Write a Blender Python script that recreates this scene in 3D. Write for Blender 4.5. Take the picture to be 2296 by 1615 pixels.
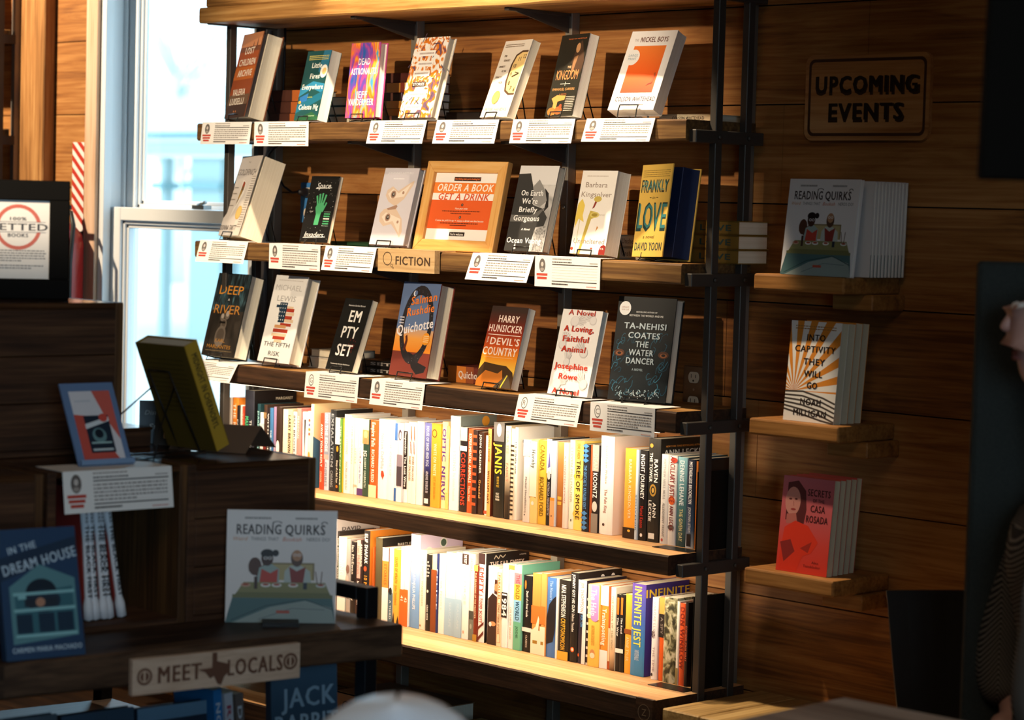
import bpy, bmesh, math, random
import numpy as np
from mathutils import Matrix, Vector, Euler

for o in list(bpy.data.objects): bpy.data.objects.remove(o)
SC = bpy.context.scene
COL = SC.collection
R = math.radians

# ------------------------------------------------------------------ camera
W_, H_, F_ = 2296.0, 1615.0, 5500.0
YAW, PITCH, ROLL = R(46.02), R(3.60), R(1.54)
CAM = np.array([0.0, -4.5, 1.55])
fw = np.array([-math.sin(YAW)*math.cos(PITCH), math.cos(YAW)*math.cos(PITCH), -math.sin(PITCH)])
rt = np.cross(fw, [0, 0, 1]); rt /= np.linalg.norm(rt); up = np.cross(rt, fw)
rt, up = math.cos(ROLL)*rt + math.sin(ROLL)*up, -math.sin(ROLL)*rt + math.cos(ROLL)*up
cam_d = bpy.data.cameras.new('camera'); cam = bpy.data.objects.new('camera', cam_d); COL.objects.link(cam)
cam.matrix_world = Matrix(((rt[0], up[0], -fw[0], CAM[0]), (rt[1], up[1], -fw[1], CAM[1]), (rt[2], up[2], -fw[2], CAM[2]), (0, 0, 0, 1)))
cam_d.sensor_fit = 'HORIZONTAL'; cam_d.sensor_width = 36.0; cam_d.lens = F_/W_*36.0
cam_d.clip_start = 0.05; cam_d.clip_end = 300
cam_d.dof.use_dof = True; cam_d.dof.focus_distance = 6.15; cam_d.dof.aperture_fstop = 4.0
SC.camera = cam

# ------------------------------------------------------------------ colour management, sampling helpers
vs = SC.view_settings
SC.display_settings.display_device = 'sRGB'
vs.view_transform = 'Standard'; vs.look = 'None'; vs.gamma = 1.0; vs.use_curve_mapping = False
vs.exposure = 0.0
cy = SC.cycles
cy.use_denoising = True
cy.max_bounces = 6; cy.diffuse_bounces = 3; cy.glossy_bounces = 2; cy.transmission_bounces = 4; cy.transparent_max_bounces = 6
cy.sample_clamp_indirect = 6.0; cy.caustics_reflective = False; cy.caustics_refractive = False
cy.use_adaptive_sampling = True; cy.adaptive_threshold = 0.04
SC.render.film_transparent = False

# ------------------------------------------------------------------ sky
wd = bpy.data.worlds.new('overcast_sky'); SC.world = wd; wd.use_nodes = True
bg = wd.node_tree.nodes['Background']; bg.inputs[0].default_value = (0.66, 0.88, 1.0, 1); bg.inputs[1].default_value = 3.2

# ------------------------------------------------------------------ lights: assumed ceiling spots over the shelves, none in view, and daylight
def lamp(name, kind, loc, energy, col, target=None, **kw):
    d = bpy.data.lights.new(name, kind); d.energy = energy; d.color = col
    for k, v in kw.items(): setattr(d, k, v)
    o = bpy.data.objects.new(name, d); COL.objects.link(o); o.location = loc
    if target is not None:
        o.rotation_euler = (Vector(target) - Vector(loc)).to_track_quat('-Z', 'Y').to_euler()
    return o
WARM = (1.0, 0.80, 0.56)
lamp('assumed_spot_high', 'SPOT', (-3.95, -4.6, 2.75), 800, WARM, (-4.86, 0.0, 1.50), spot_size=R(25.5), spot_blend=0.40, shadow_soft_size=0.05)  # assumed lamp, placed from the low warm light on the wall
lamp('assumed_spot_near', 'SPOT', (-4.45, -0.78, 3.0), 250, WARM, (-4.60, -0.25, 1.0), spot_size=R(66), spot_blend=0.10, shadow_soft_size=0.03)  # assumed lamp, placed from the steep light on the top board
lamp('assumed_spot_window_end', 'SPOT', (-5.30, -1.9, 3.0), 50, WARM, (-5.55, -0.10, 1.35), spot_size=R(46), spot_blend=0.6, shadow_soft_size=0.04)  # assumed lamp, added to brighten the window end of the shelf
lamp('assumed_spot_left_bay', 'SPOT', (-7.2, -1.5, 3.0), 420, WARM, (-7.0, 0.0, 1.85), spot_size=R(50), spot_blend=0.6, shadow_soft_size=0.03)  # assumed lamp for the warm light on the bay beyond the window
lamp('daylight_shelf_window', 'AREA', (-8.1, 1.6, 3.25), 350, (0.40, 0.74, 1.0), (-4.2, -1.7, 1.0), shape='RECTANGLE', size=1.8, size_y=1.3)  # unseen area lamp outside the shelf window, standing in for its daylight
lamp('assumed_shop_front_daylight', 'AREA', (2.32, -5.0, 1.75), 75, (0.50, 0.76, 1.0), (-3.8, -2.6, 1.2), shape='RECTANGLE', size=2.2, size_y=1.7)  # area lamp added outside an assumed shop window, gives the cool fill
lamp('ambient_fill', 'AREA', (-1.4, -3.4, 3.14), 22, (1.0, 0.80, 0.58), (-1.4, -3.4, 0), shape='RECTANGLE', size=1.6, size_y=1.6)  # added soft fill that lifts the shadows, not a real ceiling fitting

# ------------------------------------------------------------------ pixel helpers: a photo pixel onto a real plane
def ray(x, y): return fw + rt*(x-W_/2)/F_ - up*(y-H_/2)/F_
def onY(x, y, Y=0.0): d = ray(x, y); return CAM + d*((Y-CAM[1])/d[1])
def onX(x, y, X): d = ray(x, y); return CAM + d*((X-CAM[0])/d[0])
def onZ(x, y, Z): d = ray(x, y); return CAM + d*((Z-CAM[2])/d[2])

# ------------------------------------------------------------------ materials
def lin(h):
    h = h.lstrip('#'); c = [int(h[i:i+2], 16)/255 for i in (0, 2, 4)]
    return tuple((x/12.92 if x <= 0.04045 else ((x+0.055)/1.055)**2.4) for x in c) + (1.0,)
_M = {}
def M(hexc, rough=0.5, metal=0.0, spec=0.4):
    k = (hexc, rough, metal, spec)
    if k in _M: return _M[k]
    m = bpy.data.materials.new('colour_%s' % hexc.lstrip('#')); m.use_nodes = True
    b = m.node_tree.nodes['Principled BSDF']
    b.inputs['Base Color'].default_value = lin(hexc); b.inputs['Roughness'].default_value = rough
    b.inputs['Metallic'].default_value = metal; b.inputs['Specular IOR Level'].default_value = spec
    _M[k] = m; return m
def emis(name, col, s):
    m = bpy.data.materials.new(name); m.use_nodes = True; nt = m.node_tree; nt.nodes.clear()
    e = nt.nodes.new('ShaderNodeEmission'); e.inputs[0].default_value = col; e.inputs[1].default_value = s
    o = nt.nodes.new('ShaderNodeOutputMaterial'); nt.links.new(e.outputs[0], o.inputs[0]); return m
class NT:
    def __init__(s, name):
        s.m = bpy.data.materials.new(name); s.m.use_nodes = True; s.nt = s.m.node_tree; s.b = s.nt.nodes['Principled BSDF']
    def n(s, t, **kw):
        x = s.nt.nodes.new('ShaderNode'+t)
        for k, v in kw.items(): setattr(x, k, v)
        return x
    def l(s, a, b): s.nt.links.new(a, b)
    def math(s, op, a, b=None):
        x = s.n('Math', operation=op)
        for i, v in enumerate((a, b)):
            if v is None: continue
            if isinstance(v, (int, float)): x.inputs[i].default_value = v
            else: s.l(v, x.inputs[i])
        return x.outputs[0]
    def ramp(s, fac, stops):
        x = s.n('ValToRGB'); e = x.color_ramp.elements
        while len(e) < len(stops): e.new(0.5)
        for i, (p, c) in enumerate(stops): e[i].position = p; e[i].color = lin(c) if isinstance(c, str) else c
        s.l(fac, x.inputs[0]); return x.outputs[0]
def wood(name, dark, mid, light, axis='X', rough=0.6, plank=None, grain=1.0, bump=0.25, knots=0.35, var=0.55):
    """Boards of real timber: long grain along axis, fine pores, knots; plank=(axis, pitch, offset) varies the tone board by board."""
    k = NT(name); tc = k.n('TexCoord'); sep = k.n('SeparateXYZ'); k.l(tc.outputs['Object'], sep.inputs[0])
    co = tc.outputs['Object']
    if plank:
        ax, pitch, off = plank
        idx = k.math('FLOOR', k.math('DIVIDE', k.math('SUBTRACT', sep.outputs[ax], off), pitch))
        wn = k.n('TexWhiteNoise', noise_dimensions='1D'); k.l(idx, wn.inputs['W'])
        cmb = k.n('CombineXYZ'); k.l(k.math('MULTIPLY', wn.outputs['Value'], 7.0), cmb.inputs[0]); k.l(k.math('MULTIPLY', wn.outputs['Value'], 3.0), cmb.inputs[1]); k.l(k.math('MULTIPLY', idx, 1.7), cmb.inputs[2])
        va = k.n('VectorMath', operation='ADD'); k.l(co, va.inputs[0]); k.l(cmb.outputs[0], va.inputs[1]); co = va.outputs[0]
    sc = {'X': (0.9, 11, 11), 'Y': (11, 0.9, 11), 'Z': (11, 11, 0.9)}[axis]
    fs = {'X': (3, 130, 130), 'Y': (130, 3, 130), 'Z': (130, 130, 3)}[axis]
    ks = {'X': (1.1, 4.5, 4.5), 'Y': (4.5, 1.1, 4.5), 'Z': (4.5, 4.5, 1.1)}[axis]
    def mp(s):
        m = k.n('Mapping'); m.inputs['Scale'].default_value = s; k.l(co, m.inputs['Vector']); return m.outputs[0]
    n1 = k.n('TexNoise'); n1.inputs['Scale'].default_value = 1.6*grain; n1.inputs['Detail'].default_value = 5; n1.inputs['Roughness'].default_value = 0.62; n1.inputs['Distortion'].default_value = 1.1; k.l(mp(sc), n1.inputs['Vector'])
    n2 = k.n('TexNoise'); n2.inputs['Scale'].default_value = 1.0; n2.inputs['Detail'].default_value = 3; k.l(mp(fs), n2.inputs['Vector'])
    vo = k.n('TexVoronoi'); vo.inputs['Scale'].default_value = 1.0; k.l(mp(ks), vo.inputs['Vector'])
    kn = k.ramp(vo.outputs['Distance'], [(0.0, (1, 1, 1, 1)), (0.10, (1, 1, 1, 1)), (0.2, (0, 0, 0, 1))])
    f = k.math('ADD', k.math('MULTIPLY', n1.outputs['Fac'], 0.60), k.math('MULTIPLY', n2.outputs['Fac'], 0.40))
    if plank: f = k.math('ADD', f, k.math('MULTIPLY', k.math('SUBTRACT', wn.outputs['Value'], 0.5), 0.16*var/0.55))
    col = k.ramp(f, [(0.34, dark), (0.50, mid), (0.68, light)])
    mx = k.n('Mix', data_type='RGBA'); k.l(k.math('MULTIPLY', kn, knots), mx.inputs[0]); k.l(col, mx.inputs[6]); mx.inputs[7].default_value = lin(dark)
    k.l(mx.outputs[2], k.b.inputs['Base Color']); k.b.inputs['Roughness'].default_value = rough; k.b.inputs['Specular IOR Level'].default_value = 0.3
    bp = k.n('Bump'); bp.inputs['Strength'].default_value = bump; bp.inputs['Distance'].default_value = 0.004; k.l(f, bp.inputs['Height']); k.l(bp.outputs[0], k.b.inputs['Normal'])
    return k.m
def pages_mat(name, light, dark, axis=1, freq=900.0):
    k = NT(name); tc = k.n('TexCoord'); sep = k.n('SeparateXYZ'); k.l(tc.outputs['Object'], sep.inputs[0])
    n = k.n('TexNoise', noise_dimensions='1D'); n.inputs['Scale'].default_value = freq; n.inputs['Detail'].default_value = 2; k.l(sep.outputs[axis], n.inputs['W'])
    k.l(k.ramp(n.outputs['Fac'], [(0.30, dark), (0.55, light)]), k.b.inputs['Base Color']); k.b.inputs['Roughness'].default_value = 0.85
    return k.m
def noise_mat(name, stops, scale, detail=3, stretch=(1, 1, 1), rough=0.5, dist=0.6):
    k = NT(name); tc = k.n('TexCoord'); m = k.n('Mapping'); m.inputs['Scale'].default_value = stretch; k.l(tc.outputs['Object'], m.inputs['Vector'])
    n = k.n('TexNoise'); n.inputs['Scale'].default_value = scale; n.inputs['Detail'].default_value = detail; n.inputs['Distortion'].default_value = dist; k.l(m.outputs[0], n.inputs['Vector'])
    k.l(k.ramp(n.outputs['Fac'], stops), k.b.inputs['Base Color']); k.b.inputs['Roughness'].default_value = rough
    return k.m
def grad_mat(name, stops, z0, z1, axis=2, wob=0.0, scale=20, rough=0.4):
    """Printed colour running from bottom to top of a cover (object space z0..z1)."""
    k = NT(name); tc = k.n('TexCoord'); sep = k.n('SeparateXYZ'); k.l(tc.outputs['Object'], sep.inputs[0])
    f = k.math('DIVIDE', k.math('SUBTRACT', sep.outputs[axis], z0), z1-z0)
    if wob:
        n = k.n('TexNoise'); n.inputs['Scale'].default_value = scale; n.inputs['Detail'].default_value = 4; k.l(tc.outputs['Object'], n.inputs['Vector'])
        f = k.math('ADD', f, k.math('MULTIPLY', k.math('SUBTRACT', n.outputs['Fac'], 0.5), wob))
    k.l(k.ramp(f, stops), k.b.inputs['Base Color']); k.b.inputs['Roughness'].default_value = rough
    return k.m
STEEL = M('#4a4540', 0.5, 0.35); WIRE = M('#1b1a19', 0.4, 0.3)
PAGES = pages_mat('book_pages', '#efe6d2', '#d8cbb0'); PAGES_W = pages_mat('book_pages_white', '#f4efe4', '#dfd6c6')
PAGES_X = pages_mat('book_pages_row', '#f2e9d6', '#d2c4a8', axis=0)
PAPER = M('#f3f0ec', 0.75, 0, 0.2)

# ------------------------------------------------------------------ lettering: glyph outlines of the built-in font
_CH = sorted(set("ABCDEFGHIJKLMNOPQRSTUVWXYZabcdefghijklmnopqrstuvwxyz0123456789.,'!?&-+:;%()"))
GLY = {}
def _glyphs(off, key):
    tmp = []
    def mk(s):
        c = bpy.data.curves.new('g', 'FONT'); c.body = s; c.resolution_u = 2; c.offset = off
        o = bpy.data.objects.new('g', c); COL.objects.link(o); tmp.append(o); return o
    bar = mk('|'); obs = {c: (mk(c), mk(c+'|')) for c in _CH}
    bpy.context.view_layer.update(); dg = bpy.context.evaluated_depsgraph_get()
    def grab(o):
        e = o.evaluated_get(dg); me = e.to_mesh()
        v = [tuple(x.co[:2]) for x in me.vertices]; f = [tuple(p.vertices) for p in me.polygons]; e.to_mesh_clear(); return v, f
    b0 = max(x for x, y in grab(bar)[0])
    for c, (a, ab) in obs.items():
        v, f = grab(a); vb, _ = grab(ab); GLY[(key, c)] = (v, f, max(x for x, y in vb)-b0)
    for o in tmp:
        c = o.data; bpy.data.objects.remove(o); bpy.data.curves.remove(c)
_glyphs(0.0, 'r')
CAPH = max(y for x, y in GLY[('r', 'H')][0])

def tag(o, label=None, cat=None, group=None, kind=None):
    if label: o['label'] = label
    if cat: o['category'] = cat
    if group: o['group'] = group
    if kind: o['kind'] = kind
    return o
def thing(name, label, cat, loc=(0, 0, 0), rot=(0, 0, 0), group=None):
    o = bpy.data.objects.new(name, None); COL.objects.link(o); o.empty_display_size = 0.05
    o.location = loc; o.rotation_euler = rot
    return tag(o, label, cat, group)

class MB:
    """Collects faces for ONE mesh object; xf is applied to every point."""
    def __init__(s, xf=None): s.v = []; s.f = []; s.mi = []; s.mats = []; s.sm = []; s.xf = xf; s.lay = 0
    def mat(s, m):
        if m not in s.mats: s.mats.append(m)
        return s.mats.index(m)
    def add(s, pts, faces, m, smooth=False):
        b = len(s.v); i = s.mat(m)
        s.v += [tuple(s.xf(p)) for p in pts] if s.xf else [tuple(p) for p in pts]
        for f in faces: s.f.append(tuple(b+k for k in f)); s.mi.append(i); s.sm.append(smooth)
        return s
    def box(s, a, b, m):
        (x0, y0, z0), (x1, y1, z1) = a, b
        return s.add([(x0,y0,z0),(x1,y0,z0),(x1,y1,z0),(x0,y1,z0),(x0,y0,z1),(x1,y0,z1),(x1,y1,z1),(x0,y1,z1)],
                     [(0,3,2,1),(4,5,6,7),(0,1,5,4),(1,2,6,5),(2,3,7,6),(3,0,4,7)], m)
    def hexa(s, p, m):
        return s.add(p, [(0,3,2,1),(4,5,6,7),(0,1,5,4),(1,2,6,5),(2,3,7,6),(3,0,4,7)], m)
    def poly(s, pts, m): return s.add(pts, [tuple(range(len(pts)))], m)
    def prism(s, base, d, m):
        n = len(base); top = [tuple(np.array(p)+np.array(d)) for p in base]
        return s.add(list(base)+top, [tuple(range(n))[::-1], tuple(range(n, 2*n))] + [(i, (i+1) % n, n+(i+1) % n, n+i) for i in range(n)], m)
    def tube(s, path, r, m, n=6, closed=False, smooth=True):
        P = [np.array(p, float) for p in path]; rr = r if isinstance(r, (list, tuple)) else [r]*len(P)
        L = len(P); pts = []; prev = None
        for i in range(L):
            a = P[i-1] if (i > 0 or closed) else P[i]; c = P[(i+1) % L] if (i < L-1 or closed) else P[i]
            t = c-a; t /= (np.linalg.norm(t)+1e-12)
            if prev is None:
                h = np.array([0, 0, 1.0]) if abs(t[2]) < 0.9 else np.array([1.0, 0, 0]); u = np.cross(t, h)
            else: u = prev - t*(prev@t)
            u /= (np.linalg.norm(u)+1e-12); prev = u; w = np.cross(t, u)
            pts += [tuple(P[i] + rr[i]*(math.cos(2*math.pi*k/n)*u + math.sin(2*math.pi*k/n)*w)) for k in range(n)]
        fs = [(i*n+k, i*n+(k+1) % n, ((i+1) % L)*n+(k+1) % n, ((i+1) % L)*n+k) for i in range(L if closed else L-1) for k in range(n)]
        if not closed: fs += [tuple(range(n))[::-1], tuple((L-1)*n+k for k in range(n))]
        return s.add(pts, fs, m, smooth)
    def lathe(s, prof, m, c=(0, 0, 0), n=28, axis='Z', smooth=True):
        pts = []
        for r, z in prof:
            for k in range(n):
                a = 2*math.pi*k/n; p = (r*math.cos(a), r*math.sin(a), z)
                if axis == 'Y': p = (p[0], p[2], p[1])
                if axis == 'X': p = (p[2], p[0], p[1])
                pts.append((p[0]+c[0], p[1]+c[1], p[2]+c[2]))
        L = len(prof)
        fs = [(i*n+k, i*n+(k+1) % n, (i+1)*n+(k+1) % n, (i+1)*n+k) for i in range(L-1) for k in range(n)]
        fs += [tuple(range(n))[::-1], tuple((L-1)*n+k for k in range(n))]
        return s.add(pts, fs, m, smooth)
    # ---- flat print: frame (o, ex, ey, nrm), u and v in metres
    def face(s, o, ex, ey, nrm): s.fr = [np.array(x, float) for x in (o, ex, ey, nrm)]; s.lay = 0; return s
    def P(s, u, v, k=None):
        o, ex, ey, n = s.fr; return tuple(o + ex*u + ey*v + n*(0.00025 + 0.00002*(s.lay if k is None else k)))
    def rect(s, u0, v0, u1, v1, m): s.poly([s.P(u0, v0), s.P(u1, v0), s.P(u1, v1), s.P(u0, v1)], m); s.lay += 1; return s
    def gon(s, pts, m): s.poly([s.P(u, v) for u, v in pts], m); s.lay += 1; return s
    def disc(s, u, v, ru, rv, m, n=24): return s.gon([(u+ru*math.cos(2*math.pi*k/n), v+rv*math.sin(2*math.pi*k/n)) for k in range(n)], m)
    def ring(s, u, v, ru, rv, th, m, n=28, a0=0.0, a1=6.28319):
        for k in range(n):
            a, b = a0+(a1-a0)*k/n, a0+(a1-a0)*(k+1)/n; q = 1-th
            s.poly([s.P(u+ru*math.cos(a), v+rv*math.sin(a)), s.P(u+ru*math.cos(b), v+rv*math.sin(b)), s.P(u+ru*q*math.cos(b), v+rv*q*math.sin(b)), s.P(u+ru*q*math.cos(a), v+rv*q*math.sin(a))], m)
        s.lay += 1; return s
    def line(s, pts, w, m):
        for (a, b), (c, d) in zip(pts, pts[1:]):
            L = math.hypot(c-a, d-b) or 1e-9; nx, ny = -(d-b)/L*w/2, (c-a)/L*w/2
            s.poly([s.P(a+nx, b+ny), s.P(a-nx, b-ny), s.P(c-nx, d-ny), s.P(c+nx, d+ny)], m)
        s.lay += 1; return s
    def text(s, st, u, v, h, m, w=None, bold=True, shear=0.0, align='c', rot=0.0, ser=False):
        """Capital height h, centred on (u, v); w squeezes or stretches the line to that width."""
        key = 'r'; sc = h/CAPH; x = 0.0; out = []; ad = {False: 0.0, True: 0.05, 'x': 0.08}[bold]
        cop = {False: ((0, 0),), True: ((-.024, -.010), (.024, -.010), (-.024, .010), (.024, .010)), 'x': ((-.04, -.012), (.04, -.012), (-.04, .012), (.04, .012), (0, 0))}[bold]
        for ch in st:
            if ch == ' ': x += 0.32; continue
            g = GLY.get((key, ch))
            if not g: x += 0.3; continue
            out.append((x, g)); x += g[2]+ad
        if not out: return s
        xs = [ox+vx for ox, g in out for vx, vy in g[0]]; lo, hi = min(xs), max(xs)
        kx = sc if w is None else w/(hi-lo)
        c0 = {'c': (lo+hi)/2, 'l': lo, 'r': hi}[align]; cr, sr = math.cos(rot), math.sin(rot); i = s.mat(m)
        for ox, (gv, gf, adv), (qx, qy), ci in [(o_[0], o_[1], c_, k_) for o_ in out for k_, c_ in enumerate(cop)]:
            b = len(s.v)
            for vx, vy in gv:
                yy = (vy+qy-CAPH/2)*sc; xx = (ox+vx+qx-c0)*kx + shear*yy; p = s.P(u+xx*cr-yy*sr, v+xx*sr+yy*cr, s.lay+ci)
                s.v.append(tuple(s.xf(p)) if s.xf else p)
            for f in gf: s.f.append(tuple(b+k for k in f)); s.mi.append(i); s.sm.append(False)
        s.lay += len(cop); return s
    def words(s, u0, u1, v, h, m, rnd, ragged=0.8):
        """A line of print too small to read: word-sized dashes."""
        u = u0; end = u0+(u1-u0)*ragged
        while u < end:
            w = (u1-u0)*rnd.uniform(0.02, 0.075); s.poly([s.P(u, v-h/2), s.P(min(u+w, u1), v-h/2), s.P(min(u+w, u1), v+h/2), s.P(u, v+h/2)], m); u += w+(u1-u0)*0.012
        s.lay += 1; return s
    def build(s, name, parent=None, bevel=0.0, loc=None, seg=1):
        me = bpy.data.meshes.new(name); me.from_pydata(s.v, [], s.f)
        for m in s.mats: me.materials.append(m)
        me.polygons.foreach_set('material_index', s.mi); me.polygons.foreach_set('use_smooth', s.sm); me.update()
        o = bpy.data.objects.new(name, me); COL.objects.link(o)
        if parent is not None: o.parent = parent
        if loc is not None: o.location = loc
        if bevel:
            b = o.modifiers.new('edge', 'BEVEL'); b.width = bevel; b.segments = seg; b.limit_method = 'ANGLE'; b.angle_limit = R(40)
        return o
def strip_light(name, x0, x1, y, z, watts, aim_y=0.10):
    o = lamp(name, 'AREA', ((x0+x1)/2, y, z), watts, WARM, ((x0+x1)/2, y+aim_y, z-0.2), shape='RECTANGLE', size=x1-x0, size_y=0.010)
    q = o.rotation_euler.copy(); d = (Vector((0, aim_y, -0.2))).normalized(); zax = -d; xax = Vector((1, 0, 0)); yax = zax.cross(xax)
    o.rotation_euler = Matrix((xax, yax, zax)).transposed().to_euler(); return o
def struct(o): o['kind'] = 'structure'; return o
# ================================================================== the room
WALLW = wood('wall_planks', '#6b4020', '#95602f', '#b27e47', 'X', 0.62, plank=(2, 0.235, 0.161), grain=1.7, bump=0.35, knots=0.5)
RX0, RX1, RY0, RZ = -9.6, 2.2, -7.4, 3.2
OX0, OX1, OZ0, OZ1 = -6.59, -5.77, 0.58, 2.46            # the window opening
rnd = random.Random(3)
mb = MB()
rows = [0.0] + [0.161+0.235*k for k in range(13)] + [RZ]
for z0, z1 in zip(rows, rows[1:]):
    spans = [(RX0, OX0), (OX1, RX1)] if z1 > OZ0+0.05 and z0 < OZ1-0.05 else [(RX0, RX1)]
    for a, b in spans:
        x = a
        while x < b-0.01:
            e = min(b, x+rnd.uniform(1.3, 2.7)); e = b if b-e < 0.5 else e
            mb.box((x+0.0008, 0.0, z0+0.0016), (e-0.0008, 0.02, z1-0.0016), WALLW); x = e
DARKW = M('#120c08', 0.9)
mb.box((RX0, 0.0205, 0), (OX0, 0.12, RZ), DARKW); mb.box((OX1, 0.0205, 0), (RX1, 0.12, RZ), DARKW)
mb.box((OX0, 0.0205, 0), (OX1, 0.12, OZ0), DARKW); mb.box((OX0, 0.0205, OZ1), (OX1, 0.12, RZ), DARKW)
struct(mb.build('wall_back'))
WALL2 = wood('wall_planks_side', '#20110a', '#4a2a15', '#6d4524', 'Y', 0.7, plank=(2, 0.235, 0.161))
struct(MB().box((RX0-0.12, RY0, 0), (RX0, 0.12, RZ), WALL2).build('wall_left'))
WY0, WY1, WZ0, WZ1 = -6.2, -3.8, 0.9, 2.6  # opening in the right wall for the assumed shop window
mb = MB(); mb.box((RX1, RY0, 0), (RX1+0.12, WY0, RZ), WALL2); mb.box((RX1, WY1, 0), (RX1+0.12, 0.12, RZ), WALL2)
mb.box((RX1, WY0, 0), (RX1+0.12, WY1, WZ0), WALL2); mb.box((RX1, WY0, WZ1), (RX1+0.12, WY1, RZ), WALL2)
struct(mb.build('wall_right'))
struct(MB().box((RX0, RY0-0.12, 0), (RX1, RY0, RZ), wood('wall_planks_front', '#20110a', '#4a2a15', '#6d4524', 'X', 0.7, plank=(2, 0.235, 0.161))).build('wall_front'))
struct(MB().box((RX0, RY0, -0.1), (RX1, 0.12, 0), wood('floor_boards', '#1c120b', '#3a2616', '#54391f', 'X', 0.55, plank=(1, 0.14, 0.0))).build('floor'))
struct(MB().box((RX0, RY0, RZ), (RX1, 0.12, RZ+0.1), M('#2a221b', 0.9)).build('ceiling'))

# ---- window: casing boards, frame, two sliding sashes with panes
def glass():
    m = bpy.data.materials.new('window_glass'); m.use_nodes = True; nt = m.node_tree; nt.nodes.clear()
    t = nt.nodes.new('ShaderNodeBsdfTransparent'); t.inputs[0].default_value = (0.97, 0.99, 1, 1); g = nt.nodes.new('ShaderNodeBsdfGlossy'); g.inputs['Roughness'].default_value = 0.02
    x = nt.nodes.new('ShaderNodeMixShader'); x.inputs[0].default_value = 0.05; o = nt.nodes.new('ShaderNodeOutputMaterial')
    nt.links.new(t.outputs[0], x.inputs[1]); nt.links.new(g.outputs[0], x.inputs[2]); nt.links.new(x.outputs[0], o.inputs[0]); return m
GLASS = glass(); WHITE = M('#dfe2e4', 0.45); RAWPINE = wood('casing_pine', '#a88568', '#cba88c', '#ddbfa6', 'Z', 0.7, knots=0.25)
mb = MB(); mb.box((OX0-0.062, -0.014, 0.3), (OX0+0.002, -0.0002, RZ-0.3), RAWPINE); struct(mb.build('trim_1', bevel=0.002))
mb = MB(); mb.box((OX1+0.002, -0.014, 0.3), (OX1+0.062, -0.0002, RZ-0.3), M('#8a807e', 0.6)); struct(mb.build('trim_2', bevel=0.002))
win = bpy.data.objects.new('window_1', None); COL.objects.link(win); win.location = ((OX0+OX1)/2, 0.06, OZ0); struct(win)
inv = lambda p: (p[0]-(OX0+OX1)/2, p[1]-0.06, p[2]-OZ0)
mb = MB(inv)
for x0, x1 in ((OX0, OX0+0.014), (OX1-0.014, OX1)): mb.box((x0, 0.0, OZ0), (x1, 0.14, OZ1), WHITE)
for x0, x1 in ((OX0+0.014, OX0+0.03), (OX1-0.03, OX1-0.014)):
    mb.box((x0, 0.0, OZ0), (x1, 0.028, OZ1), WHITE); mb.box((x0, 0.078, OZ0), (x1, 0.086, OZ1), WHITE); mb.box((x0, 0.122, OZ0), (x1, 0.14, OZ1), WHITE)
mb.box((OX0, 0.0, OZ1-0.02), (OX1, 0.14, OZ1), WHITE); mb.box((OX0, -0.03, OZ0), (OX1, 0.16, OZ0+0.03), WHITE)
mb.build('window_frame', win, bevel=0.0015)
def sash(name, y0, y1, z0, z1, rb, rtp):
    a, b = OX0+0.016, OX1-0.016; st = 0.062
    m = MB(inv); m.box((a, y0, z0), (a+st, y1, z1), WHITE); m.box((b-st, y0, z0), (b, y1, z1), WHITE)
    m.box((a+st, y0, z0), (b-st, y1, z0+rb), WHITE); m.box((a+st, y0, z1-rtp), (b-st, y1, z1), WHITE)
    for k in (0.0, 0.012):    # glazing beads, stepped
        i = st+k; yb = y0+0.010+k*0.6
        m.box((a+i, yb, z0+rb+k), (a+i+0.012, y1-0.004, z1-rtp-k), WHITE); m.box((b-i-0.012, yb, z0+rb+k), (b-i, y1-0.004, z1-rtp-k), WHITE)
        m.box((a+i, yb, z0+rb+k), (b-i, y1-0.004, z0+rb+k+0.012), WHITE); m.box((a+i, yb, z1-rtp-k-0.012), (b-i, y1-0.004, z1-rtp-k), WHITE)
    o = m.build(name, win, bevel=0.002)
    MB(inv).box((a+st+0.02, y1-0.012, z0+rb+0.02), (b-st-0.02, y1-0.008, z1-rtp-0.02), GLASS).build('pane', o)
    return o
sash('lower_sash', 0.032, 0.074, OZ0+0.03, 1.512, 0.07, 0.042); sash('upper_sash', 0.088, 0.12, 1.476, OZ1-0.02, 0.036, 0.06)
mb = MB(inv); p = onY(455, 466, 0.06); mb.box((p[0]-0.03, 0.04, 1.5125), (p[0]+0.03, 0.07, 1.525), M('#9fa6a8', 0.3, 0.8)); mb.tube([(p[0]-0.02, 0.055, 1.524), (p[0]+0.02, 0.055, 1.536)], 0.006, M('#9fa6a8', 0.3, 0.8)); mb.build('sash_lock', win)
# assumed shop front window on the right, unseen, added for the cool daylight lamp
assumed_win = bpy.data.objects.new('assumed_window_2', None); COL.objects.link(assumed_win); assumed_win.location = (RX1+0.06, (WY0+WY1)/2, WZ0); struct(assumed_win)
inv2 = lambda p: (p[0]-RX1-0.06, p[1]-(WY0+WY1)/2, p[2]-WZ0)
mb = MB(inv2); bx = lambda y0, z0, y1, z1: mb.box((RX1-0.01, y0, z0), (RX1+0.10, y1, z1), WHITE)
bx(WY0, WZ0, WY0+0.06, WZ1); bx(WY1-0.06, WZ0, WY1, WZ1); bx(WY0+0.06, WZ0, WY1-0.06, WZ0+0.06); bx(WY0+0.06, WZ1-0.06, WY1-0.06, WZ1); bx((WY0+WY1)/2-0.03, WZ0+0.06, (WY0+WY1)/2+0.03, WZ1-0.06)
mb.build('window_frame', assumed_win)
MB(inv2).box((RX1+0.05, WY0+0.06, WZ0+0.06), (RX1+0.055, WY1-0.06, WZ1-0.06), GLASS).build('pane', assumed_win)

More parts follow.
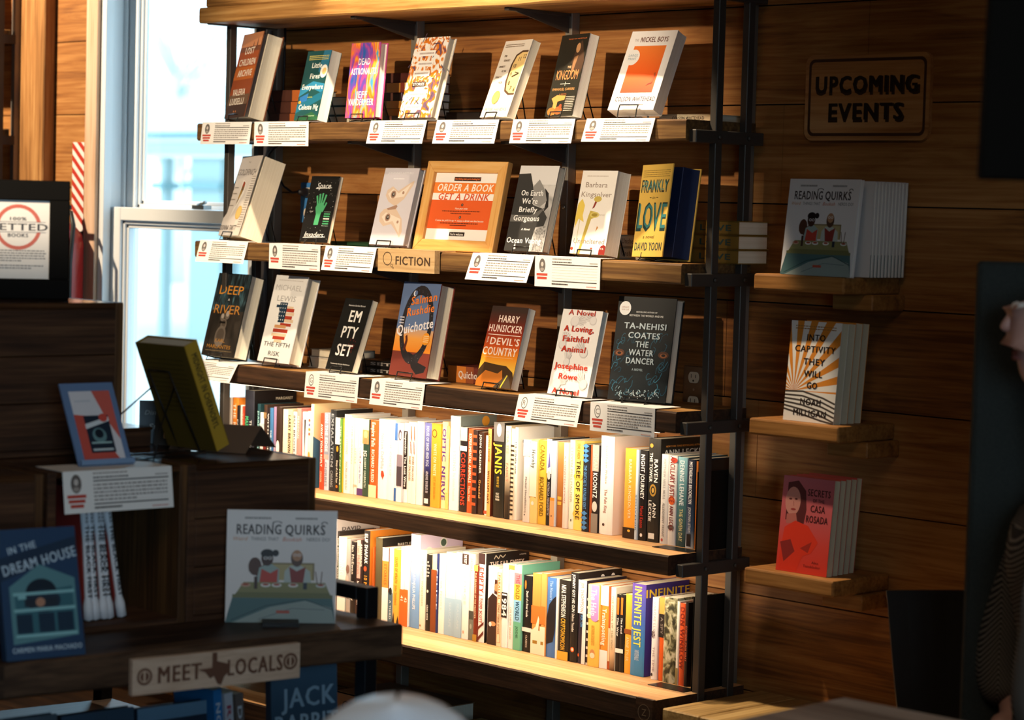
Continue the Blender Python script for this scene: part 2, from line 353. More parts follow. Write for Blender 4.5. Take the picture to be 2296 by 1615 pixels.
# ---- vertical timber on the wall at the left of the window
BATT = wood('batten_timber', '#6b4522', '#a0703f', '#c59a63', 'Z', 0.6, knots=0.5)
mb = MB(); mb.box((-6.985, -0.045, 0), (-6.845, -0.0005, RZ), BATT); struct(mb.build('trim_3', bevel=0.004))

# ================================================================== outside: ground and the neighbouring house
struct(MB().box((-60, 0.4, -0.35), (30, 60, -0.25), M('#d9dcd8', 0.9)).build('ground'))
YH = 14.0
hs = thing('neighbour_house', 'pale house with hip roof and porch seen through the shelf window', 'house', tuple(onY(420, 480, YH)[:2])+(-0.25,))
ho = np.array(hs.location); hv = lambda p: tuple(np.array(p)-ho)
a, b = onY(250, 303, YH), onY(760, 297, YH); ze = a[2]
SHING = noise_mat('roof_shingles', [(0.3, '#b9ccd0'), (0.7, '#cbd9db')], 3.0, 3, (1, 1, 8), 0.9)
mb = MB(hv); r0 = onY(250, 280, YH+1.0); r1 = onY(480, 192, YH+4.0); r2 = onY(760, 192, YH+4.0)
mb.add([(a[0], YH-0.25, ze), (b[0], YH-0.25, ze), (b[0], r2[1], r2[2]), (r1[0], r1[1], r1[2]), (r0[0], r0[1], r0[2]),
        (a[0], YH+6, ze), (b[0], YH+6, ze)], [(0, 1, 2, 3, 4), (1, 6, 2), (6, 5, 4, 3, 2), (5, 0, 4), (0, 5, 6, 1)], SHING); mb.build('roof', hs)
mb = MB(hv); z2 = onY(300, 309, YH)[2]; mb.box((a[0], YH-0.35, z2), (b[0], YH-0.22, ze+0.01), M('#5f93a6', 0.7)); mb.build('eave_shadow_band', hs)  # dark strip that colours in the shadow along the eave
mb = MB(hv); z3 = onY(300, 319, YH)[2]; mb.box((a[0], YH-0.22, z3), (b[0], YH-0.1, z2-0.002), M('#f3f3f0', 0.6)); z4 = onY(300, 346, YH)[2]
mb.box((a[0], YH-0.1, z4), (b[0], YH+0.1, z3-0.002), M('#c3d2d6', 0.7)); z5 = onY(300, 353, YH)[2]; mb.box((a[0], YH-0.14, z5), (b[0], YH+0.1, z4-0.002), M('#e6ebea', 0.6)); mb.build('porch_beam', hs)
mb = MB(hv)
for px, w in ((372, 0.10), (468, 0.62), (560, 0.2)):
    p = onY(px, 400, YH)[0]; mb.box((p-w/2, YH-0.05, -0.3), (p+w/2, YH+0.08, z5-0.002), M('#a9bfc2', 0.8)); zz = onY(px, 415, YH)[2]; mb.box((p-w/2-0.1, YH-0.12, zz-0.05), (p+w/2+0.05, YH+0.14, zz+0.03), M('#86aab2', 0.8))
mb.build('porch_column', hs)
mb = MB(hv); p0, p1 = onY(432, 520, YH)[0], onY(520, 520, YH)[0]; zt_ = onY(450, 512, YH)[2]
for k in range(9):
    x = p0+(p1-p0)*k/8; mb.box((x-0.03, YH+0.2, -0.3), (x+0.03, YH+0.24, zt_), M('#b9d2d6', 0.8))
mb.box((p0-0.1, YH+0.17, zt_), (p1+0.1, YH+0.27, zt_+0.06), M('#b9d2d6', 0.8)); mb.build('porch_railing', hs)
mb = MB(hv); mb.box((a[0], YH+3.0, -0.3), (b[0], YH+3.2, ze-0.02), M('#eef2f2', 0.8)); mb.build('wall', hs)
tr = thing('bare_tree', 'bare grey tree rising behind the roof of the neighbouring house', 'tree', tuple(onY(392, 300, 26)[:2])+(-0.25,))
to = np.array(tr.location); BARK = M('#dfe8ea', 0.9); rnd = random.Random(8); mb = MB()
zz = onY(392, 160, 26)[2]+0.3; mb.tube([(0, 0, 0), (0.1, 0, zz*0.5), (0.0, 0, zz)], [0.28, 0.22, 0.10], BARK, 8); mb.build('trunk', tr)
mb = MB()
for k in range(46):
    s = rnd.uniform(0.35, 1.0)*zz; an = rnd.uniform(0, 6.28); L = rnd.uniform(0.8, 2.4); p = np.array([0.05, 0, s]); q = p+np.array([math.cos(an)*L, math.sin(an)*L*0.5, rnd.uniform(0.5, 1.3)*L*0.8]); m_ = (p+q)/2+np.array([0, 0, 0.12])
    mb.tube([p, m_, q], [0.05, 0.03, 0.008], BARK, 5)
    for j in range(3):
        e = q+np.array([rnd.uniform(-.6, .6), rnd.uniform(-.3, .3), rnd.uniform(.1, .7)]); mb.tube([m_*(1-j/3)+q*(j/3), e], [0.018, 0.005], BARK, 4)
mb.build('branches', tr)

# ================================================================== the bookshelf
YF = -0.28
S1, S2, S3, S4, S5 = 1.760, 1.426, 1.082, 0.747, 0.415
bs = thing('bookshelf', 'tall steel framed bookshelf with thick rough timber boards against the plank wall', 'bookshelf', (-4.75, -0.15, 0))
bo = np.array(bs.location)
bv = lambda p: (p[0]-bo[0], p[1]-bo[1], p[2]-bo[2])
XL, XR = -5.69, -3.818
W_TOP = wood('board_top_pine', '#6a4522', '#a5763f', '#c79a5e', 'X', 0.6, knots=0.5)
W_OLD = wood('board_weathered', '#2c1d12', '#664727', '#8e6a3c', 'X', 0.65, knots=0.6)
W_DRK = wood('board_dark_brown', '#1c120b', '#3c281a', '#5a3d28', 'X', 0.7, knots=0.5)
W_PINE = wood('board_pale_pine', '#c08a58', '#dba873', '#e8bf90', 'X', 0.55, knots=0.45, grain=0.7)
def shelf_board(z0, z1, yf, xl, xr, front, top, seed):
    """A rough-sawn board: slightly wavy front edge; the face and the top take separate wood colours."""
    r = random.Random(seed); n = 26; mb = MB(bv); yb = -0.032; xs = [xl+(xr-xl)*k/n for k in range(n+1)]
    dy = [r.uniform(-0.0022, 0.0022) for _ in xs]; dz = [r.uniform(-0.0015, 0.001) for _ in xs]; db = [r.uniform(-0.0015, 0.002) for _ in xs]
    q = 0.004
    F = [(x, yf+d, z0+q+b) for x, d, b in zip(xs, dy, db)]; G = [(x, yf+d, z1-q+t) for x, d, t in zip(xs, dy, dz)]
    T = [(x, yf+d+q, z1) for x, d in zip(xs, dy)]; B = [(x, yf+d+q, z0) for x, d in zip(xs, dy)]
    T2 = [(x, yb, z1) for x in xs]; B2 = [(x, yb, z0) for x in xs]; N = n+1
    quads = lambda a, b: [(a*N+i, a*N+i+1, b*N+i+1, b*N+i) for i in range(n)]
    pts = F+G+T+B+T2+B2
    mb.add(pts, quads(0, 1)+quads(1, 2)+quads(3, 0), front); mb.add(pts, quads(2, 4), top); mb.add(pts, quads(5, 3)+quads(4, 5), front)
    mb.add(pts, [(0, N, 2*N, 4*N, 5*N, 3*N), tuple(x+n for x in (0, 3*N, 5*N, 4*N, 2*N, N))], front)
    return mb.build('shelf_board', bs)
shelf_board(2.044, 2.088, YF, XL, XR, W_TOP, W_TOP, 1)
shelf_board(2.0895, 2.135, YF+0.012, XL+0.012, XR, W_TOP, W_TOP, 2)
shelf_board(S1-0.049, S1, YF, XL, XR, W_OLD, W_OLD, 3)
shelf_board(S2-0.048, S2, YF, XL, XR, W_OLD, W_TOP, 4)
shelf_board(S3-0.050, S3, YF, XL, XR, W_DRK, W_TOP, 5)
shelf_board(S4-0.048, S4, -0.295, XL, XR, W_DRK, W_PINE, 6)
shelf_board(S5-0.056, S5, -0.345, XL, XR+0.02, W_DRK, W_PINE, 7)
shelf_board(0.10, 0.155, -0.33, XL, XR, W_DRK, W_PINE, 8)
for X in (-3.806, -5.66):                                  # end frames: two uprights, a wall upright, brackets under every board
    X0, X1 = X-0.010, X+0.010
    for y0, y1 in ((-0.199, -0.175), (-0.093, -0.071)):
        mb = MB(bv); mb.box((X0, y0, 0), (X1, y1, 2.6), STEEL); mb.build('upright', bs, bevel=0.0015)
    for zb in (2.044, S1-0.049, S2-0.048, S3-0.05, S4-0.048, S5-0.056, 0.10):
        mb = MB(bv); mb.box((X0-0.001, -0.268, zb-0.004), (X1+0.001, -0.028, zb+0.026), STEEL); o = mb.build('bracket', bs, bevel=0.0015)
        for y in (-0.187, -0.082): MB(bv).lathe([(0.006, 0), (0.006, 0.004), (0.003, 0.006)], STEEL, (X1+0.001, y, zb+0.011), 10, 'X').build('bolt', o)
for x in (-5.66, -5.052, -4.457, -3.858):
    mb = MB(bv); mb.box((x-0.012, -0.030, 0), (x+0.012, -0.001, 2.6), M('#857c70', 0.5, 0.3))
    o = mb.build('wall_upright', bs, bevel=0.0015)
    for z in (1.55, 0.95): MB(bv).lathe([(0.007, -0.031), (0.007, -0.0325), (0.003, -0.034)], M('#b9b3a8', 0.35, 0.9), (x, 0, z), 10, 'Y').build('screw', o)
for x in (-5.052, -4.457):
    for zb in (2.044, S1-0.049, S2-0.048, S3-0.05, S4-0.048, S5-0.056):
        mb = MB(bv); mb.box((x-0.008, -0.25, zb-0.008), (x+0.008, -0.03, zb-0.0005), STEEL)
        mb.add([(x-0.003, -0.22, zb-0.008), (x+0.003, -0.22, zb-0.008), (x+0.003, -0.03, zb-0.008), (x-0.003, -0.03, zb-0.008), (x-0.003, -0.03, zb-0.05), (x+0.003, -0.03, zb-0.05)], [(0, 1, 2, 3), (0, 3, 4), (1, 5, 2), (0, 4, 5, 1), (3, 2, 5, 4)], STEEL); mb.build('bracket', bs)

LEDM = emis('assumed_led_glow', (1.0, 0.80, 0.56, 1), 6.0)
for zb, wt in ((S3-0.050, 5.2), (S4-0.048, 6.6)):     # assumed warm LED strips added behind the front lips of the boards, unseen
    mb = MB(bv); mb.box((-5.62, -0.262, zb-0.005), (-3.88, -0.250, zb-0.0004), STEEL); o = mb.build('assumed_light_strip', bs)
    mb = MB(bv); mb.box((-5.61, -0.260, zb-0.0058), (-3.89, -0.252, zb-0.0051), LEDM); mb.build('diffuser', o)
    strip_light('assumed_led_strip', -5.61, -3.89, -0.256, zb-0.0075, wt)

# the next bay beyond the window, only its right end in the frame
b2 = thing('bookshelf', 'steel framed bookshelf beyond the window, only its right end showing', 'bookshelf', (-8.0, -0.15, 0)); o2 = np.array(b2.location); bv2 = lambda p: tuple(np.array(p)-o2)
for z0, z1, m in ((2.044, 2.088, W_TOP), (S1-0.049, S1, W_OLD), (S2-0.048, S2, W_OLD), (S3-0.05, S3, W_DRK), (S4-0.048, S4, W_DRK), (S5-0.056, S5, W_DRK)):
    mb = MB(bv2); mb.box((-8.9, YF, z0), (-7.064, -0.032, z1), m); mb.build('shelf_board', b2, bevel=0.003)
    mb = MB(bv2); mb.box((-7.063, -0.268, z0-0.004), (-7.041, -0.028, z0+0.026), STEEL); mb.build('bracket', b2)
for y0, y1 in ((-0.199, -0.175), (-0.093, -0.071), (-0.030, -0.001)):
    mb = MB(bv2); mb.box((-7.062, y0, 0), (-7.042, y1, 2.6), STEEL if y1 < -0.05 else M('#8f8a84', 0.4, 0.6)); mb.build('upright', b2)
mb = MB(); mb.box((-7.36, -0.23, 2.0895), (-7.12, -0.06, 2.24), M('#e5d6b2', 0.5)); tag(mb.build('box'), 'pale yellow box on top of the bay beyond the window', 'box')
# ================================================================== face-out books
class Art:
    """Cover print in fractions of the cover: u to the right, v upwards."""
    def __init__(s, mb, w, h): s.mb, s.w, s.h = mb, w, h
    def c(s, c): return M(c, 0.42) if isinstance(c, str) else c
    def r(s, u0, v0, u1, v1, c): s.mb.rect(u0*s.w, v0*s.h, u1*s.w, v1*s.h, s.c(c))
    def g(s, pts, c): s.mb.gon([(u*s.w, v*s.h) for u, v in pts], s.c(c))
    def e(s, u, v, ru, rv, c, n=22): s.mb.disc(u*s.w, v*s.h, ru*s.w, rv*s.h, s.c(c), n)
    def o(s, u, v, ru, rv, th, c, a0=0, a1=6.28319): s.mb.ring(u*s.w, v*s.h, ru*s.w, rv*s.h, th, s.c(c), 30, a0, a1)
    def l(s, pts, w, c): s.mb.line([(u*s.w, v*s.h) for u, v in pts], w*s.w, s.c(c))
    def t(s, st, u, v, hh, c, w=None, **k): s.mb.text(st, u*s.w, v*s.h, hh*s.h, s.c(c), None if w is None else w*s.w, **k)
    def wd(s, u0, u1, v, hh, c, seed=1, ragged=1.0): s.mb.words(u0*s.w, u1*s.w, v*s.h, hh*s.h, s.c(c), random.Random(seed), ragged)
def a_lost(a):
    for v0, v1, c in ((.84, 1, '#cc8a5f'), (.78, .84, '#7d4a30'), (.60, .78, '#a4532b'), (.45, .60, '#b8642f'), (.27, .45, '#94492a'), (.15, .27, '#6d5340'), (0, .15, '#41302a')): a.r(0, v0, 1, v1, c)
    a.g([(.78, .80), (.82, .95), (.86, .80)], '#6a4434'); a.g([(.60, .80), (.64, .90), (.68, .80)], '#6a4434')
    for st, v, w in (('LOST', .79, .45), ('CHILDREN', .655, .80), ('ARCHIVE', .525, .70), ('VALERIA', .30, .62), ('LUISELLI', .19, .68)): a.t(st, .52 if v > .4 else .46, v, .075, '#efe3d2', w)
    for u in (.42, .52): a.e(u, .07, .02, .012, '#c27a45')
def a_fires(a):
    a.r(0, 0, 1, 1, '#1d4d4f'); a.g([(.62, .70), (1, .62), (1, 1), (.70, 1)], '#2c6f8e'); a.g([(0, .34), (.5, .46), (1, .38), (1, .52), (.5, .56), (0, .46)], '#2f86ae'); a.g([(0, .10), (1, .30), (1, .42), (.55, .33), (0, .22)], '#1f6a86'); a.g([(0, 0), (.7, .12), (1, .05), (1, 0)], '#2a5d3c')
    a.g([(.05, .33), (.4, .39), (.38, .28), (.1, .25)], '#2b6fb0'); a.e(.1, .26, .06, .02, '#e0a63a')
    for st, v, w in (('Little', .79, .42), ('Fires', .635, .40), ('Everywhere', .48, .88), ('Celeste Ng', .19, .82)): a.t(st, .52, v, .072, '#eef2ea', w)
    for v in (.925, .90, .875): a.wd(.12, .95, v, .012, '#cfc46a', int(v*1000))
    a.e(.86, .70, .15, .095, '#f4f1ea'); a.e(.88, .70, .085, .05, '#e9c27a'); a.t('A NOVEL', .5, .33, .018, '#c9d46a', .22); a.wd(.2, .85, .06, .012, '#a9c9a0', 4)
def a_astro(a):
    a.r(0, 0, 1, 1, noise_mat('print_flames', [(0.28, '#2c5fb0'), (0.40, '#7a4bb0'), (0.48, '#c8508e'), (0.55, '#e8792a'), (0.63, '#f3b53c'), (0.72, '#4aa6d6')], 26, 2, (1.5, 1, .45), 0.35, 1.2))
    for st, v, w in (('DEAD', .75, .40), ('ASTRONAUTS', .62, .86), ('JEFF', .31, .38), ('VANDERMEER', .21, .86)): a.t(st, .5, v, .085, '#f6f1f4', w)
def a_stories(a):
    a.r(0, 0, 1, 1, noise_mat('print_petals', [(0.36, '#fbf7f2'), (0.47, '#f6ede0'), (0.52, '#e88a2c'), (0.60, '#d9741f'), (0.66, '#6d5570')], 38, 1, (1, 1, .8), 0.4, 1.8))
    r = random.Random(5)
    for k in range(14): u, v = r.random(), r.random(); a.l([(u, v), (u+r.uniform(-.2, .2), v+r.uniform(-.12, .12))], .02, '#56465c')
    for u, v, w in ((.42, .80, .52), (.44, .67, .48), (.40, .55, .50), (.42, .29, .55), (.40, .13, .50)): a.r(u-w/2, v-.035, u+w/2, v+.035, '#fbf8f4'); a.wd(u-w/2+.04, u+w/2-.04, v, .02, '#b9a6a0', int(v*100))
    a.r(.2, .385, .6, .445, '#4a3a33'); a.t('STORIES', .4, .415, .035, '#f4efe8', .34)
def a_clock(a):
    a.r(0, 0, 1, 1, '#e9dfd2')
    def rr(u0, v0, u1, v1, q, c): a.g([(u0+q, v0), (u1, v0), (u1, v1), (u0+q, v1), (u0+q*.3, v1-q*.2), (u0, v1-q*.7), (u0, v0+q*.7), (u0+q*.3, v0+q*.2)], c)
    rr(.50, .28, 1.0, .86, .26, '#5a4330'); rr(.56, .305, 1.0, .835, .22, '#f0cd88'); a.r(.98, .28, 1, .86, '#e9dfd2')
    for st, u, v in (('12', .92, .78), ('11', .76, .75), ('10', .66, .66), ('9', .62, .55), ('8', .66, .44), ('7', .78, .37), ('6', .92, .35)): a.t(st, u, v, .05, '#4a3a2a')
    a.l([(.9, .56), (.68, .52)], .03, '#3d3026'); a.l([(.9, .56), (.74, .58)], .02, '#3d3026')
    for st, u, v, w in (('THE', .20, .80, .10), ("GOALIE'S", .30, .74, .22), ('ANXIETY', .20, .66, .22), ('AT THE', .32, .60, .16), ('PENALTY', .20, .52, .22), ('KICK', .34, .45, .12)): a.t(st, u, v, .024, '#6b5542', w)
    for v in (.945, .92): a.wd(.08, .75, v, .010, '#9a8672', int(v*900))
    a.e(.36, .255, .13, .085, '#d8ae55'); a.e(.36, .255, .11, .07, '#e4c06c'); a.t('PETER HANDKE', .5, .10, .042, '#b9b0a8', .80, bold=False)
def a_kingdom(a):
    a.r(0, 0, 1, 1, '#28261f'); a.t('THE NEW YORK TIMES BESTSELLER', .6, .945, .014, '#d2713c', .66)
    a.g([(.55, .66), (.68, .88), (.80, .92), (.92, .78), (1, .66), (.95, .52), (.80, .46), (.70, .56)], '#4a3629'); a.e(.70, .83, .075, .06, '#c99567'); a.g([(.62, .72), (.76, .74), (.68, .54), (.60, .50)], '#8e6848')
    a.t('THE', .52, .60, .028, '#d9b08a', .13); a.t('KINGDOM', .50, .505, .115, '#d98a55', .78, bold=False); a.l([(.32, .395), (.68, .395)], .012, '#d8cdbb'); a.l([(.5, .37), (.5, .42)], .014, '#d8cdbb')
    a.t('EMMANUEL CARRERE', .48, .33, .03, '#d19a5c', .80, bold=False); a.t('A NOVEL', .5, .27, .014, '#b06a3c', .26)
    a.g([(.12, .22), (.30, .26), (.62, .25), (.60, .20), (.36, .18), (.34, .02), (.20, .02), (.22, .16)], '#cf8f4e'); a.e(.2, .06, .14, .05, '#b06c34'); a.e(.45, .07, .14, .05, '#a85c30'); a.e(.5, .12, .05, .03, '#b34a2e')
    for k in range(9): a.wd(.64, .98, .235-k*.021, .009, '#b7aea0', 40+k, .9)
def a_nickel(a):
    a.r(0, 0, 1, 1, '#f3efec'); a.r(.15, .215, .85, .81, grad_mat('print_orange', [(0.2, '#e8431f'), (0.5, '#ee6524'), (0.85, '#ef8236')], 0, .212))
    a.t('THE', .16, .885, .03, '#b7aaa4', .08); a.t('NICKEL BOYS', .55, .89, .062, '#6b3b2c', .60); a.t('COLSON WHITEHEAD', .53, .135, .058, '#43261c', .86); a.wd(.3, .75, .065, .012, '#8a6a58', 3)
    a.e(.19, .665, .145, .10, '#f0edea'); a.t('LARGE', .19, .69, .03, '#a7b4bd', .20); a.t('PRINT', .19, .645, .03, '#a7b4bd', .18)
    a.g([(.66, .30), (.78, .33), (.80, .345), (.72, .335)], '#7a2a14'); a.g([(.74, .36), (.78, .42), (.77, .46), (.80, .47), (.82, .42), (.79, .35)], '#b9502a')
def a_goldfinch(a):
    a.r(0, 0, 1, 1, '#ddd3ca'); a.g([(.62, 0), (1, 0), (1, 1), (.80, .75), (.66, .35)], '#e8dfd4')
    a.t('THE', .45, .92, .025, '#8f7f72', .12, bold=False, shear=.15); a.t('GOLDFINCH', .48, .795, .075, '#5b4a40', .86, bold=False, shear=.25)
    a.g([(.42, .70), (.60, .66), (.62, .52), (.28, .20), (.40, .42)], '#f3ece2'); a.g([(.46, .68), (.56, .66), (.57, .58), (.40, .36), (.43, .52)], '#7a5a34'); a.e(.50, .64, .05, .035, '#a2441f'); a.g([(.47, .58), (.52, .58), (.44, .42)], '#2d241d'); a.l([(.49, .57), (.46, .46)], .03, '#d8a93a')
    for k in range(4): a.wd(.10, .30, .60-k*.075, .012, '#9c8f84', 60+k)
    for k in range(22): a.wd(.80, 1, .74-k*.03, .008, '#8a776a', 80+k, .9)
    a.e(.68, .285, .13, .085, '#dcb25c'); a.e(.68, .285, .11, .07, '#e6c274'); a.t('DONNA TARTT', .40, .095, .062, '#4b3d34', .76, bold=False, shear=.2)
def a_space(a):
    a.r(0, 0, 1, 1, '#1c1b1a'); r = random.Random(2)
    for k in range(60): q = r.uniform(.003, .008); a.e(r.random(), r.random(), q, q*.66, '#d8d6ce', 6)
    a.t('Space', .52, .855, .085, '#f3f2ee', .48, bold=False, shear=.35); a.l([(.24, .81), (.80, .825)], .012, '#f3f2ee'); a.t('Invaders', .5, .115, .08, '#f3f2ee', .66, bold=False, shear=.35); a.l([(.12, .065), (.90, .085)], .012, '#f3f2ee')
    GR = '#4fa873'; a.g([(.40, .26), (.56, .26), (.58, .42), (.66, .54), (.60, .60), (.40, .58), (.36, .52), (.42, .42)], GR)
    for u0, u1, v in ((.42, .34, .70), (.48, .44, .73), (.54, .54, .74), (.60, .66, .72)): a.l([(u0, .56), (u1, v)], .055, GR)
    a.l([(.62, .46), (.72, .60)], .05, GR); a.t('A', .22, .52, .03, '#cfcdc6', .04, bold=False, shear=.3); a.t('Novel', .24, .465, .026, '#cfcdc6', .12, bold=False, shear=.3)
    a.l([(.70, .46), (.93, .46)], .008, '#9fb5a5'); a.l([(.70, .25), (.93, .25)], .008, '#9fb5a5')
    for k, c in enumerate((GR, GR, '#cfcdc6', GR, GR)): a.wd(.71, .92, .43-k*.037, .02, c, 20+k)
def a_moth(a):
    a.r(0, 0, 1, 1, '#d3ced6'); a.t('JOHANNES ANYURU', .48, .935, .03, '#efedf0', .74, bold=False); a.wd(.3, .62, .86, .014, '#ece9ee', 5)
    T1, T2, T3 = '#d9c0ab', '#e8d9ca', '#a98672'
    a.g([(.52, .50), (.30, .56), (.18, .64), (.20, .71), (.34, .76), (.52, .70), (.80, .80), (.93, .84), (.92, .78), (.74, .60)], T1); a.g([(.34, .60), (.24, .66), (.36, .73), (.55, .67), (.86, .80), (.72, .63)], T2)
    a.g([(.52, .50), (.22, .46), (.12, .40), (.16, .30), (.30, .24), (.52, .27), (.70, .18), (.84, .10), (.88, .18), (.80, .34)], T1); a.g([(.30, .42), (.20, .36), (.34, .28), (.55, .31), (.80, .15), (.76, .34)], T2)
    for u, v in ((.40, .655), (.38, .355)): a.e(u, v, .075, .05, T3); a.e(u, v, .045, .03, '#4d4540'); a.e(u+.008, v+.005, .015, .01, '#d8d2cc')
    for u, v in ((.68, .68), (.70, .30)): a.e(u, v, .03, .02, T3)
    a.g([(.30, .47), (.56, .52), (.60, .50), (.56, .465), (.34, .45)], T3)
def a_vuong(a):
    a.r(0, 0, 1, 1, noise_mat('print_grey_photo', [(0.3, '#8b8987'), (0.6, '#cfccca')], 18, 4)); a.r(0, .78, 1, 1, '#dedbda')
    a.g([(0, .90), (.30, .91), (.44, .74), (.52, .54), (.78, .50), (.94, .40), (.90, .30), (.70, .28), (.62, 0), (0, 0)], '#3b3a39'); a.g([(.44, .76), (.56, .84), (.78, .70), (.84, .58), (.70, .52), (.50, .56)], '#8d8b89'); a.g([(.74, .74), (.86, .68), (.92, .52), (.82, .46), (.84, .60)], '#2b2a2a'); a.g([(.0, .42), (.5, .42), (.86, .52), (.6, .34), (0, .34)], '#6b6967'); a.g([(.68, .24), (.98, .32), (.98, 0), (.72, 0)], noise_mat('print_grain', [(0.35, '#6f6d6b'), (0.6, '#b3b0ae')], 160, 3))
    a.g([(.22, .02), (.26, .10), (.30, .02)], '#dcdad8')
    for st, v, w, u in (('On Earth', .68, .56, .44), ("We're", .585, .40, .42), ('Briefly', .485, .46, .42), ('Gorgeous', .385, .66, .42), ('Ocean Vuong', .125, .88, .47)): a.t(st, u, v, .062, '#f5f4f2', w)
    a.t('A Novel', .46, .255, .026, '#efeeec', .22, shear=.2)
def a_kings(a):
    a.r(0, 0, 1, 1, '#efe9e2'); a.wd(.15, .75, .935, .012, '#c2b6ac', 9)
    a.t('Barbara', .46, .83, .062, '#8c7a6c', .62, bold=False); a.t('Kingsolver', .50, .715, .062, '#8c7a6c', .86, bold=False)
    a.g([(.22, 0), (.28, .0), (.46, .42), (.66, .46), (.62, .50), (.40, .52), (.36, .44)], '#c0a850'); a.e(.54, .47, .13, .035, '#d5c370'); a.e(.54, .47, .09, .02, '#a08a3c'); a.g([(.44, .54), (.50, .56), (.58, .66), (.50, .64)], '#8e3a2c'); a.e(.56, .66, .11, .035, '#c9b25a')
    a.g([(.02, .60), (.12, .66), (.22, .58), (.20, .46), (.26, .38), (.10, .42), (.02, .30), (.0, .44)], '#e3c65a'); a.l([(.14, .44), (.13, 0)], .014, '#c9c08a')
    a.t('a novel', .72, .475, .026, '#c9bdb0', .22, bold=False, shear=.2); a.t('Unsheltered', .50, .155, .062, '#8c7a6c', .88, bold=False)
    a.g([(.64, .27), (.70, .32), (.66, .34)], '#c98a4a'); a.e(.04, .06, .04, .02, '#b04a34'); a.e(.60, .07, .03, .01, '#b04a34'); a.g([(.82, 0), (1, 0), (1, .10), (.94, .12), (.86, .10), (.82, .05)], '#8e2f28'); a.t('P.S.', .91, .07, .02, '#e7d9cf', .09)
def a_frankly(a):
    a.r(0, 0, 1, 1, '#dfb758')
    for k in range(4): a.wd(.06, .94, .935-k*.022, .007, '#8a6f35', 30+k, .95)
    a.t('FRANKLY', .49, .765, .135, '#3a4038', .88); a.t('FRANKLY', .505, .772, .10, '#4e8f8c', .80, bold=False)
    a.t('in', .5, .64, .03, '#4c3a22', .09, bold=False, shear=.3); a.l([(.36, .64), (.42, .64)], .01, '#4c3a22'); a.l([(.58, .64), (.64, .64)], .01, '#4c3a22')
    a.t('LOVE', .50, .43, .30, '#26403f', .94); a.t('LOVE', .52, .44, .26, '#3f8283', .90, bold=False)
    a.t('a novel', .48, .215, .036, '#4c3a22', .36, bold=False, shear=.3); a.t('DAVID YOON', .5, .11, .085, '#2d4a49', .88)
def a_deep(a):
    a.r(0, 0, 1, 1, noise_mat('print_forest', [(0.3, '#14181a'), (0.5, '#232c2f'), (0.62, '#3e5a62'), (0.75, '#6f9aa6')], 40, 4, (3, 1, .5), 0.45)); a.r(0, 0, 1, .55, noise_mat('print_logs', [(0.3, '#15130f'), (0.7, '#3a322b')], 30, 3, (1, 1, .3)))
    for u, v, q in ((.40, .47, .06), (.54, .50, .07), (.48, .38, .09), (.45, .24, .16)): a.e(u, v, q, q*.8, '#6d6258'); a.e(u, v+.015, q*.7, q*.5, '#a89c90' if q < .08 else '#574c42')
    a.r(.34, .395, .52, .42, '#1b1714'); a.t('DEEP', .50, .80, .105, '#e79a35', .72, bold=False); a.t('A', .48, .685, .026, '#d8d2c8', .05); a.t('RIVER', .50, .565, .105, '#c4853a', .80, bold=False)
    a.t('KARL', .48, .19, .042, '#a5742f', .30, bold=False); a.t('MARLANTES', .48, .115, .042, '#a5742f', .72, bold=False); a.wd(.1, .9, .065, .008, '#7d6a4c', 8)
def a_fifth(a):
    a.r(0, 0, 1, 1, '#f4f1ee'); a.wd(.12, .88, .945, .012, '#d6d0ca', 7); a.t('MICHAEL', .48, .86, .062, '#c5c0bd', .82, bold=False); a.t('LEWIS', .48, .735, .062, '#a9a5a3', .58, bold=False)
    N, RD, WD = '#233a4e', '#b5402c', '#e6c9a8'
    for u0, v0, u1, v1, c in ((.22, .63, .34, .66, N), (.32, .60, .56, .69, N), (.56, .62, .76, .65, WD), (.56, .585, .80, .625, RD), (.34, .52, .56, .60, N), (.56, .545, .82, .58, WD), (.56, .50, .78, .54, RD), (.36, .46, .56, .52, N), (.56, .465, .84, .50, WD), (.46, .42, .80, .455, RD), (.30, .395, .66, .43, '#d9a06c'), (.28, .345, .74, .385, RD), (.26, .30, .72, .335, WD), (.32, .265, .70, .30, RD), (.38, .23, .62, .262, WD)): a.r(u0, v0, u1, v1, c)
    for i in range(3):
        for j in range(5): a.e(.37+i*.07, .49+j*.045, .014, .009, '#e8e6e2', 6)
    a.t('THE FIFTH', .50, .205, .05, '#4a4542', .82, bold=False); a.t('RISK', .48, .10, .05, '#4a4542', .36, bold=False)
def a_empty(a):
    a.r(0, 0, 1, 1, '#1b1a18'); a.t('Veronica Gerber Bicecci', .5, .905, .022, '#e8e5df', .62); r = random.Random(6)
    for k in range(26): an, q = r.uniform(0, 6.28), r.random()*.16; a.e(.72+math.cos(an)*q, .36+math.sin(an)*q*.7, .008, .005, '#c23a2a', 6)
    for st, v, w, u in (('EM', .755, .42, .56), ('PTY', .53, .56, .52), ('SET', .28, .56, .50)): a.t(st, u, v, .155, '#f2efe8', w)
    a.t('Translated by Christina MacSweeney', .5, .085, .018, '#cfcbc3', .72)
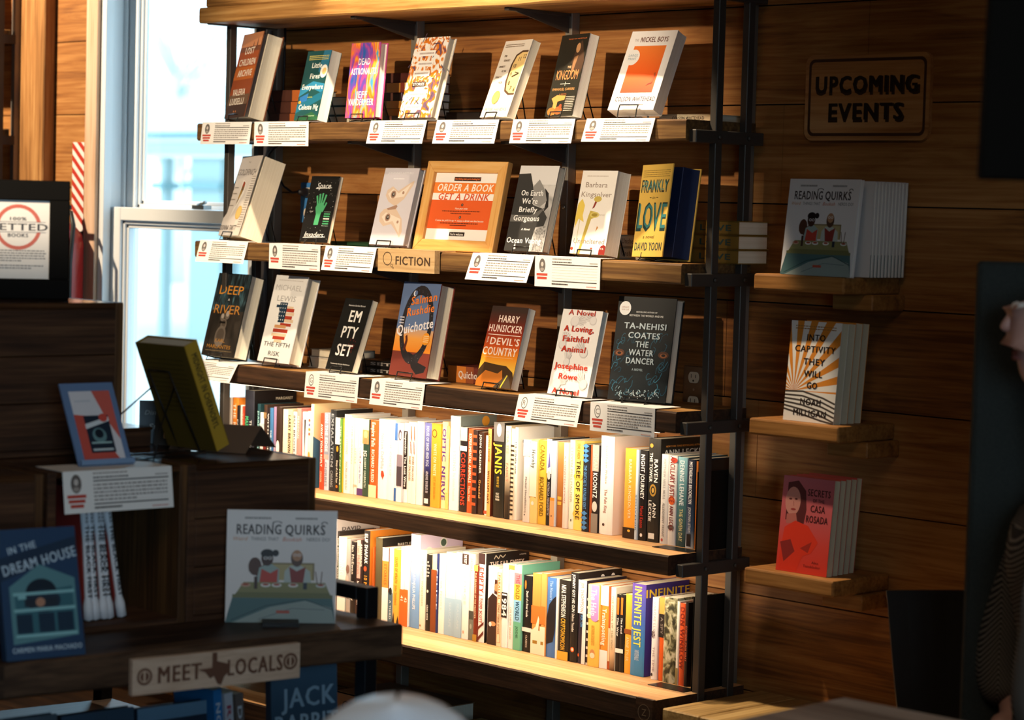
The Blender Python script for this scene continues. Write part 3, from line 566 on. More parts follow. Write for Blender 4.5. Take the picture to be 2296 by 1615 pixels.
def a_quich(a):
    a.r(0, 0, 1, 1, '#64789f'); a.r(0, .26, 1, .50, grad_mat('print_sunset', [(0, '#ef8a2a'), (.6, '#f0a34a'), (1, '#c9a58c')], .065, .125)); a.r(0, 0, 1, .26, '#7d3a30')
    a.o(.52, .55, .42, .42, .24, '#2f2b2e'); a.g([(.42, .26), (.54, .24), (.70, .16), (.96, .12), (.92, .06), (.72, .03), (.56, .10)], '#2a2628'); a.g([(.80, .25), (.70, .14), (.60, .18), (.78, .34)], '#2f2b2e')
    r = random.Random(4)
    for k in range(40): an = r.uniform(0, 6.28); q = r.uniform(.34, .41); a.e(.52+math.cos(an)*q, .55+math.sin(an)*q, .005, .003, '#b8b4c0', 5)
    a.e(.36, .88, .045, .03, '#e8eaf0'); a.e(.385, .885, .04, .027, '#64789f')
    OR = '#e9813a'; a.t('Salman', .62, .83, .085, OR, .66, rot=.16, shear=.1); a.t('Rushdie', .58, .71, .085, OR, .70, rot=.16, shear=.1); a.t('Quichotte', .50, .53, .10, '#efe9ea', .94, rot=.18, shear=.1)
    a.e(.84, .41, .10, .065, '#ef9a2e')
    for k in range(4): a.wd(.77, .91, .44-k*.02, .008, '#f6d8a8', k)
    a.g([(.28, .27), (.31, .38), (.29, .42), (.33, .44), (.36, .38), (.33, .27)], '#5b2a20')
    for k in range(3): a.wd(.06, .18, .62-k*.03, .014, '#d8d3da', 9+k)
def a_devil(a):
    a.r(0, 0, 1, 1, grad_mat('print_dusk', [(0.22, '#f2c04a'), (0.36, '#ef9226'), (0.50, '#c9521f'), (0.68, '#8d2f20'), (0.82, '#5a2a20'), (0.95, '#3c2c26')], 0, .21))
    a.g([(0, .20), (.12, .30), (.45, .28), (.75, .27), (.95, .20), (1, .14), (1, 0), (0, 0)], '#4a3420'); a.g([(0, .08), (.2, .20), (.55, .17), (.66, .22), (.72, .10), (.5, 0), (0, 0)], '#c8752c'); a.g([(.5, 0), (.80, .16), (.86, .16), (1, 0)], '#57493a'); a.l([(.70, 0), (.83, .16)], .03, '#e8d24a')
    CR = '#f3ddd0'; a.t('HARRY', .54, .845, .085, CR, .56); a.t('HUNSICKER', .50, .725, .085, CR, .92); a.l([(.06, .645), (.96, .645)], .014, CR); a.t('DEVIL\'S', .56, .565, .085, CR, .80); a.t('THE', .08, .575, .024, CR, .12, rot=1.57); a.t('COUNTRY', .48, .44, .095, CR, .94); a.l([(.08, .365), (.9, .365)], .01, '#e8b47a')
def a_loving(a):
    a.r(0, 0, 1, 1, '#f1edea'); G = '#bdb4b2'; r = random.Random(12)
    for cu, cv, s, an in ((.35, .86, .5, .2), (.8, .88, .4, 2.6), (.15, .58, .42, 1.2), (.72, .50, .46, 2.4), (.34, .38, .34, 1.5), (.2, .12, .5, .6), (.86, .14, .45, 2.2)):
        for f in range(5):
            aa = an+(f-2)*.22; L = s*(.62 if f not in (0,) else .45); p = (cu+math.cos(aa)*s*.18, cv+math.sin(aa)*s*.12)
            q = (p[0]+math.cos(aa)*L*.6, p[1]+math.sin(aa)*L*.4); q = (min(max(q[0], .03), .97), min(max(q[1], .02), .98)); a.l([p, q], .055, '#cfc8c6'); a.l([p, q], .035, '#e4dfdd'); a.l([(p[0]+.02, p[1]), (q[0]+.02, q[1])], .01, G)
        a.e(cu, cv, s*.22, s*.13, '#d5cecc'); a.e(cu, cv+.006, s*.19, s*.11, '#e6e1df')
    RD = '#c43a24'; a.t('A Novel', .5, .965, .06, RD, .66, bold=False)
    for st, v, w, u in (('A Loving,', .775, .74, .50), ('Faithful', .655, .64, .47), ('Animal', .535, .60, .46), ('Josephine', .335, .82, .48), ('Rowe', .215, .46, .46), ('A Novel', .04, .66, .46)): a.t(st, u, v, .066, RD, w)
def a_water(a):
    a.r(0, 0, 1, 1, '#15171a'); r = random.Random(3)
    a.g([(0, .60), (.2, .62), (.5, .58), (.86, .62), (1, .58), (1, .12), (.86, .02), (.14, .02), (0, .14)], '#0f181e')
    for k in range(70):
        cx, cy_ = r.uniform(.05, .95), r.uniform(.08, .66)
        if .3 < cx < .66 and .12 < cy_ < .60: continue
        p = [(cx+math.cos(t*.7+k)*.03*t, cy_+math.sin(t*.9+k)*.02*t) for t in range(5)]; p = [(min(max(x, .01), .99), min(max(y, .01), .66)) for x, y in p]; a.l(p, .009, r.choice(['#2c5a70', '#3b7a94', '#20485c', '#24566a']))
    for u in (.12, .88): a.e(u, .455, .09, .035, '#5a3524'); a.e(u, .45, .06, .02, '#a0603a'); a.e(u, .452, .035, .013, '#20140f')
    for k in range(60): u, v = r.uniform(.12, .88), r.uniform(.03, .11); a.l([(u, v), (u+r.uniform(-.04, .04), v+r.uniform(-.03, .03))], .01, r.choice(['#8fa6ae', '#5f7f8c', '#c3ced2']))
    a.e(.14, .885, .10, .068, '#f3f1ef'); a.t('OPRAH\'S', .14, .895, .016, '#c9a8a0', .12); a.t('BOOK CLUB', .14, .872, .014, '#c9a8a0', .12)
    a.t('BESTSELLING AUTHOR OF', .52, .855, .014, '#dcdad6', .36); a.t('BETWEEN THE WORLD AND ME', .52, .82, .018, '#dcdad6', .58)
    for st, v, w, u in (('TA-NEHISI', .72, .72, .52), ('COATES', .63, .54, .52), ('THE', .545, .22, .50), ('WATER', .465, .42, .50), ('DANCER', .385, .48, .50)): a.t(st, u, v, .056, '#c9d6dc', w)
    a.t('A NOVEL', .47, .30, .022, '#8fa0a8', .19)

def display_book(name, loc, rot, lean, w, h, t, base, art, label, hard=True, opened=0.0, pages=None, group=None, easel=True, elabel=None, back=None, gz=None):
    """A book stood face out, spine on the left; its cover print faces -Y before turning."""
    b = thing('book', label, 'book', loc, (R(-lean), 0, R(rot)), group)
    c = 0.0026 if hard else 0.0007; ov = 0.0035 if hard else 0.0006; BM = M(base, 0.42); bk = M(back, 0.45) if back else BM
    ca, sa = math.cos(R(opened)), math.sin(R(opened)); fr = lambda p: (p[0]*ca + p[1]*sa, -p[0]*sa + p[1]*ca, p[2])
    mb = MB(fr); mb.box((0, 0, 0), (w, c, h), BM); mb.face((0, 0, 0), (1, 0, 0), (0, 0, 1), (0, -1, 0)); art(Art(mb, w, h))
    mb.xf = None; mb.box((0, t-c, 0), (w, t, h), bk); mb.box((-0.0004, c*0.6, 0), (c*0.8, t-c*0.6, h), BM); mb.build('cover', b)
    pm = pages or PAGES; n = 7; mb = MB(); cc = 0.0035 if hard else 0.0008; pts = []
    for z in (ov, h-ov):
        pts.append((c, t-c-.0003, z)); pts.append((c, c+.0003, z))
        for k in range(n+1): y = c+.0003+(t-2*c-.0006)*k/n; pts.append((w-ov-cc*math.sin(math.pi*k/n), y, z))
    K = n+3; mb.add(pts, [tuple(range(K))[::-1], tuple(range(K, 2*K))] + [(i, (i+1) % K, K+(i+1) % K, K+i) for i in range(K)], pm); mb.build('pages', b)
    if easel:
        Mx = Matrix.Translation(loc) @ Euler((R(-lean), 0, R(rot))).to_matrix().to_4x4()
        g = gz if gz is not None else loc[2]-0.012; T = lambda x, y, z: np.array(Mx @ Vector((x, y, z)))
        o = T(w*.5, t, 0); o[2] = g; q = lambda p: tuple(np.array(p)-o); mb = MB(q); r_ = 0.0017
        tp = []
        for s in (.30, .70):
            hook = T(w*s, -0.009, 0.009); lip = T(w*s, -0.0095, -0.0028); fl = np.array(lip); fl[2] = g+r_; fl = fl + (lip-T(w*s, t, -0.0028))*0.10
            bk_ = T(w*s, t+0.003, -0.0028); top = T(w*s, t+0.003, h*.62)
            mb.tube([hook, lip, fl, (fl+bk_)/2*np.array([1, 1, 0])+np.array([0, 0, max(g+r_, min(lip[2], bk_[2])-0.001)]), bk_, top], r_, WIRE, 6); tp.append((top, bk_))
        mb.tube([tp[0][0], tp[1][0]], r_, WIRE, 6); mb.tube([T(w*.3, -.009, .009), T(w*.7, -.009, .009)], r_, WIRE, 6)
        for (top, bk_), s in zip(tp, (.36, .64)):
            f = T(w*s, t+0.003, 0); d = T(w*s, t+0.003+h*.30, 0)-f; foot = f+d; foot[2] = g+r_; foot[1] = min(foot[1], -0.006 if foot[1] > -1 and loc[1] > -1 else 99); mb.tube([(top*.8+bk_*.2), foot], r_, WIRE, 6)
        e = mb.build('book_easel', loc=tuple(o)); tag(e, elabel or ('black wire easel holding up the '+label), 'easel', 'wire easels on the bookshelf')
    return b
def cap(s): return s
TOPS, SECS, THRS = 'on the top display shelf', 'on the second display shelf', 'on the third display shelf'
BOOKS = [
 # name, X, Y, lift, shelf, rot, lean, w, h, t, base, art, hard, open, pages, easel, short label
 ('lost', -5.648, -.218, .016, S1, -13.1, 13.5, .164, .248, .050, '#7d4a30', a_lost, 1, 5, PAGES, 1, 'thick rust brown hardcover with cream capitals '+TOPS),
 ('fires', -5.338, -.213, .009, S1, -9.4, 12.4, .128, .197, .033, '#1d4d4f', a_fires, 0, 0, PAGES_W, 1, 'teal and green paperback with a round cream badge '+TOPS),
 ('astro', -5.112, -.218, .014, S1, -5.2, 5.1, .134, .202, .026, '#c8508e', a_astro, 1, 0, PAGES_W, 1, 'rainbow flame patterned hardcover with white lettering '+TOPS),
 ('stories', -4.897, -.216, .013, S1, -6.0, 14.9, .146, .220, .024, '#e8e0d6', a_stories, 1, 0, PAGES, 1, 'white and orange hardcover covered in paper tags '+TOPS),
 ('clock', -4.582, -.215, .012, S1, -13.6, 19.9, .136, .209, .024, '#e9dfd2', a_clock, 0, 0, PAGES, 1, 'cream paperback showing half an alarm clock '+TOPS),
 ('kingdom', -4.347, -.215, .012, S1, -15.8, 12.4, .137, .207, .028, '#35322d', a_kingdom, 0, 0, PAGES_W, 1, 'charcoal paperback with an old painting of hands '+TOPS),
 ('nickel', -4.123, -.224, .026, S1, 3.4, 23.9, .142, .212, .035, '#f3efec', a_nickel, 0, 0, PAGES_W, 1, 'white paperback with a big orange square '+TOPS),
 ('goldfinch', -5.671, -.214, .017, S2, -13.6, 17.7, .158, .239, .066, '#ddd3ca', a_goldfinch, 0, 3, PAGES, 1, 'very thick cream paperback with a small bird and gold seal '+SECS),
 ('space', -5.300, -.216, .009, S2, -0.6, 13.0, .123, .187, .012, '#1c1b1a', a_space, 0, 0, PAGES, 1, 'thin black paperback with a green hand '+SECS),
 ('moth', -5.004, -.215, .011, S2, -1.0, 14.5, .140, .212, .022, '#d3ced6', a_moth, 1, 0, PAGES_W, 1, 'pale lilac hardcover with a tan moth '+SECS),
 ('vuong', -4.481, -.215, .011, S2, -2.9, 13.4, .146, .221, .024, '#8b8987', a_vuong, 1, 0, PAGES, 1, 'black and white photo hardcover with white title '+SECS),
 ('kings', -4.247, -.215, .011, S2, -7.2, 10.0, .136, .207, .041, '#efe9e2', a_kings, 0, 0, PAGES_W, 1, 'white paperback with a yellow pitcher plant '+SECS),
 ('frankly', -4.036, -.216, .010, S2, -6.0, 7.3, .146, .221, .058, '#dfb758', a_frankly, 1, 12, M('#182a52', .6), 1, 'mustard yellow hardcover with navy page edges '+SECS),
 ('deep', -5.700, -.245, .016, S3, -2.2, 14.1, .160, .243, .049, '#1c2224', a_deep, 1, 0, PAGES, 1, 'dark forest hardcover with orange capitals '+THRS),
 ('fifth', -5.445, -.240, .015, S3, -6.4, 13.9, .164, .248, .041, '#f4f1ee', a_fifth, 1, 0, PAGES, 1, 'white hardcover with a toy brick flag tower '+THRS),
 ('empty', -5.145, -.240, .012, S3, -6.8, 17.8, .131, .202, .020, '#1b1a18', a_empty, 0, 0, PAGES, 1, 'black paperback with huge white block letters '+THRS),
 ('quich', -4.885, -.238, .014, S3, -5.5, 10.3, .165, .250, .046, '#7d3a30', a_quich, 1, 0, PAGES, 1, 'blue and orange hardcover with a giant black ring letter '+THRS),
 ('devil', -4.550, -.238, .009, S3, -2.8, 14.8, .138, .210, .026, '#5a2a20', a_devil, 0, 0, PAGES_W, 1, 'red and yellow sunset road paperback '+THRS),
 ('loving', -4.288, -.238, .008, S3, -1.7, 12.9, .141, .214, .018, '#f1edea', a_loving, 0, 0, PAGES_W, 1, 'white paperback with red lettering over drawn hands '+THRS),
 ('water', -4.085, -.235, .009, S3, 9.6, 9.0, .166, .251, .035, '#15171a', a_water, 1, 0, PAGES, 1, 'large black hardcover with a white round seal '+THRS),
]
for (n, X, Y, lift, S, rot, lean, w, h, t, base, art, hard, opened, pm, ez, lab) in BOOKS:
    display_book(n, (X, Y, S+lift), rot, lean, w, h, t, base, art, lab, bool(hard), opened, pm, None, bool(ez),
                 'black wire easel under the '+lab.rsplit(' on the ', 1)[0].replace(' with a small bird and gold seal', ' of the gold seal'), gz=S+0.0015)

# ---- framed notice on the second shelf
fr = thing('picture_frame', 'oak framed orange notice about ordering books and drinks', 'picture frame', (-4.823, -.222, S2+.0025), (R(-13.2), 0, R(4.1)))
fw_, fh_ = .284, .240; OAK = wood('frame_oak', '#b97a3a', '#dba45c', '#e9bd7c', 'X', 0.45, knots=0.2); bw = .030
mb = MB(); mb.hexa([(0, 0, 0), (fw_, 0, 0), (fw_, .02, 0), (0, .02, 0), (bw, 0, bw), (fw_-bw, 0, bw), (fw_-bw, .02, bw), (bw, .02, bw)], OAK); mb.hexa([(bw, 0, fh_-bw), (fw_-bw, 0, fh_-bw), (fw_-bw, .02, fh_-bw), (bw, .02, fh_-bw), (0, 0, fh_), (fw_, 0, fh_), (fw_, .02, fh_), (0, .02, fh_)], OAK)
OAKZ = wood('frame_oak_upright', '#b97a3a', '#dba45c', '#e9bd7c', 'Z', 0.45, knots=0.2)
mb.hexa([(0, 0, 0), (bw, 0, bw), (bw, .02, bw), (0, .02, 0), (0, 0, fh_), (bw, 0, fh_-bw), (bw, .02, fh_-bw), (0, .02, fh_)], OAKZ); mb.hexa([(fw_-bw, 0, bw), (fw_, 0, 0), (fw_, .02, 0), (fw_-bw, .02, bw), (fw_-bw, 0, fh_-bw), (fw_, 0, fh_), (fw_, .02, fh_), (fw_-bw, .02, fh_-bw)], OAKZ)
mb.build('frame', fr, bevel=0.0012)
iw, ih = fw_-2*bw, fh_-2*bw
mb = MB(); mb.box((bw-.003, .010, bw-.003), (fw_-bw+.003, .018, fh_-bw+.003), PAPER); mb.face((bw, .010, bw), (1, 0, 0), (0, 0, 1), (0, -1, 0)); a = Art(mb, iw, ih)
a.r(0, 0, 1, 1, '#f3efe9'); a.r(0, .17, 1, .60, '#e2602a'); a.r(0, .70, 1, .86, '#ef8436'); a.r(.30, .885, .72, .945, '#3a2620'); a.t("Not finding what you're looking for?", .51, .915, .026, '#ef7a3a', .39)
a.t('ORDER A BOOK', .5, .785, .105, '#f6efe6', .88, shear=.18); a.t('GET A DRINK', .5, .65, .095, '#d9572a', .80, shear=.18); a.e(.5, .53, .018, .022, '#3a2620'); a.t('1', .5, .53, .022, '#f3efe9'); a.t('Place your order', .5, .475, .024, '#f3e6da', .20)
for v, u0, u1 in ((.435, .2, .8), (.40, .34, .66)): a.wd(u0, u1, v, .012, '#5a2a1c', int(v*100), 1)
a.e(.5, .345, .018, .022, '#3a2620'); a.t('2', .5, .345, .022, '#f3efe9'); a.t('Come to pick it up + enjoy a drink on the house', .5, .295, .026, '#f3e6da', .76); a.wd(.2, .8, .255, .012, '#5a2a1c', 5, 1); a.wd(.36, .62, .225, .012, '#5a2a1c', 6, 1)
a.r(.38, .065, .62, .125, '#2e2622'); a.t("You're welcome.", .5, .095, .034, '#f3efe9', .21); mb.build('print', fr)
mb = MB(); mb.add([(fw_*.4, .021, .01), (fw_*.6, .021, .01), (fw_*.6, .021, fh_*.7), (fw_*.4, .021, fh_*.7), (fw_*.4, .024, .01), (fw_*.6, .024, .01), (fw_*.6, .024, fh_*.7), (fw_*.4, .024, fh_*.7)], [(0, 1, 2, 3), (4, 7, 6, 5), (0, 4, 5, 1), (1, 5, 6, 2), (2, 6, 7, 3), (3, 7, 4, 0)], M('#2a2320', .8))
mb.add([(fw_*.45, .0245, fh_*.6), (fw_*.55, .0245, fh_*.6), (fw_*.55, .085, .022), (fw_*.45, .085, .022)], [(0, 1, 2, 3)], M('#2a2320', .8)); mb.build('backing_stand', fr)

# ---- typed cards folded over the board edges
def card(X0, X1, z, yf, tilt, hf, lab, skew=0.0, oval='#6b6460', bars=3, seed=1, top=0.05, letter=None, blank=0.0, yt=None):
    r = random.Random(seed); X0w = X1-X0
    o = np.array([(X0+X1)/2, yf-.0040, z+.0032]); e = thing('shelf_card', lab, 'card', tuple(o), (0, 0, 0), 'typed cards on the shelf edges')
    sn, cs = math.sin(R(tilt)), math.cos(R(tilt)); w = X0w
    fl = lambda u, v: (u-w/2+skew*(hf-v)/hf, -sn*(hf-v), -cs*(hf-v)-.0005)
    mb = MB(); n = np.array([0, -cs, sn]); th = .0006
    def slab(pts, nn): q = [tuple(np.array(p)-np.array(nn)*th) for p in pts]; mb.add(pts+q, [(0, 1, 2, 3), (7, 6, 5, 4), (0, 4, 5, 1), (1, 5, 6, 2), (2, 6, 7, 3), (3, 7, 4, 0)], PAPER)
    slab([fl(0, 0), fl(w, 0), fl(w, hf), fl(0, hf)], n)
    slab([(-w/2, 0, 0), (w/2, 0, 0), (w/2, top, 0.0004), (-w/2, top, 0.0004)], (0, 0, 1))
    ev = np.array([skew*-1/hf, sn, cs]); mb.face(fl(0, 0), (1, 0, 0), tuple(ev), tuple(n)); K, RD, GY = M('#3c342f', .8), M('#c5493a', .8), M('#9a9088', .8)
    mb.ring(w*.115, hf*.70, w*.048, hf*.225, .16, M(oval, .8)); 
    if letter: mb.text(letter, w*.115, hf*.70, hf*.20, M('#8a827c', .8), bold=False)
    else:
        mb.disc(w*.115, hf*.70, w*.042, hf*.195, M(oval, .8)); mb.disc(w*.115, hf*.74, w*.020, hf*.08, M('#cfc5bd', .8), 12); mb.disc(w*.115, hf*.57, w*.030, hf*.06, M('#a59b93', .8), 12)
    for k in range(bars): q = (.085, .075, .06)[k]*w; mb.rect(w*.115-q, hf*(.36-.115*k), w*.115+q, hf*(.44-.115*k), RD)
    mb.rect(w*.27, hf*.735, w*.965, hf*.765, K); mb.rect(w*.27, hf*.185, w*.955, hf*.215, K)
    mb.words(w*.27, w*.60, hf*.93, hf*.035, GY, r, .9); mb.words(w*.27, w*.70, hf*.83, hf*.035, K, r, .7); mb.words(w*.84, w*.96, hf*.83, hf*.03, GY, r, 1)
    for k in range(5 if not blank else 5):
        if blank: mb.rect(w*.27, hf*(.655-.09*k), w*.96, hf*(.662-.09*k), GY)
        else: mb.words(w*.27, w*.95, hf*(.655-.09*k), hf*.034, M('#8d847d', .8), r, 1 if k < 4 else r.uniform(.3, .8)); mb.rect(w*.27, hf*(.626-.09*k), w*.95, hf*(.629-.09*k), M('#b5aba4', .8))
    mb.words(w*.27, w*.52, hf*.11, hf*.045, K, r, 1); mb.words(w*.80, w*.95, hf*.07, hf*.03, M('#cf8f84', .8), r, 1)
    mb.build('card_sheet', e); return e
CARDS = [ # px of the upper corners and y there, lower-left corner px, lower edge y
 (457, 567, 278, 451, 326, S1, YF, 'typed card folded over the top display shelf at its window end', {}),
 (573, 694.5, 276, 573, 330, S1, YF, 'typed card on the top display shelf below the teal and green paperback', {}),
 (834.5, 960, 268, 823, 326, S1, YF, 'typed card on the top display shelf below the paper tag hardcover', {}),
 (982.7, 1122, 266, 971, 326, S1, YF, 'typed card on the top display shelf left of the cream clock paperback', {}),
 (1154, 1292.7, 263, 1144, 325, S1, YF, 'typed card on the top display shelf under the charcoal paperback', {}),
 (1319, 1472, 261, 1305, 323, S1, YF, 'typed card on the top display shelf under the orange square paperback', {}),
 (452, 559, 544, 440, 590, S2, YF, 'typed card on the second display shelf under the very thick cream paperback', dict(bars=2)),
 (606.4, 720.7, 548, 605.8, 604, S2, YF, 'typed card on the second display shelf under the green hand paperback', dict(bars=2)),
 (733, 847, 553, 722, 609, S2, YF, 'typed card on the second display shelf touching the wooden genre block', {}),
 (1062.7, 1201, 573, 1044.4, 633, S2, YF, 'typed card on the second display shelf below the black and white photo hardcover', dict(bars=2)),
 (1202.5, 1349, 582, 1201, 644, S2, YF, 'mostly blank ruled card on the second display shelf under the pitcher plant paperback', dict(bars=2, blank=1)),
 (430, 536, 806, 398, 848, S3, YF, 'typed card on the third display shelf under the dark forest hardcover', dict(bars=2)),
 (688.7, 807.6, 838, 684, 893, S3, YF, 'typed card with a ringed letter G on the third display shelf', dict(letter='G')),
 (837, 955.7, 854, 830, 909, S3, YF, 'typed card on the third display shelf under the giant black ring hardcover', dict(bars=2)),
 (1166, 1308, 890, 1154, 946, S3, YF, 'typed card with a ringed letter R on the third display shelf', dict(letter='R')),
 (1326.6, 1471.6, 908, 1328, 968, S3, YF, 'typed card with a ringed letter C on the third display shelf', dict(letter='C')),
]
for i, (xa, xb, y0, xc, y1, S, yf, lab, kw) in enumerate(CARDS):
    A = onY(xa, y0, yf); B = onY(xb, y0, yf); P = onX(xc, y1, A[0]); out = max(0.0, min(.03, yf-P[1])); zc = onY(xc, y1, yf-out)[2]; hf = min(.082, max(.058, S-zc))
    card(A[0], B[0], S, yf, math.degrees(math.asin(min(.5, out/hf))), hf, lab, seed=i+11, top=.09 if S == S3 else .05, **kw)

# ---- wooden genre block and the round Z tag
gb = thing('genre_sign', 'small pale wooden block sign reading fiction on the second display shelf edge', 'sign', (-4.77, YF-.012, S2-.045))
A, B = onY(848, 562, YF-.022)[0], onY(975, 566, YF-.022)[0]; zb_, zt_ = S2-.055, S2+.004
mb = MB(lambda p: (p[0]+4.77, p[1]-YF+.012, p[2]-S2+.045)); SG = wood('sign_birch', '#a8835a', '#caa676', '#d9ba8e', 'X', 0.6, knots=0.2, grain=.8)
mb.box((A, YF-.022, zb_), (B, YF-.004, zt_), SG); mb.box((A, YF-.004, S2+.0006), (B, YF+.05, zt_), SG); mb.face((A, YF-.022, zb_), (1, 0, 0), (0, 0, 1), (0, -1, 0)); w, h = B-A, zt_-zb_; INK = M('#4a3423', .8)
mb.ring(w*.17, h*.56, h*.30, h*.30, .12, INK); mb.ring(w*.25, h*.26, h*.075, h*.075, .3, INK); mb.ring(w*.275, h*.16, h*.04, h*.04, .3, INK); mb.text('FICTION', w*.62, h*.50, h*.36, INK, w*.60); mb.build('sign_block', gb)
zt = thing('shelf_tag', 'small square wooden tag with a ringed letter Z under the lowest book row', 'sign', (-3.87, -.352, S5-.05)); A, B = onY(1428, 1580, -.352), onY(1466, 1580, -.352); w = B[0]-A[0]; h = .062
mb = MB(lambda p: (p[0]+3.87, p[1]+.352, p[2]-S5+.05)); mb.box((A[0], -.356, S5-.06), (B[0], -.3462, S5+.002), W_DRK); mb.face((A[0], -.356, S5-.06), (1, 0, 0), (0, 0, 1), (0, -1, 0)); mb.ring(w*.5, h*.48, w*.36, w*.36, .08, M('#7b654c', .8)); mb.text('Z', w*.5, h*.48, w*.30, M('#7b654c', .8), bold=False); mb.build('tag_block', zt)

# ---- books lying flat behind the displays
def flat_book(px, py, S, k0, w, d, t, cov, lab, y=-.20, rot=0, group=None, text=None, tc='#e8d8c0', bands=(), pages=PAGES, fore=False):
    p = onY(px, py, y); b = thing('book', lab, 'book', (p[0], y, S+k0), (0, 0, R(rot)), group); c = .0022; CM = M(cov, .45)
    mb = MB(); mb.box((0, 0, 0), (w, d, c), CM); mb.box((0, 0, t-c), (w, d, t), CM)
    if not fore: mb.box((0, 0, c*.5), (w, c, t-c*.5), CM)
    else: mb.box((0, d-c, c*.5), (w, d, t-c*.5), CM)
    mb.face((0, 0, 0), (1, 0, 0), (0, 0, 1), (0, -1, 0))
    if not fore:
        for u0, u1, cc in bands: mb.rect(u0*w, .0005, u1*w, t-.0005, M(cc, .45))
        if text: mb.text(text, w*.55, t*.5, t*.42, M(tc, .6), w*.6)
    mb.build('cover', b); mb = MB(); y0 = .003 if fore else c; mb.box((.003, y0, c), (w-.003, d-(c if fore else .003), t-c), pages_mat('lying_pages', '#e9dfca', '#cfc1a6', 2) if 'lyp' not in _M else _M['lyp']); _M['lyp'] = mb.mats[0]; mb.build('pages', b); return b
LB = lambda i, n: ('lowest', 'second', 'third', 'fourth', 'fifth', 'topmost')[i if i < n-1 else 5]
for i in range(3): flat_book(604, 262, S1, .0008+i*.033, .165, .11, .032, '#4a2a20', LB(i, 3)+' of the stacked rust brown hardcovers by the window end', y=-.135, rot=-3+2*i, bands=((.60, .98, '#b3602c'),), text=None)
for i in range(3): flat_book(716, 258, S1, .0008+i*.026, .13, .10, .025, '#2c5660', LB(i, 3)+' of the stacked books with white page edges behind the teal paperback', y=-.12, rot=2-i, fore=True)
for i, (c, t) in enumerate((('#3a3226', .022), ('#5a3a22', .02), ('#6b5a2a', .02), ('#2b1f1c', .022), ('#7a2f22', .026), ('#4a2018', .026))): flat_book(858, 262, S1, .0008+[0, .0222, .0424, .0626, .0848, .111][i], .15, .11, t, c, LB(i, 6)+' of the six dark red and brown books stacked behind the rainbow hardcover', y=-.13, rot=(-2, 1, -1, 2, -3, 1)[i], bands=((.1, .5, '#a8742f'), (.62, .7, '#d8b27a')) if i in (1, 2, 4) else ((.2, .26, '#c98a6a'),))
flat_book(1000, 262, S1, .0008, .13, .1, .03, '#1c1512', 'dark book lying behind the paper tag hardcover', y=-.13)
flat_book(1478, 262, S1, .0008, .17, .11, .018, '#d8c8a8', 'cream book with spine capitals lying flat at the uprights end of the top shelf', y=-.13, text='COLSON WHITEHEAD', tc='#3a2a20')
flat_book(742, 549, S2, .0008, .16, .11, .012, '#24472c', 'thin dark green book lying flat behind the green hand paperback', y=-.13)
for i in range(2): flat_book(1372, 574, S2, .0008+i*.03, .13, .1, .029, '#cdbfa8', ('lower', 'upper')[i]+' of two cream books lying behind the pitcher plant paperback', y=-.125, text='Unsheltered', tc='#7d6c5c', bands=((.05, .2, '#d6b94e'),))
for i in range(3): flat_book(1540, 582, S2, .0008+i*.034, .16, .11, .033, '#8a6a2c', LB(i, 3)+' of the stacked mustard hardcovers behind the uprights', y=-.125, text='LOVE', tc='#2d4a49')
flat_book(690, 826, S3, .0008, .17, .12, .03, '#e4ddd2', 'white book lying flat behind the toy brick tower hardcover', y=-.14, fore=True); flat_book(695, 818, S3, .0316, .15, .11, .022, '#8d8474', 'grey book lying on the white one behind the toy brick tower hardcover', y=-.14, fore=True)
for i in range(2): flat_book(812, 838, S3, .0008+i*.019, .14, .11, .018, '#1d1a19', ('lower', 'upper')[i]+' of two black books lying behind the huge block letter paperback', y=-.14, text='SET', tc='#b8b0a8')
flat_book(1004, 862, S3, .0008, .165, .12, .044, '#6b2f26', 'maroon hardcover lying flat behind the giant black ring hardcover', y=-.14, bands=((0, .42, '#c9742c'), (.42, .6, '#8e4a2a')), text='Quichotte', tc='#d8cfc8')
flat_book(1300, 900, S3, .0008, .14, .11, .02, '#c9b59a', 'cream book lying flat behind the drawn hands paperback', y=-.14, fore=True)
# ================================================================== rows of books, spine out
A1, A2, A3, A4 = (480, 860, 6.2125), (760, 880, 5.769), (1040, 920, 5.767), (1320, 960, 5.384)
C1, C2, C3 = (740, 1150, 5.569), (960, 1200, 5.767), (1220, 1250, 4.751)
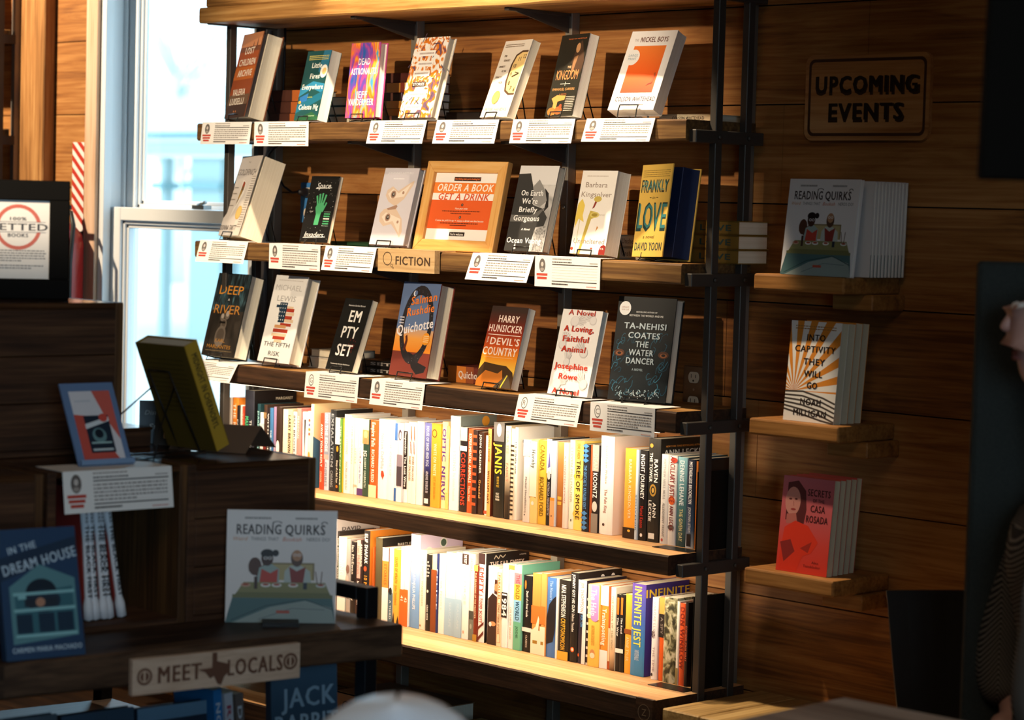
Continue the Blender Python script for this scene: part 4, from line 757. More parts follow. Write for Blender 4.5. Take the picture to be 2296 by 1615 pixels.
# crop, x left, x right, at height, top, colour, description, print: b bands (v0, v1, colour), t lines (text, colour, v low, v high, size), s cover colour, st cover lines
UP = [
 (A1, 187, 237, 400, 200, '#e9e0d2', 'cream paperback, orange print', dict(t=[('A GOOD LIFE', '#d98a4a', .15, .9, .4)])),
 (A1, 238, 318, 500, 198, '#ec8a2f', 'bright orange hardcover', dict(t=[('THE RING IT IS', '#f8ead2', .2, .92, .42)], s='#ef8d33')),
 (A1, 319, 352, 450, 310, '#2a2321', 'slim black paperback', dict(t=[('PAUL AUSTER', '#efe8de', .2, .8, .5)])),
 (A1, 353, 395, 450, 305, '#f1ece4', 'slim white paperback', dict(t=[('STORIES', '#b98c5a', .2, .5, .4)], b=[(.3, .42, '#d6a24a')])),
 (A1, 396, 417, 450, 320, '#c94a30', 'thin red paperback', dict(t=[('THE BALTIMORE', '#f0c8a8', .2, .9, .5)])),
 (A1, 418, 548, 400, 100, '#2d2e38', 'tall charcoal hardcover, green lettering', dict(s='#19181a', t=[('MARGARET ATWOOD', '#57c98a', .1, .70, .36, -.22), ('THE TESTAMENTS', '#f0efec', .1, .66, .22, .2)], st=[('MARGARET', '#e9dfc6', .905, .030, .40, .72), ('ATWOOD', '#f0e6cf', .80, .088, .86, .52)], d=.163)),
 (A1, 590, 627, 400, 290, '#1f4148', 'dark teal paperback', dict(t=[('DARK HARVEST', '#9fd0d0', .3, .9, .5)])),
 (A1, 628, 690, 500, 410, '#eef0ee', 'short white paperback', dict(b=[(.8, .84, '#bcd0d4')])),
 (A1, 691, 735, 400, 300, '#3f2c22', 'dark brown hardcover', dict(b=[(0, .55, '#7d2f2a'), (.82, .9, '#8d6f4a')])),
 (A1, 736, 776, 450, 340, '#241d20', 'black paperback, spaced white capitals', dict(t=[('WITH ABEL', '#f0ece6', .35, .92, .38)])),
 (A1, 778, 820, 500, 345, '#4073a4', 'steel blue paperback', dict(t=[('THE FABRIC OF SAND', '#d8e6ee', .1, .7, .45)])),
 (A1, 821, 867, 450, 330, '#9c7da0', 'mauve paperback', dict(t=[('THIS IS HOW', '#efdfe8', .1, .5, .45)])),
 (A1, 868, 936, 500, 330, '#38261f', 'dark paperback, white shape', dict(e=[(.5, .46, .34, .10, '#f1ece4'), (.5, .26, .12, .05, '#f1ece4')])),
 (A1, 940, 1024, 500, 365, '#efe3cc', 'ivory paperback', dict(b=[(.1, .14, '#c9ae86')])),
 (A1, 1025, 1092, 500, 365, '#dcc69c', 'tan paperback, bold black capitals', dict(b=[(0, .42, '#efe6d2')], t=[('LARRY BROWN', '#2b221a', .42, .92, .5), ('BILLY WAYNE', '#c9b48a', .02, .38, .4)])),
 (A1, 1098, 1152, 600, 400, '#f5f1ea', 'white paperback, orange foot', dict(b=[(0, .28, '#f0931f')], t=[('BEN BROOKS', '#3f3a38', .4, .95, .42), ('GROW UP', '#6a3a10', .02, .25, .5)])),
 (A1, 1156, 1214, 600, 350, '#ea8f86', 'salmon pink paperback', dict(s='#e37a78', t=[('PERSONAL', '#f7dcd4', .6, .9, .4), ('LARSEN', '#f7dcd4', .1, .4, .4)])),
 (A1, 1216, 1290, 700, 400, '#f4f1ec', 'white paperback, black wedge', dict(g=[([(.45, .9), (.75, .9), (.60, .35)], '#3a2f30')], b=[(0, .06, '#2c3a40')])),
 (A1, 1291, 1350, 700, 390, '#f6ead4', 'cream paperback, orange flowers', dict(e=[(.5, .88, .2, .02, '#c24a38'), (.5, .82, .2, .02, '#5a5aa0'), (.5, .76, .22, .02, '#d98a2a'), (.5, .70, .2, .02, '#c24a38'), (.5, .42, .25, .05, '#d9a24a')])),
 (A1, 1353, 1392, 600, 290, '#f7ecc8', 'tall butter yellow hardcover', dict(s='#f3dfa9', sg=[([(0, 0), (.6, 0), (.6, .42), (0, .62)], '#42708c')])),
 (A1, 1478, 1534, 700, 420, '#db4a2b', 'vermilion paperback, white capitals', dict(t=[('AWAIT YOUR REPLY', '#faf2ea', .30, .86, .46), ('CHAON', '#f0c8a8', .10, .24, .4)])),
 (A1, 1537, 1597, 700, 412, '#c9cede', 'pale blue grey paperback', dict(b=[(.42, 1, '#8f95a8'), (.40, .46, '#d8a8a0')], t=[('ON THE EDGE', '#f7f7f7', .5, .98, .55), ('CHIRBES', '#8d93a4', .05, .36, .5)])),
 (A1, 1598, 1681, 700, 372, '#28292c', 'black hardcover, thin grey lettering', dict(s='#1f2021', st=[('NATIONAL BEST SELLER', '#8f8c86', .94, .014, .5, .6)], t=[('EXHALATION', '#9aa0a6', .3, .95, .4), ('CHIANG', '#9aa0a6', .05, .25, .4)])),
 (A1, 1682, 1746, 700, 480, '#1c1a1a', 'black and white paperback', dict(b=[(.64, 1, '#f2f3f4')], t=[('Diary of a Bad Year', '#efe6d2', .12, .42, .36)], e=[(.5, .58, .22, .04, '#e8a02c'), (.5, .07, .22, .02, '#e07a2a')])),
 (A1, 1747, 1775, 900, 490, '#5f8f42', 'thin green paperback', dict(t=[('THE STORY OF MORE', '#e8efd8', .1, .9, .5)])),
 (A1, 1776, 1791, 900, 490, '#e5b32f', 'thin yellow paperback', {}),
 (A2, 46, 140, 700, 290, '#f5f2ee', 'tall white paperback, grey lettering', dict(t=[('WALLACE STEVENS', '#c6c2be', .5, .94, .3), ('MACMILLAN WALSH', '#b5a59c', .05, .40, .3)])),
 (A2, 141, 180, 700, 330, '#efe7d8', 'cream hardcover', dict(t=[('THE GARDEN', '#cdbfa8', .4, .9, .4)])),
 (A2, 181, 228, 700, 335, '#f1eae0', 'cream paperback, faint stripe', dict(b=[(.1, .13, '#d8b49a')], t=[('LITTLE', '#cdbfa8', .4, .6, .4)])),
 (A2, 229, 307, 700, 345, '#f4f5f6', 'white paperback, purple foot', dict(b=[(0, .09, '#5a3a74')], t=[('A Manual for Cleaning', '#a8b6cc', .45, .92, .34), ('Lucia Berlin', '#8f9cc0', .16, .40, .34)], e=[(.5, .50, .1, .012, '#b34a5a'), (.5, .43, .1, .012, '#b34a5a')])),
 (A2, 309, 389, 700, 350, '#31493d', 'dark green hardcover, portrait on top', dict(b=[(.86, 1, '#efdcc0'), (.68, .86, '#d99a62')], e=[(.5, .80, .3, .05, '#f0c08c'), (.5, .72, .34, .04, '#c98a5a')], t=[('ROBERT GALBRAITH', '#c9d6c8', .12, .50, .3), ('JG', '#f0eee8', .52, .60, .5)])),
 (A2, 391, 489, 700, 365, '#dd5d27', 'orange red paperback, white lettering', dict(b=[(0, .16, '#f3dfae')], t=[('Empire Falls', '#fbf2e6', .66, .97, .46), ('RICHARD RUSSO', '#fbf2e6', .20, .62, .36)])),
 (A2, 491, 614, 700, 350, '#f5f3f1', 'thick white hardcover, red ornament', dict(t=[('Nelson DeMille', '#b9b4ba', .38, .82, .30)], e=[(.55, .31, .16, .045, '#c5452c')], g=[([(.4, .36), (.55, .24), (.75, .30)], '#c5452c')])),
 (A2, 616, 715, 700, 360, '#f2f0ee', 'white paperback, faint pink print', dict(t=[('ON THE COME UP', '#dfcfd0', .3, .9, .22)], s='#e9e6e4')),
 (A2, 728, 761, 700, 400, '#f3f3f3', 'slim blue and white paperback', dict(b=[(0, .17, '#2f62a8'), (.78, 1, '#4a76bd')])),
 (A2, 762, 829, 700, 400, '#d9d2da', 'grey paperback, swirling photo', dict(b=[(0, .18, '#f1eef0'), (.2, .45, '#4a3f48'), (.45, .6, '#8d7f8c')], e=[(.55, .85, .3, .07, '#5b4b5a'), (.6, .84, .2, .045, '#d9d2da')])),
 (A2, 830, 879, 700, 400, '#f4f0ec', 'white paperback, bold black lettering', dict(b=[(.17, .9, '#241a18')], t=[('Inspection: The Lost Wire', '#f4f0ec', .2, .88, .5)])),
 (A2, 881, 943, 700, 385, '#f3ede0', 'ivory paperback, red flame marks', dict(g=[([(.55, .95), (.7, .95), (.85, .75), (.6, .80)], '#d2553a'), ([(.5, .76), (.65, .76), (.8, .60), (.6, .62)], '#d2553a')], t=[('SHARK DIALOGUES', '#8a5a3a', .28, .58, .4)])),
 (A2, 945, 1000, 700, 388, '#f1ebde', 'second ivory paperback, red flame marks', dict(g=[([(.55, .95), (.7, .95), (.85, .75), (.6, .80)], '#d2553a'), ([(.5, .76), (.65, .76), (.8, .60), (.6, .62)], '#d2553a')], t=[('SHARK DIALOGUES', '#8a5a3a', .28, .58, .4)])),
 (A2, 1002, 1084, 700, 380, '#f4f0e9', 'plain white hardcover', {}),
 (A2, 1086, 1188, 700, 400, '#4a4a8c', 'violet to black paperback', dict(m=[(.0, '#171519'), (.36, '#191720'), (.50, '#3a3a7a'), (1, '#7377bb')], t=[('HOUSE OF SAND AND FOG', '#c9cfe4', .48, .96, .34), ('ANDRE DUBUS III', '#b9b5c4', .16, .42, .3)], b2=[(.03, .09, '#e8e6e2')])),
 (A2, 1190, 1312, 700, 405, '#f0a034', 'orange paperback, pale lettering', dict(t=[('WHITE ON WHITE', '#f9e2b4', .38, .76, .3), ('LIT IN ENGLISH', '#c97f28', .1, .36, .2)], e=[(.4, .88, .26, .05, '#5a3a1c'), (.4, .88, .2, .038, '#f0a034')])),
 (A2, 1312, 1384, 700, 385, '#f5dfa6', 'cream yellow paperback, purple capitals', dict(t=[('OPTIC NERVE', '#5a2f86', .10, .92, .62)])),
 (A2, 1385, 1422, 700, 440, '#f3c975', 'thin amber paperback', dict(b=[(.2, .85, '#f7dc9c')])),
 (A2, 1432, 1550, 700, 310, '#e9eef0', 'tall pale blue white paperback', dict(s='#7a837e', b=[(0, 1, '#e4ecee')], se=[(.70, .94, .055, '#eca23a')], t=[('DORIS LESSING', '#b2bfc6', .42, .88, .3), ('The Golden Notebook', '#c2ccd0', .1, .40, .26)])),
 (A2, 1560, 1648, 800, 455, '#241c1c', 'black paperback, slanting red capitals', dict(b=[(.84, 1, '#f0d8b8'), (.72, .78, '#f2f0ee')], t=[('CORRECTIONS', '#d8402a', .08, .70, .62)])),
 (A2, 1650, 1726, 800, 475, '#de5426', 'orange red paperback, cream edge', dict(t=[('EXPERIMENTAL ANIMALS', '#fbeadb', .36, .94, .42), ('Thalia Field', '#f6d2b8', .14, .32, .36)])),
 (A3, 112, 172, 700, 260, '#33201a', 'black paperback, red dashes', dict(b=[(.1+k*.09, .135+k*.09, '#d0552c') for k in range(10)])),
 (A3, 174, 236, 700, 285, '#3a241a', 'dark brown hardcover, white title', dict(s='#6e3b1c', t=[('JOHN GARDNER', '#f2e9dc', .50, .97, .40), ('Grendel', '#d9a86a', .2, .42, .4)])),
 (A3, 250, 297, 1100, 330, '#f3ece6', 'slim white paperback, red foot', dict(b=[(.02, .06, '#d0543c')])),
 (A3, 300, 354, 700, 240, '#f0a65a', 'apricot paperback, brown capitals', dict(t=[('LONG HOME', '#c95a24', .62, .94, .45), ('WILLIAM GAY', '#4a2412', .14, .52, .5)], s='#5a2a1c')),
 (A3, 383, 520, 600, 160, '#25231d', 'black hardcover, large yellow capitals', dict(b=[(.80, 1, '#6e6a68')], e=[(.5, .92, .22, .07, '#e2dee2')], t=[('JANIS', '#f2c63c', .46, .78, .62)], h=[('HER', '#d9b23a', .42, .2), ('LIFE', '#d9b23a', .39, .2), ('AND', '#d9b23a', .36, .2), ('MUSIC', '#d9b23a', .33, .26), ('HOLLY', '#e8e0cc', .25, .3), ('GEORGE-', '#e8e0cc', .22, .36), ('WARREN', '#e8e0cc', .19, .36)])),
 (A3, 530, 600, 700, 205, '#d9c8ae', 'beige to black paperback', dict(m=[(0, '#1c1714'), (.25, '#4a3d32'), (.45, '#cbb799'), (1, '#efe2cb')], t=[('LISA SEE', '#d9a48a', .70, .94, .4), ('FAMILY', '#c98a74', .40, .6, .4)])),
 (A3, 601, 645, 700, 240, '#e9dcc0', 'thin zebra edged paperback', dict(b=[(.05+k*.05, .07+k*.05, '#3a3028') for k in range(16)])),
 (A3, 646, 690, 500, 225, '#f2eee6', 'tall white paperback, thin capitals', dict(s='#f0ece4', st=[('DEAF REPUBLIC', '#7a6a58', .85, .028, .66, .45)], t=[('THE OTHER ONE', '#3f3630', .5, .85, .4)], d=.165)),
 (A3, 775, 864, 700, 385, '#e9e6e3', 'grey white paperback, blue grey top', dict(b=[(.80, 1, '#aeb7c4')], t=[('Michel Houellebecq', '#a39c98', .12, .55, .26)], e=[(.4, .09, .08, .01, '#2a2624')])),
 (A3, 866, 954, 700, 385, '#f6d98c', 'pale yellow paperback, white label', dict(b=[(.32, .98, '#faf2dc')], t=[('Hornby', '#3a3430', .66, .88, .5)], e=[(.5, .24, .2, .025, '#f4f1ea')])),
 (A3, 956, 1060, 700, 390, '#f1c548', 'golden yellow paperback, brown capitals', dict(t=[('CANADA', '#8a6a1c', .64, .94, .5), ('RICHARD FORD', '#8a6a1c', .10, .56, .5)])),
 (A3, 1064, 1128, 700, 375, '#211f26', 'navy paperback, white top', dict(b=[(.60, 1, '#f0f2f6')], g=[([(.25, .66), (.75, .68), (.6, .88)], '#6a62b0')], e=[(.5, .58, .34, .05, '#d8d6d4')], t=[('PATRICIA HIGHSMITH', '#b9b6c0', .12, .50, .4)])),
 (A3, 1130, 1190, 700, 400, '#d6e2f0', 'sky blue paperback, orange foot', dict(b=[(0, .30, '#eeb27c'), (.30, .335, '#e79a3a')], e=[(.4, .12, .1, .012, '#3a2a20')])),
 (A3, 1192, 1290, 700, 415, '#cb7e36', 'caramel paperback, yellow cross', dict(m=[(0, '#a85f26'), (1, '#d79a58')], b2=[(.32, .36, '#e9c04a'), (.26, .30, '#e9c04a')])),
 (A3, 1292, 1348, 700, 425, '#efe0da', 'blush white paperback', dict(t=[('A CONSTELLATION', '#c9a39a', .3, .85, .34)])),
 (A3, 1350, 1424, 700, 390, '#efe9d8', 'bone white paperback', dict(t=[('STEVEN MILLHAUSER', '#bdb5a0', .3, .92, .34)], e=[(.6, .10, .1, .015, '#3a3530')])),
 (A3, 1426, 1543, 700, 400, '#f7d266', 'yellow paperback, black title', dict(t=[('TREE OF SMOKE', '#3a2a12', .12, .78, .42), ('DENIS JOHNSON', '#8a6a22', .80, .97, .3)], e=[(.5, .60, .5, .04, '#f1b84a'), (.5, .18, .5, .05, '#f1b84a')])),
 (A3, 1545, 1628, 700, 445, '#23242c', 'black paperback, blue diamonds', dict(g=[([(.5, .79+.055*k), (1, .8175+.055*k), (.5, .845+.055*k), (0, .8175+.055*k)], '#4a86c4') for k in range(4)]+[([(.5, .02+.055*k), (1, .0475+.055*k), (.5, .075+.055*k), (0, .0475+.055*k)], '#4a86c4') for k in range(4)], t=[('THE OUTCASTS', '#5f93cc', .52, .76, .45), ('KATHLEEN KENT', '#5f93cc', .26, .50, .45)])),
 (A3, 1630, 1662, 700, 455, '#a5512a', 'thin rust paperback', {}),
 (A4, 22, 116, 700, 205, '#2a2220', 'grey topped black paperback', dict(b=[(.70, 1, '#a8a09a'), (0, .22, '#8d837a')], t=[('DEAN', '#d9cfae', .72, .90, .6), ('KOONTZ', '#f6f2ec', .40, .68, .62)], e=[(.5, .30, .4, .06, '#d8d0c8')])),
 (A4, 124, 284, 700, 100, '#f6f3f0', 'very thick white hardcover', dict(s='#f1e8e0', t=[('David Foster Wallace', '#c9a99c', .52, .90, .16), ('The Pale King', '#b58a7c', .22, .46, .2)], e=[(.38, .10, .09, .015, '#4a3430')], sl=[([(.32, .70), (.40, .58), (.34, .60), (.44, .68)], '#b5523a'), ([(.30, .44), (.44, .47), (.36, .36), (.33, .42), (.46, .40)], '#b5523a')], d=.17)),
 (A4, 424, 572, 600, 250, '#f4a93e', 'orange hardcover, black foot', dict(b=[(0, .12, '#33231a')], t=[('BARBARA KINGSOLVER', '#fbe3b4', .22, .88, .22)], e=[(.5, .085, .12, .014, '#f0c04a')])),
 (A4, 572, 604, 600, 265, '#cfe0f0', 'slim pale blue paperback', dict(t=[('SOUVENIR', '#6a8ab0', .1, .5, .5)])),
 (A4, 606, 700, 600, 270, '#1e1a1b', 'black paperback, white and red lettering', dict(t=[('NIGHT JOURNEY', '#f4f1ee', .46, .95, .46), ('Murad Kanem', '#b5342a', .14, .38, .42)], e=[(.5, .06, .16, .02, '#f0eeea')])),
 (A4, 703, 848, 500, 130, '#2a2825', 'tall black paperback, gold emblem', dict(s='#1b1917', t=[('RAVEN', '#f3f0e9', .58, .80, .30, .22), ('THE TOWER', '#f3f0e9', .58, .86, .24, -.2), ('ANN', '#f3f0e9', .24, .38, .26, .16), ('LECKIE', '#f3f0e9', .20, .40, .24, -.2)], e=[(.5, .50, .28, .06, '#b58a3a'), (.5, .50, .18, .04, '#2a2825'), (.5, .50, .1, .025, '#c9a04c'), (.3, .93, .14, .02, '#d99a3a')], b2=[(.03, .085, '#f0eeea')], st=[('NEW YORK TIMES BESTSELLING AUTHOR', '#d68a3a', .925, .017, .84, .56), ('ANN LECKIE', '#f0ece2', .865, .052, .92, .56)], d=.165)),
 (A4, 872, 962, 600, 320, '#e1dfdc', 'silver grey paperback', dict(t=[('MATTHEW NEILL NULL', '#b9b5b2', .5, .95, .3), ('ALLEGHENY FRONT', '#a09c9a', .08, .46, .3)], e=[(.4, .045, .14, .018, '#c4524a')])),
 (A4, 965, 1060, 600, 335, '#e6e2de', 'white paperback, red streaks', dict(e=[(.5, .5, .4, .05, '#d9602c'), (.7, .95, .4, .03, '#c9402c'), (.5, .2, .4, .03, '#6a6460')], t=[('ANCILLARY JUSTICE', '#8a2f28', .48, .99, .56), ('ANN LECKIE', '#7d2a24', .16, .44, .46)])),
 (A4, 1062, 1184, 600, 355, '#4f7f86', 'teal paperback, pale capitals', dict(m=[(0, '#2f4a4c'), (.5, '#4a7a80'), (1, '#86b6c0')], t=[('DENNIS LEHANE', '#e3eef0', .46, .96, .42), ('THE GIVEN DAY', '#e6dfa2', .06, .42, .34)])),
 (A4, 1188, 1290, 600, 380, '#232e46', 'navy paperback, white lettering', dict(m=[(0, '#c9d2dc'), (.2, '#3a567a'), (.6, '#1c2438'), (1, '#1a2236')], t=[('MOTHERLESS BROOKLYN', '#f2f2f2', .50, .97, .36), ('JONATHAN LETHEM', '#d9dde2', .18, .46, .30)], b2=[(.02, .16, '#241f22')])),
 (A4, 1256, 1296, 1300, 400, '#c8742e', 'burnt orange hardcover beside the bookend', dict(s='#3a2a20', d=.165)),  # cover side coloured dark to stand for its unlit face
]
LOW = [
 (C1, 28, 76, 400, 40, '#cfc8c5', 'tall pale grey hardcover', dict(s='#cfc8c6', st=[('DAVID', '#4a413d', .86, .038, .42, .34)], d=.165)),
 (C1, 78, 104, 600, 235, '#2a2320', 'thin black paperback', dict(t=[('THE EVENING ROAD', '#e8dfd0', .4, .92, .5)])),
 (C1, 105, 205, 600, 305, '#c4dbd8', 'pale aqua paperback', dict(b=[(0, .42, '#f4f0ea')], s='#c7b39a', t=[('BURNING', '#e6f2f0', .5, .9, .5)])),
 (C1, 206, 257, 650, 330, '#a39b96', 'grey photo paperback', dict(e=[(.5, .60, .4, .06, '#7a5a50'), (.4, .44, .4, .08, '#c9b0a4')])),
 (C1, 258, 316, 500, 365, '#211b1a', 'black paperback, grey serif name', dict(t=[('Ian McEwan', '#c2b8ac', .56, .95, .5), ('Saturday', '#f2eee8', .2, .46, .6)])),
 (C1, 319, 379, 500, 350, '#e9a99e', 'rose pink paperback', dict(b=[(0, .50, '#3a2622')], t=[('Ian McEwan', '#c97a6c', .56, .92, .45), ('In Between', '#f2e6e0', .15, .46, .4)])),
 (C1, 380, 411, 450, 345, '#33231f', 'dark maroon paperback', dict(t=[('AKHAWAD', '#e6d8c8', .66, .95, .6)])),
 (C1, 413, 488, 400, 225, '#2a2220', 'black hardcover with orange cover', dict(s='#ef9032', st=[('ELIF SHAFAK', '#5a2f18', .905, .04, .66, .52)], t=[('ELIF SHAFAK', '#f6f2ea', .62, .96, .5), ('10 MIN', '#e8a03a', .30, .48, .5)], e=[(.4, .56, .26, .03, '#c9502c')], d=.168)),
 (C1, 536, 554, 700, 430, '#b4541f', 'thin burnt orange paperback', {}),
 (C1, 556, 640, 600, 315, '#574e36', 'olive hardcover with black cover', dict(s='#1d1815', st=[('BARTLEBY,', '#f0e8d8', .905, .034, .42, .58), ('THE SCRIVENER', '#f0e8d8', .845, .034, .62, .60)], d=.165)),
 (C1, 641, 718, 700, 440, '#8a5a48', 'white paperback, brown band', dict(b=[(0, 1, '#f4efea'), (.46, .82, '#d98a3c')], t=[('STORIES', '#a85a22', .5, .78, .4)])),
 (C1, 722, 776, 700, 440, '#e4ebee', 'white paperback, dark figure', dict(b=[(0, .40, '#4a6676')], e=[(.5, .42, .36, .05, '#1f2226')], t=[('A THIRD', '#c9d6dc', .05, .3, .4)])),
 (C1, 777, 866, 700, 460, '#f3b044', 'marigold paperback', dict(g=[([(0, 0), (.25, .16), (.4, 0)], '#241a16'), ([(.6, 0), (.85, .12), (1, 0)], '#241a16')], t=[('GRAPES OF WRATH', '#c9781f', .55, .9, .36), ('John Steinbeck', '#d98a2a', .25, .52, .36)])),
 (C1, 868, 925, 800, 430, '#f6f2ee', 'white paperback, orange base', dict(b=[(0, .46, '#e66a2a')], t=[('41', '#fbe9dc', .32, .38, .5)])),
 (C1, 926, 984, 800, 420, '#f5f1ec', 'second white paperback, orange base', dict(b=[(0, .46, '#e66a2a')], t=[('42', '#fbe9dc', .30, .36, .5)])),
 (C1, 986, 1106, 700, 275, '#8fb0dc', 'lavender and blue hardcover', dict(m=[(0, '#6f9ed4'), (.4, '#7fa6da'), (.72, '#a9b8e0'), (1, '#e3d3e8')], s='#dccae2', se=[(.55, .90, .055, '#e9e6e2'), (.55, .90, .04, '#4a5f52'), (.22, .82, .05, '#f1e6e2')], sg=[([(.7, .76), (.78, .82), (.84, .80), (.9, .84), (.96, .76)], '#6f88c8')], t=[('DISAPPEARING EARTH', '#e8eefa', .48, .95, .22), ('JULIA PHILLIPS', '#eef3fc', .20, .48, .28)], d=.165)),
 (C1, 1108, 1187, 800, 470, '#f0e7d3', 'cream paperback, faint capitals', dict(t=[('THE NIGHT WANDERERS', '#d3c6a8', .3, .92, .3)], e=[(.3, .05, .12, .014, '#a87a4a')])),
 (C1, 1189, 1250, 800, 525, '#221e1c', 'black paperback, stacked white words', dict(h=[('BY', '#f2eee6', .90, .3), ('FORCE', '#f2eee6', .855, .66), ('OF', '#f2eee6', .81, .3), ('OTHER', '#f2eee6', .765, .66), ('LOT', '#f2eee6', .72, .5)], e=[(.5, .52, .18, .02, '#d8d0c0')], t=[('CRAIG PETER', '#efeae0', .14, .34, .3)])),
 (C1, 1251, 1320, 900, 520, '#f1d9a8', 'cream topped rust paperback', dict(b=[(0, .80, '#8a4620')])),
 (C1, 1322, 1346, 800, 515, '#28336a', 'thin navy paperback', dict(t=[('FELICE', '#cfd6ee', .3, .8, .5)])),
 (C2, 128, 205, 700, 245, '#f4f3ec', 'off white paperback', dict(t=[('OTHER PEOPLE', '#e0ddd0', .3, .8, .3)])),
 (C2, 208, 349, 700, 230, '#cde2ee', 'thick pale blue paperback', dict(b=[(0, .45, '#a3c3dd')], t=[('SEASCAPE', '#b7cfe2', .1, .4, .2)])),
 (C2, 351, 439, 700, 226, '#cfe4ef', 'second pale blue paperback', dict(b=[(0, .45, '#a5c5de')], t=[('SEASCAPE', '#b7cfe2', .1, .4, .3)])),
 (C2, 440, 524, 700, 222, '#f6f4f0', 'white paperback, small black label', dict(b=[(.86, .98, '#3a2620')], t=[('THE PLOT', '#f6f4f0', .87, .97, .4), ('GEORGE', '#e0d8d0', .4, .8, .3)], e=[(.4, .08, .12, .02, '#d8a890')])),
 (C2, 526, 588, 500, 250, '#f0e8d8', 'cream paperback, grey banknote foot', dict(b=[(0, .34, '#75786e'), (.24, .34, '#4a4a44')], e=[(.5, .16, .22, .03, '#a9aca0')], t=[('James', '#c2ab88', .8, .95, .4)])),
 (C2, 590, 641, 800, 390, '#7a2b18', 'dark red paperback, gold ends', dict(b=[(.92, 1, '#e9b458'), (0, .09, '#b58a34')], t=[('THE GRAPEVINE OF THE FRONTIER', '#e9c9a0', .3, .9, .36)])),
 (C2, 648, 730, 600, 240, '#f4efec', 'white hardcover, slanting red capitals', dict(s='#1f1919', b=[(.88, 1, '#3a2322')], g=[([(0, .04), (1, .14), (1, .10), (0, .0)], '#6a2a22'), ([(0, .16), (1, .24), (1, .21), (0, .13)], '#6a2a22')], t=[('EMPTY', '#a8402e', .56, .84, .62), ('J. TODD SCOTT', '#b5452f', .22, .54, .40)], st=[('THE FAR EMPTY', '#f0d8c8', .87, .06, .78, .50), ('A NOVEL', '#cfc0b6', .955, .014, .16, .86)], sl=[([(.2, .93), (.24, .97), (.3, .93), (.34, .97), (.4, .94), (.46, .97)], '#d8c8b0')], d=.168)),
 (C2, 752, 884, 900, 410, '#f1edf0', 'white hardcover with dark suited figure', dict(g=[([(.1, 0), (1, 0), (1, .62), (.55, .66), (.12, .58)], '#3a2622'), ([(.7, .66), (1, .66), (1, .84), (.74, .84)], '#4a2c22')], e=[(.9, .74, .2, .05, '#c98a60'), (.62, .27, .3, .03, '#d99a68'), (.38, .26, .14, .03, '#efe8ea'), (.4, .90, .2, .05, '#cfc6da')])),
 (C2, 885, 950, 900, 440, '#f2e2c0', 'cream hardcover, rust border', dict(rg=1, t=[('PARALLEL', '#a8703c', .6, .92, .4), ('LYDALE STEEDE STORIES', '#a8703c', .16, .56, .36)])),
 (C2, 955, 1028, 900, 375, '#f5f3f4', 'white paperback, black numeral label', dict(b=[(.36, .66, '#241c1e')], t=[('1984', '#f7f4f2', .38, .64, .78)])),
 (C2, 1030, 1106, 900, 395, '#f5f2f2', 'white paperback, pale pink lettering', dict(b=[(.95, 1, '#e8954a')], t=[('ON CHESIL BEACH', '#efc8b8', .12, .5, .3)])),
 (C2, 1112, 1205, 800, 385, '#74bba4', 'multicoloured paperback', dict(b=[(.90, 1, '#a6d6c4'), (.77, .90, '#e0818a'), (.585, .77, '#f0b94a'), (.33, .585, '#8fc6ea'), (0, .33, '#6cb898')], t=[('THE', '#a83a4a', .78, .88, .5), ('BOLD', '#8a5a1c', .60, .76, .5), ('WORLD', '#1f3f5c', .35, .57, .5), ('JODIE', '#2f6a54', .14, .28, .3)])),
 (C2, 1207, 1330, 900, 530, '#1d1a1b', 'black paperback, white band', dict(b=[(.265, .32, '#f3ede8')], t=[('Death of a River Guide', '#efe9e2', .46, .80, .22), ('CLASSICS', '#d9d0c8', .06, .22, .16)], e=[(.3, .88, .1, .06, '#e0742c')])),
 (C2, 1336, 1454, 900, 500, '#e59a4e', 'tan orange paperback, white animal', dict(b=[(.38, .60, '#dc7a34'), (0, .30, '#f3ead2')], g=[([(0, .28), (.5, .34), (.8, .48), (.9, .44), (.8, .28)], '#f3ead2')], b2=[(.13, .17, '#a07a2c')])),
 (C2, 1456, 1524, 900, 500, '#e7a058', 'second tan orange paperback', dict(b=[(.38, .60, '#dc7a34'), (0, .35, '#f3ead2')], b2=[(.13, .17, '#a07a2c')])),
 (C2, 1526, 1655, 800, 555, '#4a78bc', 'blue paperback, black silhouette', dict(g=[([(.1, .16), (.75, .2), (.95, .35), (1, .78), (.7, .74), (.3, .66), (.1, .50)], '#201e24')], t=[('The Hunters', '#9ab8e0', .72, .96, .3)])),
 (C3, 128, 148, 600, 225, '#f3f0ea', 'thin white paperback', {}),
 (C3, 149, 265, 600, 245, '#25211d', 'thick black paperback, gold base', dict(b=[(0, .11, '#e2ac3c')], t=[('NEAL STEPHENSON', '#f4efe4', .54, .94, .40), ('CRYPTONOMICON', '#e2b23c', .13, .52, .40)])),
 (C3, 266, 350, 600, 165, '#1e1b1b', 'tall black paperback, white serif title', dict(s='#1f1a1a', se=[(.56, .93, .03, '#f3eee8'), (.8, .93, .03, '#f3eee8')], t=[('JOHNNY GOT HIS GUN', '#f2eee6', .56, .98, .34), ('Dalton Trumbo', '#e8e2d8', .34, .54, .30)], e=[(.5, .14, .24, .03, '#d9642c'), (.5, .14, .12, .016, '#f0e8dc')], d=.168)),
 (C3, 352, 440, 600, 245, '#2a2434', 'white topped navy paperback', dict(b=[(.60, 1, '#f3eeec')], g=[([(.55, 0), (1, 0), (1, .6), (.6, .6)], '#efe9e6')], t=[('JIM THOMPSON', '#c9826c', .62, .97, .36), ('POP. 1280', '#5f9ad8', .44, .58, .28)], e=[(.2, .1, .1, .02, '#d9602c')])),
